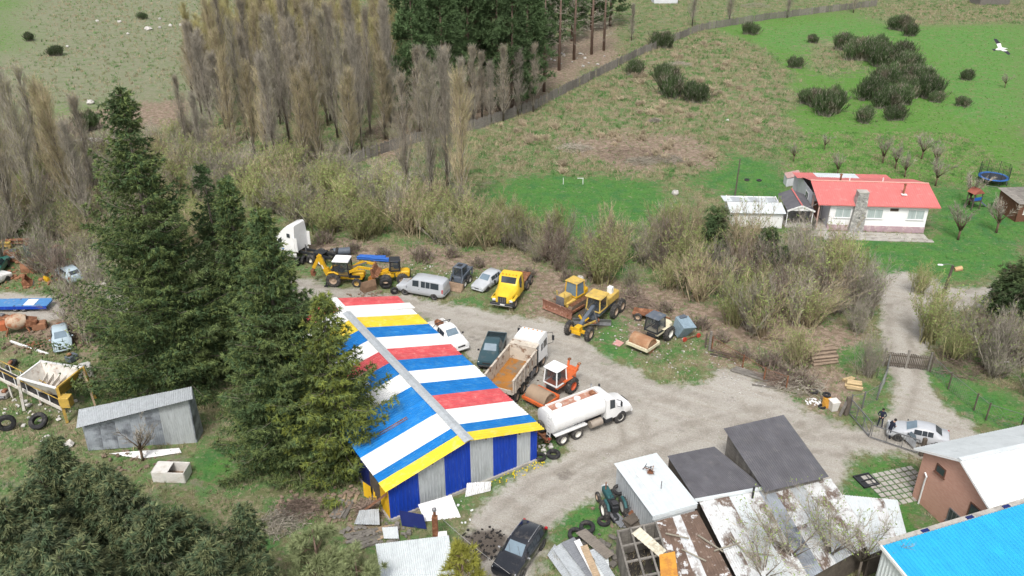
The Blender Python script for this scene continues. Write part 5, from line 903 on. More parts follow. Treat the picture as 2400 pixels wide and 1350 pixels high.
# ---- saloon at the gate
p, h = pose((2103, 1033), (2172, 1048), 1, .74, 1.28, -1.28); p2 = G(2103, 1033); p = Vector((p2.x, p2.y, 0)) - Vector((math.cos(h) * 1.28 - math.sin(h) * .78, math.sin(h) * 1.28 + math.cos(h) * .78, 0)); t = T('gate_car', 'silver saloon car with open door stopped at the metal gate', 'car', p, h)
c = Car(t, [(2.15, .36, .52, .58, .70, .62), (2.05, .22, .62, .74, .80, .68), (1.05, .2, .84, .92, .85, .72), (.88, .2, .86, .96, .85, .70), (.1, .2, .88, 1.36, .85, .60), (-.6, .2, .88, 1.40, .85, .60), (-1.1, .2, .90, 1.35, .85, .58), (-1.65, .22, .90, 1.0, .84, .64), (-2.1, .26, .88, .95, .80, .62), (-2.2, .36, .7, .82, .74, .6)], car_silver)
c.screen(3, 4, 'windscreen', glass_b); c.side_glass(4, 5, -.3, .45); c.side_glass(4, 5, .5, .98); c.side_glass(5, 6, .05, .8); c.screen(7, 6, 'rear_window', glass_d); arches(t, (1.28, -1.28), .85, .31); [wheel(t, x, y, .31, .19) for x in (1.28, -1.28) for y in (.775, -.775)]
lamps(t, 2.0, .6, .64, (.2, .28, .15), lamp_w, 'headlight'); lamps(t, -2.12, .66, .82, (.12, .2, .16), lamp_r, 'tail_light'); lamps(t, .7, .94, .94, (.08, .14, .12), trim_k, 'mirror')
d = MB().box((-.02, .5, .55), (.07, 1.0, .62), ch=.03).build('open_door', car_silver, t); d.location = (.75, .86, 0); d.rotation_euler = (0, 0, math.radians(38)); MB().quad((-.02, .08, .9), (-.02, .95, .9), (-.02, .8, 1.28), (-.02, .28, 1.28)).build('door_glass', glass_b, d)
# ---- black SUV
p, h = pose((1222, 1352), (1268, 1285), 1, .8, 1.37, -1.37); t = T('black_suv', 'black sport utility car parked at the bottom edge beside charred ground', 'car', p, h)
c = Car(t, [(2.3, .42, .7, .78, .78, .66), (2.18, .3, .84, .98, .88, .74), (1.15, .28, 1.02, 1.10, .93, .80), (.98, .28, 1.04, 1.14, .93, .78), (.25, .28, 1.06, 1.62, .93, .70), (-.6, .28, 1.06, 1.68, .93, .70), (-1.6, .28, 1.06, 1.64, .92, .68), (-2.1, .3, 1.04, 1.2, .90, .70), (-2.25, .42, .9, 1.05, .84, .66)], car_black)
c.screen(3, 4, 'windscreen', glass_b); c.side_glass(4, 5, -.28, .5); c.side_glass(4, 5, .55, 1.0); c.side_glass(5, 6, .05, .5); c.side_glass(5, 6, .55, .95); c.screen(7, 6, 'rear_window', glass_d); arches(t, (1.37, -1.37), .93, .36); [wheel(t, x, y, .36, .23) for x in (1.37, -1.37) for y in (.84, -.84)]
for s_ in (-1, 1): MB().tube([(.1, s_ * .62, 1.70), (0, s_ * .62, 1.76), (-1.4, s_ * .60, 1.76), (-1.5, s_ * .60, 1.70)], .025, 6).build('roof_rail', chrome, t, smooth=50)
lamps(t, 2.1, .66, .82, (.2, .3, .16), lamp_w, 'headlight'); lamps(t, -2.12, .78, 1.02, (.14, .18, .3), lamp_r, 'tail_light'); lamps(t, .82, 1.04, 1.14, (.1, .18, .16), chrome, 'mirror'); MB().tube([(.95, .5, 1.16), (.5, .1, 1.46)], .015, 5).tube([(.95, -.2, 1.16), (.55, -.5, 1.44)], .015, 5).build('wiper', trim_k, t)
# ---- pickups
def pickup(t, mat, s=1., bar=False, old=False, grille=True):
    c = Car(t, [(2.45, .40, .62, .70, .76, .66), (2.34, .28, .78, .92, .85, .72), (1.15, .28, .98, 1.06, .88, .76), (1.0, .28, 1.0, 1.10, .88, .74), (.42, .28, 1.02, 1.58, .88, .66), (-.2, .28, 1.02, 1.63, .88, .66), (-.62, .28, 1.02, 1.60, .88, .64), (-.72, .28, 1.0, 1.06, .88, .8)], mat)
    c.screen(3, 4, 'windscreen', glass_b); c.side_glass(4, 5, -.3, 1.0); c.side_glass(5, 6, .08, .9); MB().quad((-.72, .6, 1.08), (-.72, -.6, 1.08), (-.66, -.56, 1.5), (-.66, .56, 1.5)).build('rear_window', glass_d, t)
    b = MB()
    for s_ in (-1, 1): b.box((-1.65, s_ * .84, .72), (1.85, .08, .56), ch=.02)
    b.box((-1.65, 0, .5), (1.85, 1.6, .08)).box((-.77, 0, .76), (.06, 1.6, .5)); b.build('cargo_bed', mat, t); MB().box((-2.58, 0, .73), (.06, 1.66, .54), ch=.02).build('tailgate', mat, t)
    arches(t, (1.5, -1.55), .885, .35); [wheel(t, x, y, .35, .22) for x in (1.5, -1.55) for y in (.79, -.79)]
    lamps(t, 2.28, .62, .76, (.2, .28, .17), lamp_w, 'headlight'); lamps(t, -2.6, .8, .8, (.06, .1, .3), lamp_r, 'tail_light'); lamps(t, .9, 1.0, 1.1, (.1, .18, .16), trim_k, 'mirror'); MB().box((2.46, 0, .46), (.16, 1.5, .2), ch=.05).build('front_bumper', trim_k if old else mat, t)
    if grille: MB().box((2.425, 0, .72), (.06, .74, .16), ch=.02).build('grille', trim_k, t)
    if bar:
        for s_ in (-1, 1): MB().tube([(-1.5, s_ * .78, .95), (-.9, s_ * .74, 1.66), (-.88, 0, 1.72)], .035, 6).build('roll_bar', mach_bk, t, smooth=60)
a, b = G(1080, 826), G(1024, 776); h = math.atan2(a.y - b.y, a.x - b.x); t = T('white_pickup', 'white pickup truck with roll bar parked beside the striped roof', 'pickup', (a + b) / 2, h); pickup(t, car_white, bar=True)
MB().box((-1.9, .1, 1.0), (.9, .5, .5), rz=.3, ch=.1).build('cargo_load', rust, t)
a, b = G(1142, 864), G(1164, 806); h = math.atan2(a.y - b.y, a.x - b.x); t = T('green_pickup', 'old dark teal pickup truck squeezed between shed and dump truck', 'pickup', (a + b) / 2, h); pickup(t, car_green, old=True)
for k in range(7): MB().box((-.95 - k * .24, 0, .98), (.05, 1.7, .04)).build('bed_slat', mach_bk, t)
# ---- tanker truck
p, h = pose((1448, 990), (1340, 1033.5), -1, 1.0, 2.55, -2.15); t = T('water_tanker_truck', 'white water tanker truck with rusty open walkway parked in the yard', 'truck', p, h)
MB().box((-.3, .45, .85), (7.4, .12, .26)).box((-.3, -.45, .85), (7.4, .12, .26)).build('chassis', mach_bk, t)
def orow(x, w, h, z, n=20, pw=2.6): return [(x, w * math.copysign(abs(math.cos(a)) ** (2 / pw), math.cos(a)), z + h * math.copysign(abs(math.sin(a)) ** (2 / pw), math.sin(a))) for a in [2 * PI * (k + .5) / n for k in range(n)]]
MB().loft([orow(-3.75, 1.0, .72, 1.95), orow(-3.72, 1.12, .84, 1.95), orow(1.0, 1.12, .84, 1.95), orow(1.05, 1.0, .72, 1.95)]).build('tank', truck_w, t, smooth=40)
w_ = MB(); w_.box((-1.3, .45, 2.88), (4.4, .06, .22)).box((-1.3, -.45, 2.88), (4.4, .06, .22)).box((.9, 0, 2.88), (.06, .9, .22)).box((-3.5, 0, 2.88), (.06, .9, .22)); w_.build('walkway_rail', truck_w, t); MB().box((-1.3, 0, 2.80), (4.3, .84, .05)).build('walkway', M('rusty_walkway', (.40, .20, .14), rough=.85, var=.2, c2=(.5, .42, .36), s=2, lo=.56, hi=.66), t)
for x in (-2.6, -.9, .5): MB().lathe([(.26, 2.83), (.26, 2.95), (.2, 3.0), (.01, 3.0)], c=(x, 0, 0), n=14).build('manhole', truck_w if x < 0 else rust, t)
for x, yw in ((-2.85, 1.0), (-1.5, 1.0)):
    for s_ in (-1, 1): wheel(t, x, s_ * .92, .5, .42, rim_w)
MB().box((-2.15, -1.1, 1.12), (2.9, .06, .12)).box((-2.15, 1.1, 1.12), (2.9, .06, .12)).box((-2.15, 0, 1.1), (2.9, 2.2, .04)).build('mudguard', truck_w, t)
cb = MB(); sec = [(3.75, .75, 1.0, 1.08, 1.0, .8), (3.6, .62, 1.22, 1.36, 1.06, .8), (2.45, .6, 1.5, 1.62, 1.1, .85), (2.2, .6, 1.52, 1.75, 1.12, .95), (1.85, .6, 1.55, 2.5, 1.14, .98), (1.5, .6, 1.55, 2.62, 1.14, 1.0), (1.1, .6, 1.55, 2.6, 1.14, 1.0)]; c = Car(t, sec, truck_w); c.screen(3, 4, 'windscreen', glass_d); c.side_glass(4, 5, -.3, 1.1)
arches(t, (2.55,), 1.1, .5); [wheel(t, 2.55, y, .5, .3, rim_w) for y in (1.0, -1.0)]
lamps(t, 3.6, .84, 1.02, (.2, .24, .22), lamp_w, 'headlight'); MB().box((3.72, 0, .72), (.2, 2.1, .26), ch=.06).build('front_bumper', truck_w, t); MB().box((3.74, 0, 1.08), (.06, .9, .4), ch=.03).build('grille', trim_k, t)
for s_ in (-1, 1): MB().tube([(2.15, s_ * 1.1, 1.7), (2.3, s_ * 1.4, 1.75), (2.3, s_ * 1.4, 2.3), (2.05, s_ * 1.1, 2.35)], .025, 6).box((2.3, s_ * 1.42, 2.05), (.08, .22, .42), ch=.03).build('mirror', mach_bk, t)
MB().cyl((-.3, -.95, .8), (.75, -.95, .8), .3, n=14).build('fuel_tank', M('brushed_tank', (.42, .36, .30), rough=.4, metal=.3), t, smooth=40); MB().box((1.35, -1.0, .7), (.7, .35, .35)).build('cab_step', mach_bk, t); MB().cyl((1.05, .85, .9), (1.05, .85, 3.0), .07, n=10).build('exhaust_stack', chrome, t)
ld = MB()
for s_ in (-.75, -.35): ld.tube([(-3.85, s_, .9), (-3.85, s_, 2.7), (-3.5, s_, 3.0)], .025, 6)
for k in range(7): ld.cyl((-3.85, -.75, 1.0 + k * .27), (-3.85, -.35, 1.0 + k * .27), .018, n=6)
ld.build('ladder', truck_w, t); q = wheel(t, -3.98, -.55 + .1, .48, .28, rim_t, name='spare_wheel', z=1.35, side=-1); q.rotation_euler = (0, 0, math.radians(-90)); q.location = (-3.98, .35, 1.3)
pm = MB().box((-3.95, 0, .72), (.5, 1.5, .12)).tube([(-3.9, -.9, 1.0), (-4.2, -1.1, .8), (-4.2, -.6, .5), (-3.9, -.4, .6)], .04, 6).tube([(-3.9, .2, .6), (-4.2, .5, .5), (-4.0, .9, .9)], .05, 6).build('pump_gear', rust, t); lamps(t, -4.0, .9, .9, (.08, .2, .14), lamp_r, 'tail_light')
def text(parent, body, size, loc, rot, mat, name='lettering'):
    cu = bpy.data.curves.new(name, 'FONT'); cu.body = body; cu.size = size; cu.extrude = .002; cu.align_x = 'CENTER'; cu.align_y = 'CENTER'; o = bpy.data.objects.new(name, cu); dg = bpy.context.evaluated_depsgraph_get()
    COL.objects.link(o); bpy.context.view_layer.update(); me = bpy.data.meshes.new_from_object(o.evaluated_get(bpy.context.evaluated_depsgraph_get())); bpy.data.objects.remove(o); me.materials.clear(); me.materials.append(mat); q = link(name, me, parent, loc); q.rotation_euler = rot; return q
letter_k = M('dark_lettering', (.05, .05, .06), rough=.6)
for k in range(13): MB().box((-1.9 + k * .13, -1.125, 1.52), (.07, .012, .07 + .03 * (k % 3))).build('lettering', letter_k, t)
# ---- dump truck
p, h = pose((1272, 853), (1206, 945), -1, 1.0, 2.9, -3.0); t = T('white_dump_truck', 'white cab-over dump truck with rusty empty tipper body', 'truck', p, h)
MB().box((-.2, .42, .9), (8.0, .14, .28)).box((-.2, -.42, .9), (8.0, .14, .28)).build('chassis', mach_bk, t)
for x in (-3.0,):
    for s_ in (-1, 1): wheel(t, x, s_ * .95, .52, .46, rim_t)
for s_ in (-1, 1): wheel(t, -1.6, s_ * .95, .52, .46, rim_t); wheel(t, 2.9, s_ * 1.02, .52, .3, rim_t); wheel(t, 1.35, s_ * 1.02, .52, .3, rim_t)
x0, x1 = -4.0, .95; BT = T('tmp', 'x', 'y'); bpy.data.objects.remove(BT)
MB().box(((x0 + x1) / 2, 0, 1.36), (x1 - x0, 2.3, .1)).build('tipper_floor', bed_rust, t)
for s_ in (-1, 1):
    b = MB().box(((x0 + x1) / 2, s_ * 1.2, 2.0), (x1 - x0, .09, 1.3)); b.box(((x0 + x1) / 2, s_ * 1.22, 2.68), (x1 - x0 + .1, .16, .1)); sd = b.build('tipper_side', bed_old, t)
    for k in range(6): MB().box((x0 + .4 + k * .88, s_ * 1.27, 1.95), (.12, .07, 1.3)).build('side_rib', bed_old, sd)
MB().box((x1, 0, 2.1), (.09, 2.4, 1.5)).box((x1 + .3, 0, 2.87), (.75, 2.4, .08)).build('tipper_headboard', bed_old, t); MB().box((x0, 0, 1.5), (.08, 2.3, .4)).build('tailgate', bed_old, t)
rr = lambda x, w, z0, z1, k=.1: [(x, w - k, z0), (x, w, z0 + k), (x, w * .98, z1 - .25), (x, w * .9, z1), (x, -w * .9, z1), (x, -w * .98, z1 - .25), (x, -w, z0 + k), (x, -w + k, z0)]
MB().loft([rr(3.75, 1.12, .8, 2.5), rr(3.68, 1.2, .7, 3.0), rr(3.2, 1.2, .7, 3.12), rr(1.75, 1.2, .95, 3.1)]).build('cab', truck_w, t, smooth=30); MB().quad((3.80, .98, 1.75), (3.80, -.98, 1.75), (3.74, -.94, 2.62), (3.74, .94, 2.62)).build('windscreen', glass_d, t)
for s_ in (-1, 1):
    MB().box((3.1, s_ * 1.195, 2.2), (.75, .03, .7), ch=.02).build('side_window', glass_d, t); MB().box((2.35, s_ * 1.195, 2.2), (.35, .03, .62), ch=.02).build('side_window', glass_d, t)
    MB().tube([(3.6, s_ * 1.15, 2.9), (3.95, s_ * 1.55, 2.85), (3.95, s_ * 1.6, 1.9), (3.6, s_ * 1.2, 1.8)], .025, 6).box((3.96, s_ * 1.6, 2.35), (.07, .22, .5), ch=.03).build('mirror', mach_bk, t)
MB().box((3.8, 0, .62), (.16, 2.35, .4), ch=.05).build('front_bumper', truck_w, t); lamps(t, 3.85, .85, .72, (.08, .3, .18), lamp_w, 'headlight'); MB().box((1.45, -.9, 1.7), (.5, .5, 1.4), ch=.08).build('air_filter', mach_bk, t)
for k in range(5): MB().box((3.3, -.8 + .4 * k, 3.15), (.12, .07, .06)).build('roof_lamp', lamp_o, t)
MB().box((.4, -1.0, .75), (1.0, .45, .5), ch=.06).build('fuel_tank', steel, t)
# ---- yellow bonneted truck
p, h = pose((1205, 722), (1238, 672), 1, .98, 1.9, -2.7); t = T('yellow_truck', 'yellow bonneted truck with black grille parked beside the hatchback', 'truck', p, h)
MB().box((-1.2, .42, .85), (6.4, .13, .26)).box((-1.2, -.42, .85), (6.4, .13, .26)).box((-3.9, 0, .85), (.2, .9, .26)).build('chassis', mach_bk, t)
c = Car(t, [(2.75, .75, 1.25, 1.5, .62, .5), (2.6, .65, 1.3, 1.58, .72, .55), (1.9, .62, 1.45, 1.72, 1.0, .62), (1.0, .62, 1.55, 1.85, 1.1, .85), (.85, .62, 1.6, 1.95, 1.14, .95), (.5, .62, 1.6, 2.6, 1.15, 1.0), (.1, .62, 1.6, 2.7, 1.15, 1.0), (-.7, .62, 1.6, 2.66, 1.15, 1.0)], truck_y); c.screen(4, 5, 'windscreen', glass_d); c.side_glass(5, 6, -.3, 1.6)
MB().box((2.76, 0, 1.12), (.08, .86, .66), ch=.04).build('grille', trim_k, t); [MB().box((2.81, -.3 + .2 * k, 1.12), (.03, .03, .6)).build('grille_bar', chrome, t) for k in range(4)]
for s_ in (-1, 1): MB().box((1.95, s_ * .98, 1.08), (1.35, .46, .34), ch=.14).build('mudguard', truck_y, t); MB().box((2.6, s_ * .86, 1.0), (.16, .34, .24), ch=.03).build('headlight', lamp_w, t); wheel(t, 1.9, s_ * 1.0, .5, .3, rim_t); wheel(t, -2.1, s_ * .95, .5, .46, rim_t); wheel(t, -3.4, s_ * .95, .5, .46, rim_t); MB().box((.95, s_ * 1.32, 2.0), (.08, .2, .4), ch=.03).build('mirror', mach_bk, t)
MB().box((2.86, 0, .72), (.2, 2.35, .26), ch=.05).build('front_bumper', mach_bk, t); MB().box((2.97, 0, .62), (.02, 2.2, .06)).build('bumper_strip', chrome, t); MB().box((2.98, .1, .74), (.02, .45, .14)).build('number_plate', plate_m, t)
for k in range(5): MB().box((.35, -.7 + .35 * k, 2.74), (.14, .08, .07)).build('roof_lamp', lamp_o, t)
MB().box((-2.4, 0, 1.08), (2.9, 1.9, .12)).build('flat_deck', rust, t); MB().box((-.95, 0, 1.6), (.1, 2.1, .9)).build('headboard', rust, t)
# ---- white long-haul tractor
p, h = pose((653, 601), (724, 617), 1, 1.0, 2.6, -2.1); t = T('white_tractor_truck', 'white sleeper cab tractor truck without trailer half hidden by a spruce', 'truck', p, h)
MB().box((-.8, .42, .85), (7.0, .13, .26)).box((-.8, -.42, .85), (7.0, .13, .26)).build('chassis', mach_bk, t)
c = Car(t, [(3.9, .6, 1.0, 1.15, 1.0, .8), (3.75, .5, 1.35, 1.55, 1.1, .85), (2.5, .5, 1.7, 1.9, 1.15, .9), (2.3, .5, 1.75, 2.0, 1.2, 1.0), (1.75, .5, 1.8, 2.95, 1.22, 1.02), (1.2, .9, 1.9, 3.5, 1.22, 1.0), (.6, .95, 1.9, 3.95, 1.22, .98), (-.1, .95, 1.9, 4.15, 1.22, .92), (-.25, 1.0, 1.9, 4.0, 1.2, .9)], truck_w); c.screen(3, 4, 'windscreen', glass_d); c.side_glass(4, 5, -.35, .6, v1=.5)
for s_ in (-1, 1): MB().box((.45, s_ * 1.17, 2.9), (.4, .06, .42), ch=.04).build('sleeper_window', glass_d, t); MB().box((-.2 + .9, s_ * 1.05, .62), (2.0, .3, .55), ch=.12).build('fuel_tank', M('pale_tank', (.6, .6, .58), rough=.4), t); wheel(t, 2.6, s_ * 1.02, .5, .3, rim_w); wheel(t, -2.1, s_ * .95, .5, .46, rim_w); wheel(t, -3.4, s_ * .95, .5, .46, rim_w); MB().box((-.35, s_ * 1.1, 1.9), (.5, .06, 1.6)).build('side_fairing', truck_w, t)
MB().box((-2.7, 0, 1.1), (1.2, 1.0, .1), ch=.03).build('fifth_wheel', mach_bk, t); MB().box((3.95, 0, .55), (.2, 2.3, .35), ch=.06).build('front_bumper', truck_w, t); MB().box((-1.1, .4, 1.3), (.08, .08, 1.1)).build('deck_post', steel, t); lamps(t, 3.75, .8, 1.0, (.2, .3, .25), lamp_w, 'headlight'); MB().box((1.3, 1.235, 1.25), (.18, .01, .18), ch=.004).build('door_emblem', M('blue_emblem', (.05, .2, .5)), t)
# ---- tracks, rollers and diggers
cab_glass = M('tinted_cab_glass', (.06, .07, .08), rough=.06, spec=.6, alpha=.55, var=.05)
def cabbox(t, x0, x1, w, z0, z1, roof, frame, glass=None, taper=.88, th=.14, rover=.12, lab='cab_roof'):
    g = glass or cab_glass; xm = (x0 + x1) / 2
    def pl(f): return [(xm + (x0 - xm) * f, -w * f), (xm + (x1 - xm) * f, -w * f), (xm + (x1 - xm) * f, w * f), (xm + (x0 - xm) * f, w * f)]
    B, U = pl(1), pl(taper); e = MB()
    for i in range(4): e.beam((*B[i], z0), (*U[i], z1), .1, .1)
    for i in range(4): j = (i + 1) % 4; e.beam((*B[i], z0 + .04), (*B[j], z0 + .04), .1, .1)
    f = e.build('cab_frame', frame, t)
    for i in range(4):
        j = (i + 1) % 4; k = .985; q = [(B[i][0] * k + xm * (1 - k), B[i][1] * k, z0 + .1), (B[j][0] * k + xm * (1 - k), B[j][1] * k, z0 + .1), (U[j][0] * k + xm * (1 - k), U[j][1] * k, z1 - .02), (U[i][0] * k + xm * (1 - k), U[i][1] * k, z1 - .02)]; MB().quad(*q).build('cab_glass', g, f)
    MB().box((xm, 0, z1 + th / 2), ((x1 - x0) * taper + rover * 2, 2 * w * taper + rover * 2, th), ch=.06).build(lab, roof, t)
    MB().box((xm - .15, 0, z0 + .25), (.5, .5, .12)).box((xm - .38, 0, z0 + .5), (.12, .5, .55)).build('seat', seat_m, t)
# backhoe loader, local +X = loader end
p, h = pose((832, 673), (783, 671), -1, .85, 1.08, -1.08); t = T('yellow_backhoe', 'yellow backhoe loader with white cab roof and raised digging arm', 'backhoe', p, h)
MB().box((.2, 0, .85), (3.2, .8, .5), ch=.06).box((1.35, 0, 1.15), (1.3, .85, .55), ch=.1).build('body', mach_y, t); MB().box((1.0, 0, 1.0), (1.2, .9, .3)).build('engine_side', mach_bk, t); cabbox(t, -1.1, .55, .78, 1.15, 2.65, truck_w, mach_bk, th=.16)
for s_ in (-1, 1): wheel(t, -1.08, s_ * .85, .72, .42, rim_t, knob=True); wheel(t, 1.3, s_ * .8, .46, .3, rim_y, knob=True); MB().tube([(-1.75, s_ * .82, 1.2), (-1.5, s_ * .82, 1.5), (-1.0, s_ * .82, 1.58), (-.55, s_ * .82, 1.35)], .12, 6).build('rear_fender', mach_y, t, smooth=60); MB().beam((.45, s_ * .62, 1.5), (1.6, s_ * .62, 2.2), .14, .24).beam((1.6, s_ * .62, 2.2), (3.0, s_ * .62, 2.0), .14, .22).build('loader_arm', mach_y, t)
MB().beam((.6, .3, 1.7), (2.2, .3, 2.3), .1, .12).build('lift_ram', steel, t); MB().extr([(2.9, 1.2), (3.6, 1.3), (3.2, 1.5), (3.0, 2.1), (2.85, 2.1)], -1.0, 1.0).build('loader_bucket', rust, t)
MB().beam((-1.7, 0, .9), (-2.0, 0, 1.6), .4, .5).build('swing_post', mach_y, t); MB().beam((-1.9, 0, 1.0), (-2.65, 0, 3.05), .3, .42).build('boom', mach_y, t); MB().beam((-2.5, 0, 3.1), (-3.3, 0, 1.6), .24, .34).build('dipper_arm', mach_y, t); MB().beam((-2.2, .02, 2.0), (-2.9, .02, 2.6), .1).build('boom_ram', steel, t); MB().extr([(-3.2, 1.5), (-3.6, 1.35), (-3.55, .85), (-3.2, .75), (-3.15, 1.0), (-3.35, 1.1)], -.3, .3).build('digging_bucket', rust, t)
for s_ in (-1, 1): MB().beam((-1.7, s_ * .75, .9), (-1.85, s_ * .95, .1), .14).box((-1.85, s_ * .95, .06), (.4, .3, .08)).build('stabiliser', mach_bk, t)
MB().quad((-2.17, -.16, 1.62), (-2.33, -.16, 2.06), (-2.44, -.16, 2.0), (-2.28, -.16, 1.56)).build('arm_decal', M('white_decal', (.75, .75, .72)), t)
# compact wheel loader
p, h = pose((907, 668), (942, 666), 1, .7, .85, -.85); t = T('yellow_wheel_loader', 'small yellow articulated wheel loader with black canopy and orange bucket', 'wheel loader', p, h)
MB().box((-.9, 0, 1.0), (1.5, 1.0, .7), ch=.12).box((.6, 0, .85), (1.3, .7, .5), ch=.08).build('body', mach_y, t); MB().box((-.1, 0, 1.3), (.9, .9, .35), ch=.06).build('cab_floor', mach_y, t); cabbox(t, -.65, .35, .55, 1.45, 2.5, mach_bk, mach_bk, th=.1)
for x in (.85, -.85):
    for s_ in (-1, 1): wheel(t, x, s_ * .72, .58, .42, rim_t, knob=True)
for s_ in (-1, 1): MB().beam((.5, s_ * .3, 1.35), (1.9, s_ * .3, .95), .12, .24).build('lift_arm', mach_y, t)
MB().extr([(1.9, .25), (2.7, .2), (2.3, .5), (2.15, 1.2), (1.9, 1.25)], -.95, .95).build('bucket', M('orange_bucket', (.52, .2, .03), rough=.7, c2=(.3, .16, .09), s=2), t); MB().box((-1.68, 0, .85), (.1, .9, .5), ch=.03).build('rear_grille', mach_bk, t)
# skid loader
p, h = pose((1088, 674), (1100, 663), 1, .72, .55, -.55); t = T('grey_skid_loader', 'dark grey skid loader with cage cab and wide rusty bucket', 'skid loader', p, h)
MB().box((-.35, 0, .75), (2.1, .95, .7), ch=.1).build('body', mach_gr, t); cabbox(t, -.6, .6, .52, 1.05, 2.05, mach_gr, mach_gr, th=.08, rover=.02, taper=.95); MB().box((-1.3, 0, 1.2), (.6, .95, .5), ch=.08).build('engine_hood', mach_gr, t)
for x in (.55, -.55):
    for s_ in (-1, 1): wheel(t, x, s_ * .72, .42, .28, rim_w, knob=True)
for s_ in (-1, 1): MB().beam((-1.4, s_ * .66, 1.45), (.6, s_ * .66, 1.2), .1, .18).beam((.6, s_ * .66, 1.2), (1.1, s_ * .66, .45), .1, .16).build('lift_arm', mach_gr, t); MB().beam((-1.35, s_ * .66, .7), (-1.4, s_ * .66, 1.5), .12, .2).build('arm_tower', mach_gr, t)
MB().extr([(1.1, .08), (1.85, .05), (1.45, .25), (1.3, .65), (1.1, .68)], -.95, .95).build('bucket', M('dusty_brown_bucket', (.27, .19, .13), rough=.8, var=.2), t); MB().box((0, 0, 2.15), (.5, .5, .04)).build('roof_hatch', mach_bk, t)
# bulldozer
a, b = G(1305, 740), G(1385, 692); h = math.atan2(a.y - b.y, a.x - b.x); p = G(1338, 718); t = T('yellow_bulldozer', 'old yellow bulldozer with rusty blade and bare engine', 'bulldozer', p, h)
trk = [(-1.75, .35), (-1.55, .1), (1.35, .1), (1.6, .38), (1.45, .75), (1.2, .88), (-1.4, .92), (-1.7, .7)]
for s_ in (-1, 1):
    tr = MB().extr(trk, s_ * .95 - .24, s_ * .95 + .24).build('crawler_track', M('muddy_track', (.17, .125, .09), rough=.9, var=.25), t)
    for k in range(15): x = -1.5 + k * .2; MB().box((x, s_ * .95, .95), (.07, .5, .05)).build('track_shoe', rust, tr)
    MB().beam((-.4, s_ * 1.28, .42), (2.3, s_ * 1.28, .4), .14, .2).build('push_arm', rust, t)
MB().box((-.1, 0, .85), (3.0, 1.3, .5), ch=.06).build('body', mach_yd, t); MB().box((1.1, 0, 1.35), (1.3, .9, .85), ch=.08).build('engine_hood', mach_yd, t); MB().box((1.78, 0, 1.3), (.1, .95, 1.0), ch=.03).build('radiator', steel, t); cabbox(t, -1.2, .1, .7, 1.2, 2.6, mach_yd, mach_y, glass_b, th=.12); MB().box((-1.5, 0, 1.35), (.8, 1.4, .7), ch=.15).build('fuel_tank', mach_y, t)
for s_ in (-1, 1): MB().cyl((1.5, s_ * .45, .9), (1.75, s_ * .45, 2.3), .05, n=8).build('lift_cylinder', mach_yd, t)
bl = []
for k in range(7): a_ = -.5 + k * .17; bl.append((2.55 - .35 * math.cos(a_ * 1.6), .12 + k * .17))
MB().extr(bl + [(x - .1, z) for x, z in reversed(bl)], -1.75, 1.75).build('blade', blade_m, t)
# motor grader
p, h = pose((1380, 797), (1447, 737), 1, 1.05, 3.0, -2.7); t = T('yellow_motor_grader', 'faded yellow motor grader with long grey frame and tan cab roof', 'grader', p, h)
MB().beam((2.9, 0, 1.05), (.3, 0, 1.95), .34, .36).build('main_frame', mach_gr, t); MB().box((-2.6, 0, 1.5), (3.0, .95, .9), ch=.1).build('engine_hood', mach_yd, t); MB().box((-1.5, 0, .85), (4.2, .7, .35)).build('rear_frame', mach_gr, t); cabbox(t, -1.0, .45, .72, 1.5, 2.85, mach_yd, mach_yd, th=.16, rover=.22); MB().box((-.3, 0, 1.25), (1.3, 1.3, .5), ch=.06).build('cab_base', mach_gr, t); MB().box((-4.05, 0, 1.45), (.12, .9, .8), ch=.03).build('rear_grille', mach_yd, t); MB().box((-3.0, 0, 2.25), (.5, .5, .7), ch=.05).build('air_filter', truck_w, t)
for x in (-2.05, -3.4):
    for s_ in (-1, 1): wheel(t, x, s_ * 1.05, .66, .42, rim_t, knob=True)
for s_ in (-1, 1): wheel(t, 3.0, s_ * 1.05, .64, .4, rim_t, knob=True); MB().beam((-2.0, s_ * .8, .7), (-3.4, s_ * .8, .7), .2, .3).build('tandem_case', mach_yd, t)
MB().beam((3.0, -1.0, .65), (3.0, 1.0, .65), .22, .25).box((3.15, 0, .95), (.7, .55, .6), ch=.06).build('front_axle', mach_y, t); MB().box((3.55, 0, .7), (.12, .9, .3)).build('front_plate', mach_y, t)
for s_ in (-1, 1): MB().beam((2.2, s_ * .1, 1.3), (2.2, s_ * .5, 1.75), .14).build('lift_bracket', mach_y, t); MB().cyl((1.0, s_ * .4, 1.9), (.9, s_ * .75, .75), .06, n=8).build('blade_cylinder', steel, t)
MB().lathe([(.75, .62), (.75, .72), (.6, .72), (.6, .62)], c=(.6, 0, 0), n=20, closed=True).build('turntable', rust, t); mb = MB().extr([(-.12, .1), (.0, .05), (-.08, .35), (.02, .68), (-.06, .68), (-.16, .35)], -1.8, 1.8).build('mouldboard', steel, t); mb.location = (.5, 0, 0); mb.rotation_euler = (0, 0, math.radians(28)); MB().beam((2.6, .12, .95), (.6, .5, .72), .12, .14).beam((2.6, -.12, .95), (.6, -.5, .72), .12, .14).build('drawbar', mach_yd, t)
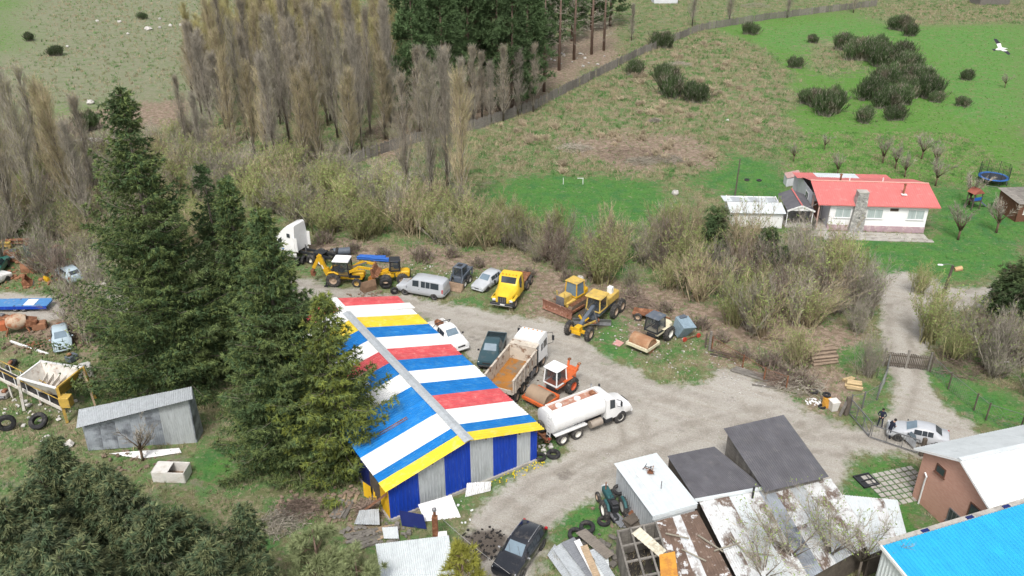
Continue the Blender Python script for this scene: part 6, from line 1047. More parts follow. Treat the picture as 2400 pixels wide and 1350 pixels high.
# rollers: local +X = drum end
def roller(t, body, roofm, drum, rimm, framem, dw=2.0, dr=.72, x=1.55, yoke=None, hood=True):
    y_ = yoke or body; MB().lathe([(dr - .12, -dw / 2), (dr, -dw / 2), (dr, dw / 2), (dr - .12, dw / 2), (dr - .12, -dw / 2)], axis='y', n=32, c=(x, 0, dr)).lathe([(.02, -dw / 2 + .12), (dr - .1, -dw / 2 + .12), (dr - .1, dw / 2 - .12), (.02, dw / 2 - .12)], axis='y', n=24, c=(x, 0, dr)).build('drum', drum, t, smooth=40)
    f = MB()
    for s_ in (-1, 1): f.beam((x + dr + .16, s_ * (dw / 2 + .1), dr * .9), (x - dr - .3, s_ * (dw / 2 + .1), dr * .9), .1, .26)
    f.beam((x + dr + .16, -(dw / 2 + .15), dr * .9), (x + dr + .16, (dw / 2 + .15), dr * .9), .16, .26).beam((x - dr - .25, -(dw / 2 + .1), dr * .95), (x - dr - .25, (dw / 2 + .1), dr * .95), .24, .3); f.build('drum_frame', y_, t)
    MB().box((-.1, 0, .85), (.9, .9, .5), ch=.06).build('articulation', mach_bk, t); MB().box((-1.5, 0, 1.1), (1.9, 1.15, .75), ch=.14).build('engine_hood', body, t); MB().box((-.35, 0, 1.1), (1.2, 1.4, .3), ch=.05).build('cab_floor', body, t); cabbox(t, -.95, .35, .68, 1.25, 2.6, roofm, framem, th=.16)
    for s_ in (-1, 1): wheel(t, -1.45, s_ * .82, .68, .48, rimm, knob=True); MB().box((-1.0, s_ * .75, 1.42), (1.1, .3, .08), ch=.03).build('fender', body, t)
p, h = pose((1525, 827), (1568, 797), 1, .92, 1.55, -1.4); t = T('cream_road_roller', 'cream road roller with dark cab roof and rusty smooth drum', 'road roller', p, h); roller(t, mach_cr, mach_gr, drum_m, rim_w, mach_bk)
p, h = pose((1290, 955), (1340, 921), 1, .92, 1.5, -1.5); t = T('orange_road_roller', 'orange road roller with white cab roof and dusty drum between two trucks', 'road roller', p, h); roller(t, mach_o, truck_w, drum_d, rim_o, truck_w, dw=2.0, dr=.72)
MB().beam((-2.4, -.4, 1.3), (-2.7, -.5, 2.0), .16).beam((-2.4, .4, 1.3), (-2.8, .45, 1.9), .16).box((-2.6, 0, 1.4), (.5, .9, .25), ch=.05).build('rear_bracket', mach_o, t); [MB().box((x_, y_, z_), (.3, .25, .2), ch=.05).build('work_lamp', rust, t) for x_, y_, z_ in ((-2.75, -.5, 2.05), (-2.85, .45, 1.95))]
# ================================================================ SMALL THINGS
RS = random.Random(77)
teal_m = M('teal_paint', (.03, .10, .105), rough=.6, var=.2); blue_p = M('blue_plastic', (.02, .11, .42), rough=.5, var=.12, vs=2); fibre = M('dirty_white_fibreglass', (.68, .66, .62), rough=.5, var=.1, c2=(.45, .40, .33), s=1.5, lo=.55, hi=.7)
tarp_w = M('white_sheeting', (.76, .76, .76), rough=.6, var=.06); cream_m = M('cream_panel', (.66, .62, .50), rough=.6, var=.08, c2=(.5, .45, .34), s=2); orange_s = M('orange_stained_sheet', (.62, .30, .05), rough=.6, var=.1, c2=(.5, .22, .05), s=1.4)
rubble_m = M('pale_rubble', (.50, .48, .45), rough=.95, var=.2, vs=2, rnd=.2); rubble_d = M('brown_debris', (.20, .15, .11), rough=.95, var=.3, rnd=.25); yellow_pl = M('plant_yellow', (.50, .33, .07), rough=.65, var=.15, c2=(.34, .24, .1), s=2); plant_w = M('plant_white', (.60, .57, .52), rough=.7, var=.15, c2=(.30, .2, .14), s=1.3, lo=.54, hi=.66)
def one(name, mb, mat, label, cat, loc, rz=0, group=None, smooth=0):
    o = mb.build(name, mat, None, smooth); o.location = loc; o.rotation_euler = (0, 0, rz); return tag(o, label, cat, group)
# ---- slat fence
def pathpts(pxs): return [G(*p) for p in pxs]
def along(P, step):
    out = []; carry = 0
    for a, b in zip(P, P[1:]):
        L_ = (b - a).length; t = carry
        while t < L_: out.append((a.lerp(b, t / L_), (b - a).normalized())); t += step
        carry = t - L_
    return out
def slat_fence(label, pxs, h, mat):
    P = pathpts(pxs); o = P[0].copy(); t = T('slat_fence', label, 'fence', o); rs = random.Random(3); pts = along(P, 2.6)
    for (a, d), (b, _) in zip(pts, pts[1:]):
        MB().box((0, 0, h * .53), (.14, .14, h * 1.1)).build('post', mat, t, loc=a - o); m = MB(); n = 12
        for k in range(n):
            p = a.lerp(b, (k + .5) / n) - o; hh = h * rs.uniform(.86, 1.05); tl = rs.uniform(-.05, .05)
            if rs.random() < .06: continue
            m.beam((p.x, p.y, -.05), (p.x + d.x * tl, p.y + d.y * tl, hh), .16, .03, up=(-d.y, d.x, 0))
        for z in (.4, h * .8): m.beam(a - o + Vector((0, .04, z)), b - o + Vector((0, .04, z)), .05, .09)
        q = m.build('slat_panel', mat, t); q['kind'] = 'stuff'
slat_fence('long grey slat fence running from the poplars past the pines to the meadow top', [(790, 398), (960, 338), (1130, 300), (1250, 258), (1350, 205), (1500, 130), (1640, 72), (1800, 46), (2055, 14)], 1.75, wood_g)
# ---- wooden gate on the track, mesh fences, metal gate
a, b = G(2072, 858), G(2172, 868); t = T('wooden_picket_gate', 'dark wooden picket gate across the dirt track', 'gate', a, math.atan2((b - a).y, (b - a).x)); L_ = (b - a).length
m = MB(); [m.box((L_ * (k + .5) / 24, 0, .75), (.1, .03, 1.35 + .1 * math.sin(k))) for k in range(24)]; q = m.build('pickets', wood_d, t); q['kind'] = 'stuff'
for z in (.35, 1.15): MB().box((L_ / 2, .04, z), (L_, .05, .1)).build('rail', wood_d, t)
for x in (-.1, L_ / 2, L_ + .1): MB().box((x, .02, .85), (.16, .16, 1.9)).build('post', wood_g, t)
wire_m = M('dull_wire', (.20, .21, .20), rough=.6, metal=.3, var=.1); rust_w = M('rusty_wire', (.22, .11, .07), rough=.8, var=.2)
def mesh_fence(label, pxs, h, mat, postm, name='mesh_fence', sp=.3):
    P = pathpts(pxs); o = P[0].copy(); t = T(name, label, 'fence', o); m = MB()
    for a, b in zip(P, P[1:]):
        L_ = (b - a).length; n = max(2, int(L_ / sp)); a, b = a - o, b - o; k = int(h / sp) + 1
        for i in range(n):
            for s_ in (1, -1):
                x0, x1 = i / n, min(1, max(0, i / n + s_ * h / L_)); zz = h * abs(x1 - x0) / (h / L_); m.beam(a.lerp(b, x0), a.lerp(b, x1) + Vector((0, 0, zz)), .012, .012)
        m.beam(a + Vector((0, 0, h)), b + Vector((0, 0, h)), .03)
    q = m.build('wire_mesh', mat, t); q['kind'] = 'stuff'
    for p in P: MB().box((p.x - o.x, p.y - o.y, h * .55), (.09, .09, h * 1.1)).build('post', postm, t)
mesh_fence('chain link fence between the metal gate and the wooden picket gate', [(1990, 965), (2020, 958), (2055, 938), (2072, 900), (2078, 870)], 1.5, wire_m, steel)
mesh_fence('chain link fence on the right bank of the dirt track', [(2180, 872), (2222, 912), (2282, 962), (2310, 985), (2390, 1010)], 1.5, wire_m, wood_d)
mesh_fence('rusty mesh fence with leaning stakes below the brambles', [(1668, 818), (1740, 862), (1790, 892), (1842, 912)], 1.2, rust_w, rust, sp=.25)
def gate_leaf(label, a, b, h, name='metal_gate', diag=True):
    a, b = G(*a), G(*b); t = T(name, label, 'gate', a, math.atan2((b - a).y, (b - a).x), 'metal gate leaves at the yard entrance'); L_ = (b - a).length
    for z in (.15, h): MB().beam((0, 0, z), (L_, 0, z), .06).build('rail', steel, t)
    for x in (0, L_ / 3, L_ * 2 / 3, L_): MB().beam((x, 0, .15), (x, 0, h), .05).build('upright', steel, t)
    if diag: MB().beam((0, .01, .15), (L_ / 2, .01, h), .04).build('brace', steel, t); MB().beam((L_, .01, .15), (L_ / 2, .01, h), .04).build('brace', steel, t)
    m = MB(); [m.beam((L_ * k / 14, .02, .15), (L_ * k / 14, .02, h), .01) for k in range(15)]; q = m.build('wire_mesh', wire_m, t); q['kind'] = 'stuff'
gate_leaf('open metal gate leaf beside the old dark post', (1990, 972), (2036, 1026), 1.4)
gate_leaf('metal gate leaf standing in front of the silver car', (2040, 1028), (2148, 1064), 1.25, diag=False)
for x, y, h, w_, mt, lb in [(1982, 972, 1.7, .32, wood_d, 'thick dark gate post at the yard entrance'), (2158, 1068, 1.6, .28, wood_d, 'stout gate post at the corner of the brick house'), (1662, 822, 2.0, .2, wood_g, 'tall grey fence post above the rusty mesh'), (1653, 815, 1.5, .14, wood_d, 'short dark post beside the tall grey one')]: one('fence_post', MB().box((0, 0, h / 2), (w_, w_ * .9, h), ch=.03), mt, lb, 'post', G(x, y), .2, 'old posts round the yard')
one('leaning_board', MB().beam((0, 0, 0), (.5, .1, 1.5), .25, .05), wood_g, 'board leaning on the thick dark gate post', 'board', G(1968, 975), .2)
# ---- poles and wires
def pole(px, top, label, name='utility_pole', r=.09, lean=(0, 0)):
    b = G(*px); h = height_of(px, top); t = T(name, label, 'pole', b); q = GY(top[0], top[1], b.y); d = Vector((q.x - b.x, 0, h)); MB().tube([(0, 0, -.1), tuple(d)], [r * 1.2, r * .8], 8).build('shaft', wood_d, t, smooth=60); return t, d
t, d = pole((1722, 462), (1735, 372), 'thin grey wooden pole on the lawn left of the white shed')
t, d = pole((2203, 712), (2234, 622), 'wooden street lamp pole at the bend of the dirt track', 'street_lamp', .15)
MB().tube([tuple(d), tuple(d + Vector((-.5, 0, .15))), tuple(d + Vector((-1.1, 0, .1)))], .03, 6).build('arm', steel, t); MB().box(tuple(d + Vector((-1.25, 0, .06))), (.5, .22, .12), ch=.04).build('lamp_head', tarp_w, t); MB().cyl(tuple(d + Vector((.2, -.1, -.4))), tuple(d + Vector((.85, -.1, -.25))), .22, .26, n=10).build('old_lamp_shade', M('tan_shade', (.5, .33, .17), rough=.6), t, smooth=50)
t, d = pole((2352, 882), (2366, 820), 'thin pale post with a crossbar in the right bank thicket', 'thin_post', .035); MB().beam(d * .55 + Vector((-.2, 0, 0)), d * .55 + Vector((.25, 0, 0)), .04).build('crossbar', frame_w, t)
def wire(label, a, b, sag): 
    a, b = Vector(a), Vector(b); m = MB().tube([a.lerp(b, k / 10) - Vector((0, 0, sag * 4 * (k / 10) * (1 - k / 10))) for k in range(11)], .018, 4); o = m.build('overhead_wire', M('wire_sheath', (.35, .34, .33), rough=.6)); tag(o, label, 'wire', 'overhead wires')
pc = G(1045, 1222, 0); wire('pale cable slung from the white sheeting to the bottom edge by the black car', GY(1035, 1215, G(1035, 1225).y), G(1195, 1345, 1.6), .15)
wire('thin cable from the carport gable up to the house porch', G(1855, 488, 2.6), G(1918, 476, 3.2), .3)
# ---- trampoline, play tower, pegs, bird
c = G(2325, 428); t = T('trampoline', 'round blue trampoline with dark safety net on the meadow', 'trampoline', c); R_ = 1.83
MB().lathe([(.02, .86), (1.55, .86)], n=28).build('jumping_mat', M('mat_black', (.03, .035, .045), rough=.8), t); MB().lathe([(1.52, .86), (1.55, .92), (1.85, .92), (1.88, .84)], n=28).build('pad', M('pad_blue', (.03, .13, .40), rough=.5), t, smooth=50)
for k in range(8):
    a = 2 * PI * k / 8; x, y = R_ * math.cos(a), R_ * math.sin(a); MB().cyl((x, y, 0), (x, y, 2.6), .03, n=6).build('net_pole', mach_bk, t)
    if k % 2: MB().tube([(x * .9, y * .9, .8), (x, y, .05), (R_ * math.cos(a + .7), R_ * math.sin(a + .7), .05), (R_ * .9 * math.cos(a + .7), R_ * .9 * math.sin(a + .7), .8)], .03, 6).build('leg', steel, t)
m = MB(); n = 56
for k in range(n):
    a, a2 = 2 * PI * k / n, 2 * PI * (k + 1) / n; m.beam((R_ * math.cos(a), R_ * math.sin(a), .9), (R_ * math.cos(a), R_ * math.sin(a), 2.5), .014)
    for z in (1.2, 1.6, 2.0, 2.5): m.beam((R_ * math.cos(a), R_ * math.sin(a), z), (R_ * math.cos(a2), R_ * math.sin(a2), z), .016)
q = m.build('safety_net', mach_bk, t); q['kind'] = 'stuff'
t = T('play_tower', 'small wooden play tower with slide beside the trampoline', 'play tower', G(2278, 488), .3)
for x in (-.6, .6):
    for y in (-.5, .5): MB().box((x, y, 1.1), (.1, .1, 2.2)).build('post', wood_d, t)
MB().box((0, 0, 1.1), (1.3, 1.1, .08)).build('deck', wood_d, t); MB().extr([(-.8, 2.1), (.8, 2.1), (0, 2.7)], -.65, .65).build('roof', M('red_brown_roof', (.3, .1, .07), rough=.8), t); MB().beam((.6, 0, 1.1), (2.0, 0, .1), .45, .06).build('slide', blue_p, t); MB().box((0, -.5, 1.4), (1.3, .04, .4)).build('rail', blue_p, t)
for x, lb in ((1320, 'left'), (1366, 'right')):
    t = T('goal_post', lb + ' one of two little white pegs standing on the lawn edge', 'post', G(x, 432)); MB().box((0, 0, .45), (.07, .07, .9)).build('stake', tarp_w, t); (MB().box((-.35, 0, .86), (.8, .06, .06)).build('crossbar', tarp_w, t) if x > 1340 else None)
bp = G(2345, 115, 28.4); t = T('flying_bird', 'white and dark flying bird with spread wings above the meadow', 'bird', bp, math.radians(205)); t.rotation_euler = (math.radians(28), 0, math.radians(20))
bw, bd = M('white_feathers', (.75, .75, .74), rough=.8), M('dark_feathers', (.03, .03, .04), rough=.8)
MB().lathe([(.01, -.42), (.05, -.36), (.10, -.12), (.105, .08), (.07, .24), (.045, .36), (.05, .42), (.02, .47), (.01, .60)], axis='x', n=10).build('body', bw, t, smooth=60); MB().poly([(-.36, -.05, 0), (-.36, .05, 0), (-.62, .12, -.02), (-.62, -.12, -.02)]).build('tail', bd, t)
for s_ in (-1, 1):
    w1 = MB().loft([[(.14, s_ * .06, .03), (-.14, s_ * .06, .03), (-.14, s_ * .06, .01), (.14, s_ * .06, .01)], [(.20, s_ * .38, .14), (-.16, s_ * .36, .14), (-.16, s_ * .36, .13), (.20, s_ * .38, .13)]]).build('wing', bw, t); MB().loft([[(.20, s_ * .38, .14), (-.16, s_ * .36, .14), (-.16, s_ * .36, .13), (.20, s_ * .38, .13)], [(.10, s_ * .72, .20), (-.16, s_ * .62, .18), (-.16, s_ * .62, .175), (.10, s_ * .72, .195)], [(-.08, s_ * .80, .2), (-.14, s_ * .74, .19), (-.14, s_ * .74, .185), (-.08, s_ * .80, .195)]]).build('wing_tip', bd, w1)
# ---- tyres
_ty = None
def tyre(px, r, label, lie=True, z=None, tilt=.0, rz=0., rimless=True, group='loose tyres in the yard', name='loose_tyre', rim=None, off=(0, 0)):
    w = r * .55; b = MB().lathe([(r * .55, -w / 2), (r * .9, -w / 2), (r, -w * .3), (r, w * .3), (r * .9, w / 2), (r * .55, w / 2), (r * .5, w * .3), (r * .5, -w * .3)], n=22, closed=True, axis='z' if lie else 'y'); o = b.build(name, black_m, None, smooth=40); p = G(*px); o.location = (p.x + off[0], p.y + off[1], (w / 2 if lie else r) if z is None else z); o.rotation_euler = (tilt, 0, rz); tag(o, label, 'tyre', group)
    if rim: MB().lathe([(.02, w * .1), (r * .4, w * .05), (r * .52, w * .3)], axis='z' if lie else 'y', n=14).build('rim', rim, o)
for a in [((1297, 1068), .52, 'worn tyre lying on the grass right of the shed corner'), ((1266, 1074), .45, 'smaller tyre lying against the shed corner'), ((1415, 1225), .45, 'tyre lying in front of the old tractor'), ((1926, 955), .3, 'small tyre near the orange drum'), ((1907, 920), .35, 'small tyre half sunk in the grass left of the cut logs')]: tyre(*a)
tyre((1375, 1256), .52, 'tyre resting on top of the scrap sheet pile', z=.75, tilt=.15); tyre((1348, 1262), .5, 'tyre under the one on the scrap sheet pile', z=.35, tilt=.3)
tyre((20, 1008), .68, 'big tyre standing at the left edge near the hopper', lie=False, rz=.5); tyre((93, 998), .7, 'big tyre lying tilted below the hopper', tilt=.6, z=.45); tyre((1745, 463), .33, 'left tyre on the white shed roof', z=2.4); tyre((1773, 464), .33, 'right tyre on the white shed roof', z=2.4)
tyre((905, 677), .62, 'big bare tyre leaning by the small loader', lie=False, tilt=.2, rz=.1); tyre((925, 690), .42, 'tyre with silver rim leaning beside the van', lie=False, tilt=.25, rz=.2, rim=rim_s)
for k in range(8): tyre((700 + k * 13, 622 - k * 3.2), .5, 'black tyre in the leaning row behind the backhoe', lie=False, rz=1.2 + .05 * k, group='leaning tyre row behind the backhoe', tilt=.1)
tyre((800, 606), .5, 'black tyre lying at the end of the leaning row'); tyre((855, 1108), .6, 'tyre leaning on the left shed wall under the spruce', lie=False, rz=1.0)
# ---- heaps of sticks, logs, planks
def brush(px, r, h, mat, label, n=260, name='brush_pile', mat2=None):
    rs = np.random.RandomState(int(px[0])); p = G(*px); q = np.sqrt(rs.rand(n)); a = rs.uniform(0, 2 * PI, n); c = np.stack([r * q * np.cos(a), r * .8 * q * np.sin(a), h * (1 - q) * rs.uniform(.2, 1, n) + .05], 1); d = rs.normal(0, 1, (n, 3)) * np.array([1, .8, .18]); d = norm(d) * rs.uniform(.4, 1.1, (n, 1)) * min(1, r * .7); tm = TM(); tm.rib(c - d, c + d, .05, rs, 0); B0, B1 = kids(c - d, c + d, 3, rs, .3, 1, .6, .5); tm.rib(B0, B1, .03, rs, 1)
    tag(link(name, tm.mesh(name, [mat, mat2 or mat]), None, p), label, 'brush pile', 'heaps of cut branches')
for a in [((1345, 348), 2.6, .7, tw_grey, 'grey heap of cut branches on the dry slope'), ((1470, 362), 4.2, .6, tw_red, 'wide reddish spread of cut branches in the middle of the dry slope'), ((1560, 375), 2.6, .6, tw_grey, 'branch heap at the right of the reddish spread'), ((885, 412), 3.2, .8, tw_grey, 'grey branch heap in front of the slat fence under poplars'), ((955, 418), 2.6, .6, tw_grey, 'second grey branch heap beside the poplar row'), ((1590, 152), 2.6, .8, tw_grey, 'pale twig heap below the fence corner broom'), ((1900, 830), 1.6, .8, tw_red, 'brush heap left of the firewood stack'), ((1870, 902), 2.2, .7, tw_grey, 'grey brush heap beside the rusty mesh fence'), ((1830, 890), 1.6, .6, tw_red, 'reddish brush against the rusty mesh fence'), ((2245, 862), 2.6, .7, tw_red, 'long brush heap behind the right mesh fence'), ((705, 1195), 1.3, .5, tw_red, 'brown brush on the rough ground left of the shed corner'), ((870, 1195), 1.0, .7, tw_red, 'tangle of brush against the yellow shed wall'), ((1770, 15), 4.0, 1.4, tip_m, 'pale woodpile heap beyond the far fence'), ((1535, 285), .9, .7, tw_grey, 'old stump tangle on the dry slope'), ((250, 330), 2.4, .6, tip_m, 'bleached branches on the pale rubble heap'), ((1480, 712), 2.2, .9, tw_red, 'dark twig heap behind the grader'), ((1500, 380), 2.2, .5, tip_m, 'pale sticks in front of the reddish spread'), ((660, 1225), 1.6, .4, tw_grey, 'flat grey twig heap above the pale pine')]: brush(*a)
def logs(px, rows, L_, r, rz, mat, label, name='log_stack', gap=1.0):
    t = T(name, label, 'log stack', G(*px), rz); rs = random.Random(int(px[1]))
    for j, n in enumerate(rows):
        for i in range(n): y = (i - n / 2) * r * 2 * gap + rs.uniform(-.02, .02); z = r + j * r * 1.75; l = L_ * rs.uniform(.85, 1.1); a = rs.uniform(-.08, .08); MB().tube([(-l / 2, y - a, z), (l / 2, y + a, z)], [r * rs.uniform(.75, 1.05), r * rs.uniform(.65, 1)], 7).build('log', mat, t, smooth=50)
log_m = M('cut_firewood', (.25, .19, .14), rough=.9, var=.25, rnd=.25); log_y = M('fresh_cut_log', (.42, .32, .18), rough=.9, var=.2, rnd=.2)
logs((1918, 838), (9, 8, 7, 5, 3), 2.6, .13, .2, log_m, 'stack of cut firewood logs at the edge of the thicket'); logs((2000, 905), (4, 2), 1.3, .16, -.3, log_y, 'few thick cut logs lying on the bare soil'); logs((1985, 890), (2,), 1.2, .14, .5, log_y, 'pair of cut logs left of the thick ones')
def planks(px, n, L_, rz, mat, label, w=.22, t_=.05, spread=.0, group=None):
    t = T('plank_pile', label, 'planks', G(*px), rz, group or 'loose planks and boards'); rs = random.Random(int(px[0]))
    for i in range(n): q = MB().box((0, 0, 0), (L_ * rs.uniform(.7, 1.05), w, t_)).build('plank', mat, t); q.location = (rs.uniform(-.2, .2), (i % 4 - 1.5) * (w + .04) + rs.uniform(-spread, spread), t_ * .5 + (i // 4) * t_ * 1.1 + rs.uniform(0, .02)); q.rotation_euler = (0, 0, rs.uniform(-.1, .1) - spread * rs.uniform(-.5, .5))
planks((800, 1195), 8, 2.0, 1.35, wood_g, 'grey boards stacked left of the yellow shed wall', spread=.1); planks((855, 1265), 9, 2.2, .4, wood_g, 'tan boards strewn above the pale pine', spread=.4); planks((95, 805), 9, 2.4, .8, rust, 'rusty planks beside the wrecked car', spread=.4); planks((1755, 876), 4, 3.2, -.5, wood_g, 'grey beam lying at the foot of the rusty mesh fence', w=.2, t_=.12); planks((900, 1240), 5, 1.6, .2, wood_t, 'short boards next to the white panel', spread=.5); planks((820, 1170), 4, 1.4, 1.5, wood_t, 'narrow boards behind the brush', spread=.3)
planks((1690, 830), 3, 2.4, -.4, wood_d, 'dark boards under the tall grey post', spread=.2); planks((1800, 900), 4, 2.6, -.35, wood_g, 'weathered boards below the mesh stakes', spread=.3)
def leaning(label, p, q, w, mat, name='beam', t_=.12): o = MB().beam((0, 0, 0), Vector(q) - Vector(p), w, t_).build(name, mat); o.location = p; tag(o, label, 'beam', None)
leaning('brown beam propped against the shed eave corner', G(848, 1200), G(905, 1158, 2.2), .18, M('reddish_beam', (.26, .13, .08), rough=.8, var=.2), 'propped_beam')
leaning('long white pipe lying on the scrap ground', G(25, 800, .1), G(113, 830, .1), .16, tarp_w, 'white_pipe', .16)
# ---- loose sheets
def sheet_obj(label, cpx, zs, mat, name='loose_sheet', pitch=.16, amp=.018, bend=0., group='loose metal sheets', seg=4):
    P = [G(x, y, z) for (x, y), z in zip(cpx, zs)]; o = P[0].copy(); q = [p - o for p in P]; b = MB(); b.sheet(q[0], q[1], q[2], q[3], pitch, amp, seg=seg, jit=bend, rng=RS); b2 = [(v[0], v[1], v[2] - .012) for v in b.v]; nf = len(b.v); b.add(b2, [tuple(reversed(f)) for f in b.f]); ob = b.build(name, mat, None, smooth=50); ob.location = o; tag(ob, label, 'metal sheet', group)
sheet_obj('white curled sheet leaning on the shed front, right', [(1090, 1165), (1150, 1150), (1152, 1128), (1095, 1132)], (.05, .05, .8, .75), tarp_w, bend=.07, amp=.03, seg=6)
sheet_obj('large white sheet lying against the shed front', [(995, 1222), (1080, 1212), (1058, 1160), (980, 1182)], (.05, .05, .9, .8), tarp_w, 'white_panel', bend=.06, pitch=.4, amp=.03, seg=7)
sheet_obj('dark navy panel leaning at the shed front corner', [(942, 1232), (1000, 1240), (992, 1206), (935, 1196)], (.05, .05, .9, .95), wall_nb, 'navy_panel', pitch=.9, amp=.008)
sheet_obj('grey dirty sheet on the brush by the yellow wall', [(830, 1228), (890, 1230), (888, 1192), (842, 1196)], (.3, .3, .6, .5), galv, bend=.03); sheet_obj('white corrugated piece above the hut roof', [(900, 1262), (935, 1262), (932, 1234), (895, 1236)], (.2, .2, .35, .3), galv_w); sheet_obj('yellow board leaning on the left shed wall', [(853, 1162), (872, 1172), (868, 1140), (850, 1128)], (.05, .05, .9, .9), wall_y, 'yellow_board', pitch=.5, amp=.005); sheet_obj('second yellow board nearer the corner', [(875, 1175), (893, 1186), (888, 1150), (874, 1140)], (.05, .05, .8, .9), wall_y, 'yellow_board', pitch=.5, amp=.005)
sheet_obj('white panel beside the hut chimney', [(1025, 1270), (1050, 1268), (1047, 1244), (1027, 1246)], (.9, .9, 1.0, 1.0), tarp_w, pitch=.5, amp=.006)
for i, (cp, z, mt, lb) in enumerate([(((1282, 1300), (1325, 1360), (1352, 1345), (1300, 1275)), .25, galv, 'outermost zinc sheet of the scrap pile'), (((1295, 1285), (1350, 1365), (1378, 1350), (1322, 1268)), .42, galv, 'second zinc sheet of the scrap pile'), (((1315, 1272), (1385, 1362), (1412, 1348), (1345, 1258)), .55, M('grey_zinc', (.24, .25, .27), rough=.5, metal=.2, var=.15), 'grey zinc sheet in the middle of the scrap pile'), (((1345, 1268), (1392, 1355), (1402, 1350), (1358, 1262)), .68, tarp_w, 'narrow white strip on the scrap pile'), (((1348, 1248), (1420, 1310), (1440, 1298), (1372, 1238)), .9, M('wood_sheet', (.20, .175, .15), rough=.8, var=.2), 'dark board topping the scrap pile'), (((1392, 1300), (1402, 1370), (1432, 1370), (1425, 1300)), .6, galv_w, 'pale channel at the right of the scrap pile'), (((1430, 1210), (1455, 1238), (1468, 1222), (1445, 1198)), .35, M('grey_zinc', (.24, .25, .27)), 'small dark sheet below the old tractor'), (((1380, 1290), (1430, 1370), (1448, 1360), (1398, 1282)), .75, galv, 'zinc sheet sliding off the right of the scrap pile'), (((1360, 1280), (1396, 1365), (1412, 1360), (1376, 1275)), .78, wood_t, 'tan plank lying across the scrap pile')]): sheet_obj(lb, cp, (z, z - .12, z - .12, z), mt, group='scrap sheet pile')
sheet_obj('cream sheet lying across the open rafters', [(1480, 1250), (1545, 1305), (1562, 1290), (1500, 1235)], (2.3, 2.3, 2.3, 2.3), cream_m, pitch=.3, amp=.02); sheet_obj('orange stained sheet at the edge of the open rafters', [(1550, 1375), (1592, 1370), (1582, 1292), (1545, 1300)], (2.3, 2.3, 2.36, 2.36), orange_s, pitch=.3, amp=.012)
sheet_obj('long white sheet at the foot of the grey lean-to', [(255, 1062), (330, 1075), (425, 1060), (420, 1050)], (.1, .1, .1, .3), tarp_w, pitch=.3, bend=.03); sheet_obj('pink square board on the grass beside the grader', [(1435, 806), (1452, 812), (1463, 803), (1446, 795)], (.04, .04, .06, .06), M('pink_board', (.55, .3, .27), rough=.8), 'pink_board', pitch=.5, amp=.003)
for k in range(7): leaning(['pale fallen branch on the brown rusted roof, left end', 'pale fallen branch in the middle of the brown rusted roof', 'pale fallen branch where the brown and white roofs meet', 'fallen branch on the left half of the white rusty roof', 'fallen branch on the middle of the white rusty roof', 'fallen branch under the budding trees on the white roof', 'fallen branch near the blue roof end of the white roof'][k], G(1560 + k * 38, 1250 + (k * 37) % 70, 2.3), G(1615 + k * 40, 1262 + (k * 53) % 75, 2.35), .07, tip_m, 'fallen_branch', .07)
# junk on the cabin roof
t = T('twisted_metal', 'twisted rusty metal scrap on the white cabin roof', 'scrap', G(1520, 1103, 2.62)); [MB().tube([(RS.uniform(-.5, .5), RS.uniform(-.4, .4), .03), (RS.uniform(-.4, .4), RS.uniform(-.3, .3), .35), (RS.uniform(-.5, .5), RS.uniform(-.4, .4), .05)], .02, 5).build('bent_rod', rust if k % 2 else mach_bk, t) for k in range(8)]; MB().box((.1, -.25, .08), (.35, .3, .14), ch=.03).build('rusty_block', rust, t)
# hut chimney
t = T('hut_chimney', 'short rusty stove chimney behind the corrugated hut roof', 'chimney', G(1022, 1272)); MB().cyl((0, 0, 0), (0, 0, 2.7), .09, n=8).build('pipe', rust, t); MB().lathe([(.14, 2.7), (.14, 2.85), (.02, 2.95)], n=10).build('cowl', steel, t); MB().box((0, 0, 1.1), (.35, .35, 2.2)).build('flue_box', rust, t)
# ---- old tractor
t = T('old_tractor', 'old teal farm tractor without cab beside the white cabin', 'tractor', G(1432, 1196), math.radians(105))
MB().box((.7, 0, .85), (1.3, .45, .5), ch=.08).build('hood', teal_m, t); MB().box((-.3, 0, .7), (1.0, .5, .5), ch=.05).build('gearbox', mach_bk, t); MB().box((1.36, 0, .85), (.06, .45, .5)).build('grille', lamp_w, t); MB().box((-.55, 0, 1.15), (.4, .45, .1), ch=.03).build('seat', seat_m, t); MB().tube([(-.05, 0, 1.0), (-.2, 0, 1.35)], .02, 6).lathe([(.2, 1.35), (.22, 1.37), (.2, 1.39), (.18, 1.37)], c=(-.2, 0, 0), n=14, closed=True).build('steering_wheel', mach_bk, t); MB().cyl((.9, .1, 1.1), (.9, .1, 1.7), .04, n=8).build('exhaust', rust, t)
for s_ in (-1, 1): wheel(t, -.5, s_ * .68, .62, .32, rim_w, knob=True); wheel(t, 1.1, s_ * .55, .36, .2, rim_t); MB().tube([(-1.1, s_ * .6, 1.0), (-.8, s_ * .6, 1.3), (-.3, s_ * .6, 1.3)], .1, 6).build('fender', teal_m, t)
for k, (x, y, lb) in enumerate([(1460, 1190, 'engine block scrap beside the old tractor'), (1478, 1215, 'gear scrap against the cabin wall'), (1440, 1222, 'pump scrap in front of the tractor')]):
    t = T('engine_scrap', lb, 'scrap', G(x, y), k); MB().box((0, 0, .3), (.6, .45, .5), ch=.08).build('block', [fibre, rust, mach_bk][k], t); MB().cyl((-.3, .1, .4), (.5, .2, .5), .12, n=8).build('cylinder_part', steel, t); MB().tube([(.2, -.2, .5), (.4, -.4, .3), (.1, -.5, .1)], .05, 6).build('hose', mach_bk, t)
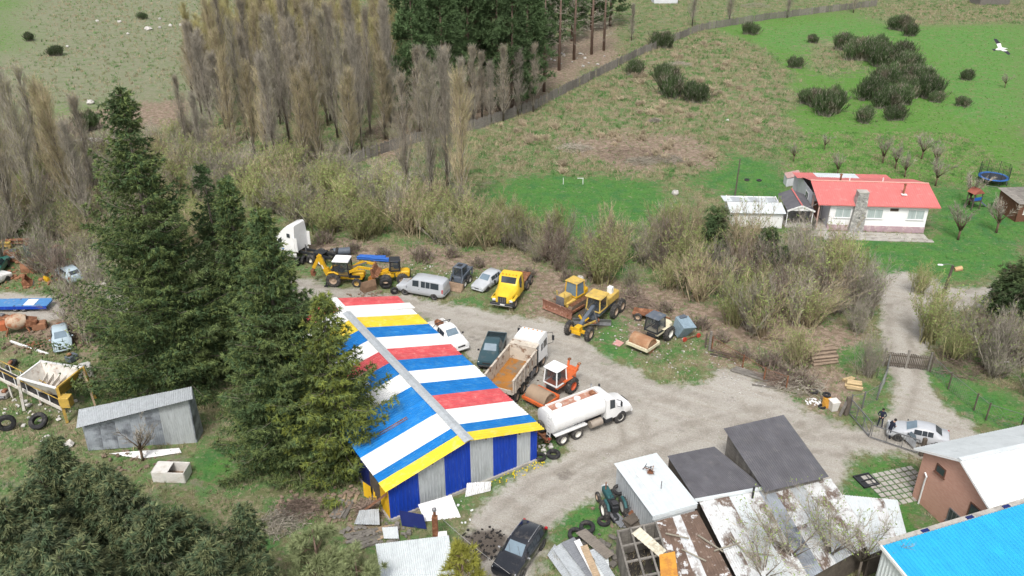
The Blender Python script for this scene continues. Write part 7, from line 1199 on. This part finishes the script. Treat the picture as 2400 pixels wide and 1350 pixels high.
tyre((1448, 1168), .4, 'tyre lying on the junk behind the tractor', z=.75, tilt=.4); one('wooden_pallet_heap', MB().box((0, 0, .25), (1.1, .9, .12)).box((.1, .1, .5), (1.2, .7, .12), rz=.3).box((0, 0, .1), (.9, .9, .2)), wood_d, 'broken pallet heap by the cabin corner', 'pallet', G(1482, 1232), .4)
# ---- left scrap yard
P = [G(x, y, 3.0) for x, y in ((44, 886), (133, 910), (193, 862), (96, 847))]; o = (P[0] + P[1] + P[2] + P[3]) / 4; o.z = 0; t = T('gravel_hopper', 'white and yellow gravel hopper plant with conveyor at the left edge', 'hopper', o); q = [p - o for p in P]; cc = sum(q, Vector()) / 4; lo = [Vector((cc.x + (p.x - cc.x) * .55, cc.y + (p.y - cc.y) * .4, 1.45)) for p in q]
for i in range(4): j = (i + 1) % 4; wall(t, [lo[i], lo[j], q[j], q[i]], yellow_pl if i == 1 else plant_w, 'hopper_side', .05, inward=(cc.x, cc.y, 2.4)); MB().beam(q[i], q[j], .14).build('rim_beam', tarp_w if i != 1 else yellow_pl, t); MB().beam(q[i] * 1.02, (q[i].x * 1.15, q[i].y * 1.15, 0), .2).build('leg', yellow_pl if i in (1, 2) else plant_w, t)
MB().poly([p + Vector((0, 0, .02)) for p in lo]).build('hopper_floor', M('rust_stained_floor', (.45, .37, .31), rough=.8, c2=(.35, .16, .07), s=1.2, lo=.52, hi=.58), t)
for k in range(5): a, b = lo[3].lerp(lo[2], (k + .5) / 5), q[3].lerp(q[2], (k + .5) / 5); MB().beam(lo[0].lerp(lo[1], (k + .5) / 5) + Vector((0, 0, .3)), b * .5 + a * .5, .05, .3).build('grid_bar', plant_w, t)
MB().box(tuple(q[1] + Vector((.5, -.1, -1.1))), (.8, .7, .9), ch=.03).build('control_box', yellow_pl, t); MB().beam(q[2] + Vector((0, 0, -.2)), (q[2].x + .9, q[2].y - 1.2, .2), .14).build('brace', wood_t, t)
cv0, cv1 = Vector((1.0, -.8, .5)), Vector((-6.0, 1.6, 2.6))
for s_ in (-.5, .5): MB().beam(cv0 + Vector((0, s_, 0)), cv1 + Vector((0, s_, 0)), .12, .24).build('conveyor_beam', plant_w, t); MB().beam(cv0 + Vector((0, s_, .9)), cv1 + Vector((0, s_, .9)), .05).build('hand_rail', yellow_pl, t); [MB().beam(cv0.lerp(cv1, k / 7) + Vector((0, s_, 0)), cv0.lerp(cv1, k / 7) + Vector((0, s_, .9)), .05).build('rail_post', tarp_w, t) for k in range(8)]
MB().beam(cv0 + Vector((0, 0, .12)), cv1 + Vector((0, 0, .12)), .8, .04).build('belt', black_m, t); [MB().beam(cv0.lerp(cv1, k) + Vector((0, 0, -.1)), Vector((cv0.lerp(cv1, k).x, cv0.lerp(cv1, k).y, 0)), .14).build('leg', plant_w, t) for k in (.35, .75)]
one('white_water_cube', MB().box((0, 0, .55), (1.1, 1.0, 1.0), ch=.08).box((0, 0, .05), (1.15, 1.1, .12)).lathe([(.2, 1.05), (.2, 1.12), (.01, 1.12)], n=12), fibre, 'white water cube container right of the hopper', 'container', G(202, 880), .5)
t = T('cement_mixer', 'rusty cement mixer with white drum at the left edge', 'mixer', G(45, 778), .4); MB().lathe([(.05, -.9), (.45, -.8), (.75, -.2), (.75, .35), (.5, .9), (.42, .9)], axis='x', n=16, c=(0, 0, 1.1)).build('drum', M('mixer_drum', (.48, .38, .28), rough=.8, c2=(.3, .12, .06), s=1.5, lo=.45, hi=.6), t, smooth=40); [MB().beam((x, y, 0), (x * .6, y * .4, 1.0), .12).build('leg', rust, t) for x in (-1, 1) for y in (-.6, .6)]; MB().box((-1.1, 0, .9), (.6, .8, .8), ch=.08).build('motor_cover', M('red_rust_cover', (.40, .12, .05), rough=.8), t); MB().extr([(.7, .7), (1.5, .4), (1.7, 1.0), (.8, 1.3)], -.5, .5).build('loading_skip', rust, t)
t = T('wrecked_car', 'stripped pale blue car wreck beside rusty planks', 'car wreck', G(148, 805), math.radians(-62)); hatch(t, P_('pale_blue_paint', (.42, .52, .58)))
t = T('blue_trailer_deck', 'long blue trailer deck with white patch on the dirt track at the left edge', 'trailer', G(55, 722), .03); MB().box((0, 0, .55), (5.4, 1.7, .14)).build('deck', M('blue_deck_paint', (.08, .23, .48), rough=.6, var=.15, c2=(.3, .3, .3), s=1.5, lo=.58, hi=.7), t); MB().box((0, -.85, .48), (5.4, .06, .3)).build('side_rail', wall_b, t); MB().box((.9, 0, .64), (1.0, 1.2, .04)).build('white_patch', tarp_w, t); [wheel(t, x, s_ * .7, .32, .2) for x in (-.4, .4) for s_ in (-1, 1)]
for i, (px, mt, lb) in enumerate([((55, 668), rust, 'rusty excavator bucket standing among the left scrap'), ((108, 660), mach_y, 'yellow bucket among the left scrap'), ((65, 640), M('dull_rust', (.28, .14, .08), rough=.9, var=.2), 'brown digger bucket behind the rusty one'), ((868, 683), M('earthy_bucket', (.22, .14, .09), rough=.9, var=.2), 'earth brown loader bucket left beside the small loader')]):
    t = T('digger_bucket', lb, 'bucket', G(*px), .6 * i + .4); s_ = (.8, .45, .8, .9)[i]; MB().extr([(0, 0), (.9 * s_, 0), (1.1 * s_, .1 * s_), (.5 * s_, .25 * s_), (.25 * s_, .7 * s_), (.4 * s_, 1.2 * s_), (.15 * s_, 1.25 * s_), (-.05 * s_, .6 * s_)], -.8 * s_, .8 * s_).build('shell', mt, t); [MB().extr([(0, .02), (1.0 * s_, .04), (.4 * s_, 1.2 * s_), (.1, 1.2 * s_)], y - .02, y + .02).build('cheek', mt, t) for y in (-.8 * s_, .8 * s_)]; [MB().box((1.1 * s_, -.6 * s_ + k * .4 * s_, .05), (.2, .08, .06)).build('tooth', steel, t) for k in range(4)]
for i, (x, y, z0, sz, mt, lb) in enumerate([(40, 575, .5, (3.0, .5, .5), rust, 'rusty steel girder at the left edge'), (10, 582, .5, (1.6, .5, .6), yellow_pl, 'yellow steel girder end at the left edge')]): one('steel_girder', MB().box((0, 0, z0 - .2), (sz[0], sz[1], .06)).box((0, 0, z0 + .2), (sz[0], sz[1], .06)).box((0, 0, z0), (sz[0], .06, .4)).box((-sz[0] * .4, 0, .12), (.2, .4, .24)).box((sz[0] * .4, 0, .12), (.2, .4, .24)), mt, lb, 'girder', G(x, y), .1)
t = T('green_pickup_wreck', 'green pickup wreck cut by the left edge', 'pickup', G(-8, 640), 1.8); pickup(t, P_('green_wreck_paint', (.03, .17, .14)), old=True)
t = T('white_scrap_car', 'white car nose at the left edge below the green wreck', 'car', G(-18, 668), 1.2); hatch(t, car_white)
t = T('hidden_blue_car', 'pale car half hidden by bare bushes left of the tallest spruce', 'car', G(165, 652), 2.4); hatch(t, P_('pale_blue_paint', (.42, .52, .58)))
for i, (x, y, sz, mt, lb) in enumerate([(30, 610, (1.6, 1.0, 1.1), rust, 'rusty machine housing at the left edge above the track'), (90, 622, (1.8, .9, .8), M('dull_rust', (.28, .14, .08)), 'brown machine frame beside the rusty bucket'), (130, 600, (1.4, 1.0, .9), mach_gr, 'dark grey machine housing near the bare bushes'), (70, 600, (1.2, .8, 1.2), teal_m, 'teal machine housing behind the rusty bucket'), (15, 760, (1.0, .8, .9), rust, 'rusty motor block left of the mixer'), (95, 770, (1.2, .9, .7), M('dull_rust', (.28, .14, .08)), 'brown skip box right of the mixer'), (170, 845, (.9, .7, .6), mach_gr, 'small grey tool box behind the hopper'), (30, 860, (1.2, .6, .5), black_m, 'black feed chute under the conveyor'), (150, 770, (1.3, 1.0, .5), rust, 'rusty tray behind the wrecked car'), (10, 930, (.9, .9, .5), conc, 'concrete block under the conveyor')]):
    t = T('machine_scrap', lb, 'scrap', G(x, y), i * .7, 'machine scrap in the left yard'); MB().box((0, 0, sz[2] / 2), sz, ch=.08).build('housing', mt, t); MB().cyl((-sz[0] * .4, -sz[1] * .55, sz[2] * .5), (sz[0] * .4, -sz[1] * .55, sz[2] * .6), .12, n=8).build('shaft', steel, t); MB().box((sz[0] * .2, 0, sz[2] + .1), (sz[0] * .4, sz[1] * .5, .2), ch=.04).build('cover', rust if mt is not rust else steel, t)
one('white_scrap_box', MB().box((0, 0, .5), (1.6, 1.0, 1.0), ch=.06).box((0, 0, 1.03), (1.4, .8, .06)), fibre, 'white scrap box between bushes and spruce', 'box', G(232, 690), .3)
t = T('blue_cabinet', 'blue metal bin half hidden by the lower conifers', 'bin', G(140, 1108), .15); MB().box((0, 0, .75), (1.0, .9, 1.5), ch=.04).build('body', blue_p, t); MB().box((0, 0, 1.53), (1.1, 1.0, .08), ch=.03).build('lid', wall_b, t); [MB().box((-.3 + .3 * k, -.46, .75), (.06, .04, 1.3)).build('rib', wall_b, t) for k in range(3)]
t = T('open_white_box', 'open white fibreglass box lying on the grass below the grey lean-to', 'box', G(405, 1118), -.05)
for s_ in (-1, 1): MB().box((0, s_ * .6, .45), (2.3, .07, .9), ch=.02).build('side', fibre, t); MB().box((s_ * 1.15, 0, .45), (.07, 1.2, .9), ch=.02).build('end', fibre, t)
MB().box((0, 0, .06), (2.2, 1.15, .08)).build('floor', rubble_d, t); MB().box((-.55, 0, .88), (1.1, 1.15, .05)).build('half_lid', fibre, t)
for i, (x, y, mt, lb, hh) in enumerate([(1935, 952, M('orange_drum_paint', (.60, .30, .05), rough=.6, var=.15), 'orange oil drum by the gate post', .85), (1252, 1056, M('yellow_drum_paint', (.6, .48, .12), rough=.6), 'small yellow drum at the shed corner', .6), (1243, 918, blue_p, 'small blue drum between dump truck and roller', .5), (1288, 880, rust, 'rusty open drum in front of the dump truck wheels', .55)]):
    r = hh * .36; one('oil_drum', MB().lathe([(.02, 0), (r, 0), (r, hh * .32), (r * 1.05, hh * .34), (r, hh * .36), (r, hh * .64), (r * 1.05, hh * .66), (r, hh * .68), (r, hh), (r * .92, hh), (r * .9, hh - .05), (.02, hh - .05)], n=16), mt, lb, 'drum', G(x, y), 0, 'drums about the yard', 40)
tyre((1933, 948), .33, 'tyre lying on top of the orange drum', z=.95)
t = T('white_bin', 'pale plastic bin beside the orange drum', 'bin', G(1952, 960), .2); MB().loft([[(-.25, -.25, 0), (.25, -.25, 0), (.25, .25, 0), (-.25, .25, 0)], [(-.33, -.33, .85), (.33, -.33, .85), (.33, .33, .85), (-.33, .33, .85)]], caps=False).build('body', fibre, t); MB().box((0, 0, .86), (.72, .72, .06), ch=.02).build('rim', fibre, t); MB().box((0, 0, .8), (.6, .6, .02)).build('contents', blue_p, t)
t = T('tipped_blue_tank', 'dented pale blue tank tipped against the thicket behind the cream roller', 'tank', G(1592, 788), .5); b = MB().loft([[(-.5, -.5, 0), (.5, -.5, 0), (.5, .5, 0), (-.5, .5, 0)], [(-.75, -.75, 1.5), (.75, -.75, 1.5), (.75, .75, 1.5), (-.75, .75, 1.5)]]); q = b.build('shell', M('pale_blue_steel', (.24, .32, .38), rough=.6, var=.2), t); q.rotation_euler = (.35, .2, 0); q.location = (0, .1, .25); MB().box((.3, .2, 1.9), (.8, .5, .08), ch=.03).build('hatch', mach_gr, t); [MB().lathe([(.05, -.06), (.22, -.06), (.22, .06), (.05, .06)], axis='y', n=14, c=(-.2 + k * 1.6, -1.0, .22)).build('red_wheel', M('red_hub', (.45, .06, .04), rough=.6), t) for k in range(2)]; MB().beam((-.2, -1.0, .25), (1.4, -1.0, .25), .08).build('axle', rust, t)
for x, y, n_, rz, lb in [(872, 608, 6, -.1, 'blue plastic pipes lying behind the backhoe'), (905, 612, 5, -.15, 'blue plastic pipes lying behind the small loader')]:
    t = T('pipe_stack', lb, 'pipes', G(x, y), rz, 'blue pipe stacks'); [MB().cyl((-1.6 + .1 * (k % 3), (k % 3) * .22 - .2, .12 + (k // 3) * .2), (1.5, (k % 3) * .22 - .2, .12 + (k // 3) * .2), .11, n=10).build('pipe', blue_p, t, smooth=50) for k in range(n_)]
one('oil_tank', MB().lathe([(.02, -1.0), (.4, -1.0), (.42, -.9), (.42, .9), (.4, 1.0), (.02, 1.0)], axis='x', n=16, c=(0, 0, .45)).box((-.6, 0, .06), (.2, .8, .12)).box((.6, 0, .06), (.2, .8, .12)), mach_gr, 'grey steel cylinder tank behind the white tractor truck', 'tank', G(800, 598), .2, None, 40)
t = T('rusty_trailer', 'dark rusty trailer axle hidden behind the cream roller', 'trailer', G(1512, 745), -.3); MB().box((0, 0, .6), (2.4, 1.2, .2), ch=.04).build('frame', rust, t); [wheel(t, -.6, s_ * .7, .38, .24, rim_t) for s_ in (-1, 1)]; MB().beam((1.2, 0, .55), (2.4, 0, .3), .1).build('drawbar', rust, t)
one('iron_grate', MB().box((0, 0, .06), (1.3, .1, .12)).box((0, .6, .06), (1.3, .1, .12)).box((0, 1.2, .06), (1.3, .1, .12)).box((-.6, .6, .06), (.1, 1.3, .121)).box((.6, .6, .06), (.1, 1.3, .121)).box((0, .6, .03), (1.2, 1.2, .02)), mach_bk, 'dark drain grate in the grass left of the brick house', 'grate', G(2043, 1140), .3)
# paving grid beside the brick house
t = T('paving_grid', 'concrete grass paving slabs beside the brick house', 'paving', G(2110, 1135), .28)
for i in range(9):
    for j in range(7): MB().box((i * .48 - 2, j * .48 - 1.6, .02), (.38, .38, .07), ch=.015).build('slab', conc, t)
# ---- stones and litter
st = []
for k in range(5):
    b = MB(); r = RS.random; b.lathe([(.02, 0), (.5, .05), (.6, .25), (.4, .5), (.02, .55)], n=7); b.v = [(x * (1 + RS.uniform(-.2, .2)), y * (.8 + RS.uniform(-.2, .2)), z * (1 + RS.uniform(-.2, .2))) for x, y, z in b.v]; o = b.build('stone', rubble_m, None); st.append(o.data); bpy.data.objects.remove(o)
for i, (x, y, s_, lb) in enumerate([(348, 70, 1.6, 'largest pale boulder on the far field'), (375, 66, .9, 'pale rock right of the largest boulder'), (400, 62, 1.1, 'flat pale rock in the far field line'), (425, 60, 1.0, 'pale rock at the right end of the far field line'), (280, 52, 1.0, 'pale rock above the largest boulder on the left'), (300, 80, .8, 'pale rock lower left of the largest boulder'), (375, 45, .8, 'pale rock behind the field line'), (228, 50, .8, 'greyish rock left of the far field rocks'), (158, 110, .8, 'pale stone near the green strip of the far field'), (212, 243, 1.3, 'flat grey boulder near the bare earth patch'), (1705, 283, .6, 'pale stone on the dry slope'), (1583, 455, 1.0, 'grey boulder on the lawn left of the pole'), (1360, 655, .7, 'pale block behind the bulldozer'), (110, 1032, .7, 'pale stone above the blue bin'), (160, 1045, .8, 'pale stone right above the blue bin')]):
    o = link('boulder', st[i % 5], None, at(x, y), i, s_); tag(o, lb, 'rock', 'pale rocks')
def litter(name, label, px, r, n, mat, s0, s1, cat='rubble', hh=.0, kind='stuff'):
    c = G(*px); b = MB()
    for k in range(n):
        a, q = RS.uniform(0, 2 * PI), math.sqrt(RS.random()); s_ = RS.uniform(s0, s1); x, y = r[0] * q * math.cos(a), r[1] * q * math.sin(a); b.box((x, y, s_ * .25 + hh * (1 - q)), (s_, s_ * RS.uniform(.4, 1), s_ * RS.uniform(.3, .7)), rz=RS.uniform(0, 3), ch=s_ * .1)
    o = b.build(name, mat); o.location = c; tag(o, label, cat, None, kind)
for a in [('rubble_heap', 'pale rubble heap beside the dark broom on the far left', (205, 338), (3.2, 2.0), 160, rubble_m, .15, .6, 'rubble', .8), ('litter', 'scattered pale stones around the cream roller', (1530, 790), (5, 3.2), 90, rubble_m, .05, .2), ('litter', 'broken plaster bits beside the orange drum', (1905, 942), (.8, .5), 40, tarp_w, .06, .2), ('litter', 'pale stones along the verge right of the roller', (1650, 850), (5, 3), 90, rubble_m, .05, .18), ('litter', 'stones on the yard edge below the thicket', (1790, 905), (5, 2), 70, rubble_m, .05, .18), ('debris', 'dark debris strewn left of the shed corner', (760, 1180), (3.5, 2), 110, rubble_d, .1, .4), ('debris', 'rusty scrap strewn along the left edge', (70, 640), (5, 4), 120, M('dull_rust', (.28, .14, .08)), .1, .5), ('debris', 'scraps of timber in front of the shed corner', (880, 1250), (2.2, 1.2), 60, wood_g, .1, .4), ('litter', 'torn white scraps in front of the striped shed', (1060, 1200), (2.2, 1.2), 16, tarp_w, .06, .22), ('debris', 'dark scraps below the grey lean-to', (300, 1085), (4, 1.5), 60, rubble_d, .08, .35), ('debris', 'brown debris among the left scrap', (110, 800), (4, 2.4), 110, rubble_d, .1, .45), ('debris', 'charred bits on the black ground near the black car', (1130, 1275), (1.8, 1.6), 120, M('charcoal', (.03, .028, .027), rough=.95), .05, .22), ('litter', 'small stones strewn over the yard', (1500, 960), (14, 6), 160, rubble_m, .03, .10), ('litter', 'stones scattered behind the loaders', (960, 640), (6, 2), 70, rubble_m, .06, .2), ('litter', 'pale cuttings on the pine stand floor', (1340, 140), (8, 9), 26, rubble_m, .2, .7), ('debris', 'scrap bits between the trucks and the shed', (1190, 900), (4, 4), 70, rubble_d, .06, .25), ('debris', 'grey scrap strewn below the cabin wall', (1500, 1225), (1.3, 1.2), 50, steel, .08, .35), ('debris', 'splintered wood round the scrap sheet pile', (1400, 1290), (2.0, 1.6), 50, wood_g, .08, .5), ('debris', 'scrap around the old tractor', (1440, 1200), (1.5, 1.6), 60, rubble_d, .08, .3), ('litter', 'light stones below the hopper', (60, 960), (4, 2.5), 70, rubble_m, .08, .35), ('litter', 'rubbish beside the shed corner and tanker', (1262, 1045), (1.0, 1.2), 40, rubble_m, .08, .3), ('debris', 'earth lumps in front of the backhoe', (860, 690), (2, .8), 60, rubble_d, .06, .25)]: litter(*a)
fl = MB(); [fl.box((RS.uniform(-2.6, 2.6), RS.uniform(-.35, .35), RS.uniform(.1, .35)), (.07, .07, .05)) for k in range(60)]; o = fl.build('dandelion_flowers', M('dandelion_yellow', (.75, .58, .02), rough=.8)); o.location = G(1205, 1118); o.rotation_euler = (0, 0, math.radians(32)); tag(o, 'yellow dandelions flowering along the shed footing', 'flowers', None, 'stuff')
# ---- people
skin_m = M('skin', (.42, .26, .19), rough=.6, var=.05); hair_m = M('dark_hair', (.02, .016, .014), rough=.7); navy_c = M('navy_jacket', (.018, .022, .040), rough=.9, var=.15, vs=4); jean_c = M('dark_trousers', (.03, .035, .055), rough=.9, var=.15, vs=4); shirt_c = M('white_shirt', (.72, .72, .72), rough=.9); shoe_m = M('dark_shoes', (.02, .02, .02), rough=.7)
def person(label, loc, rz, J, shirt, gait=0):
    t = T('person', label, 'person', loc, rz); V = []; E = []; R = []
    def chain(pts, rad, start=None):
        prev = start
        for p, r in zip(pts, rad):
            V.append(p); R.append(r); i = len(V) - 1
            if prev is not None: E.append((prev, i))
            prev = i
        return prev
    pel = chain([J['pelvis']], [.135]); ch = chain([J['waist'], J['chest'], J['neck'], J['jaw'], J['head']], [.125, .15, .058, .075, .092], pel)
    chest = pel + 2
    for s_ in ('l', 'r'):
        chain([J['sh_' + s_], J['el_' + s_], J['wr_' + s_], J['pa_' + s_]], [.072, .048, .036, .034], chest); w = len(V) - 1; pa = Vector(J['pa_' + s_]); d = (pa - Vector(J['wr_' + s_])).normalized(); a = d.cross(Vector((0, 0, 1))); a = a.normalized() if a.length > .1 else Vector((1, 0, 0)); dn = Vector((0, 0, -1))
        for k in range(4): b0 = pa + a * (.03 - .02 * k); chain([tuple(b0 + d * .035), tuple(b0 + d * (.07 - .006 * abs(k - 1.3)) + dn * .012), tuple(b0 + d * (.085 - .008 * abs(k - 1.3)) + dn * .035)], [.0095, .009, .008], w)
        chain([tuple(pa + a * .042), tuple(pa + a * .058 + d * .035)], [.011, .009], w); chain([J['hip_' + s_], J['kn_' + s_], J['an_' + s_], J['to_' + s_]], [.095, .062, .045, .042], pel)
    me = bpy.data.meshes.new('body'); me.from_pydata(V, E, []); o = link('body', me, t)
    for q in (skin_m, shirt, jean_c, shoe_m): me.materials.append(q)
    sk = o.modifiers.new('skin', 'SKIN'); sk.use_smooth_shade = True; lay = me.skin_vertices[0] if me.skin_vertices else None
    if lay is None:
        bpy.context.view_layer.objects.active = o; lay = me.skin_vertices.new(name='skin')
    for i, r in enumerate(R): lay.data[i].radius = (r, r)
    lay.data[0].use_root = True; su = o.modifiers.new('sub', 'SUBSURF'); su.levels = 1; su.render_levels = 1
    bpy.context.view_layer.update(); ev = o.evaluated_get(bpy.context.evaluated_depsgraph_get()); m2 = bpy.data.meshes.new_from_object(ev); o.modifiers.clear(); o.data = m2; m2.materials.clear()
    for q in (skin_m, shirt, jean_c, shoe_m): m2.materials.append(q)
    wz = J['pelvis'][2]; nz = J['neck'][2]; hands = [Vector(J['wr_l']), Vector(J['wr_r'])]; palm = [Vector(J['pa_l']), Vector(J['pa_r'])]
    for f in m2.polygons:
        c = f.center; f.use_smooth = True
        hand = any((c - p).length < .10 and (c - p).length < (c - w).length + .02 for w, p in zip(hands, palm))
        f.material_index = 0 if hand or c.z > nz + .01 else 3 if c.z < .10 else 2 if c.z < wz - .02 and min((c - w).length for w in hands) > .3 or c.z < wz - .12 else 1
    H = Vector(J['head']); b = MB(); b.lathe([(.102, -.03), (.108, .02), (.098, .07), (.06, .105), (.005, .118)], c=(H.x - .012, H.y, H.z + .01), n=12).build('hair', hair_m, t, smooth=60)
    for s_ in (-1, 1): MB().box((H.x + .088, H.y + s_ * .033, H.z - .01), (.015, .025, .014)).build('eye', hair_m, t); MB().box((H.x, H.y + s_ * .095, H.z - .02), (.04, .02, .06), ch=.008).build('ear', skin_m, t)
    MB().extr([(H.x + .085, H.z - .05), (H.x + .115, H.z - .05), (H.x + .085, H.z)], H.y - .012, H.y + .012).build('nose', skin_m, t); MB().box((H.x + .085, H.y, H.z - .075), (.012, .045, .01)).build('mouth', M('lips', (.3, .12, .1)), t); return t
def stand(lean=0.): 
    k = lambda x, y, z: (x + lean * z, y, z)
    return dict(pelvis=k(0, 0, .93), waist=k(0, 0, 1.08), chest=k(0, 0, 1.33), neck=k(.01, 0, 1.50), jaw=k(.035, 0, 1.57), head=k(.03, 0, 1.65), sh_l=k(0, .19, 1.42), sh_r=k(0, -.19, 1.42), el_l=k(.02, .30, 1.16), el_r=k(.02, -.30, 1.16), wr_l=k(.22, .14, 1.10), wr_r=k(.22, -.14, 1.12), pa_l=k(.29, .10, 1.10), pa_r=k(.29, -.10, 1.13), hip_l=k(0, .10, .86), hip_r=k(0, -.10, .86), kn_l=k(.04, .14, .48), kn_r=k(.03, -.13, .48), an_l=k(0, .16, .08), an_r=k(-.02, -.15, .08), to_l=k(.15, .18, .045), to_r=k(.13, -.18, .045))
person('person in dark jacket and dark trousers standing beside the open metal gate', G(2061, 1001), math.radians(-120), stand(), navy_c)
J = stand(.0); 
for kk in ('waist', 'chest', 'neck', 'jaw', 'head', 'sh_l', 'sh_r', 'el_l', 'el_r', 'wr_l', 'wr_r', 'pa_l', 'pa_r'): x, y, z = J[kk]; J[kk] = (x + (z - .93) * .35, y, .93 + (z - .93) * .95)
person('person in dark jacket leaning forward over the front of the silver car', G(2081, 1026), math.radians(10), J, navy_c)
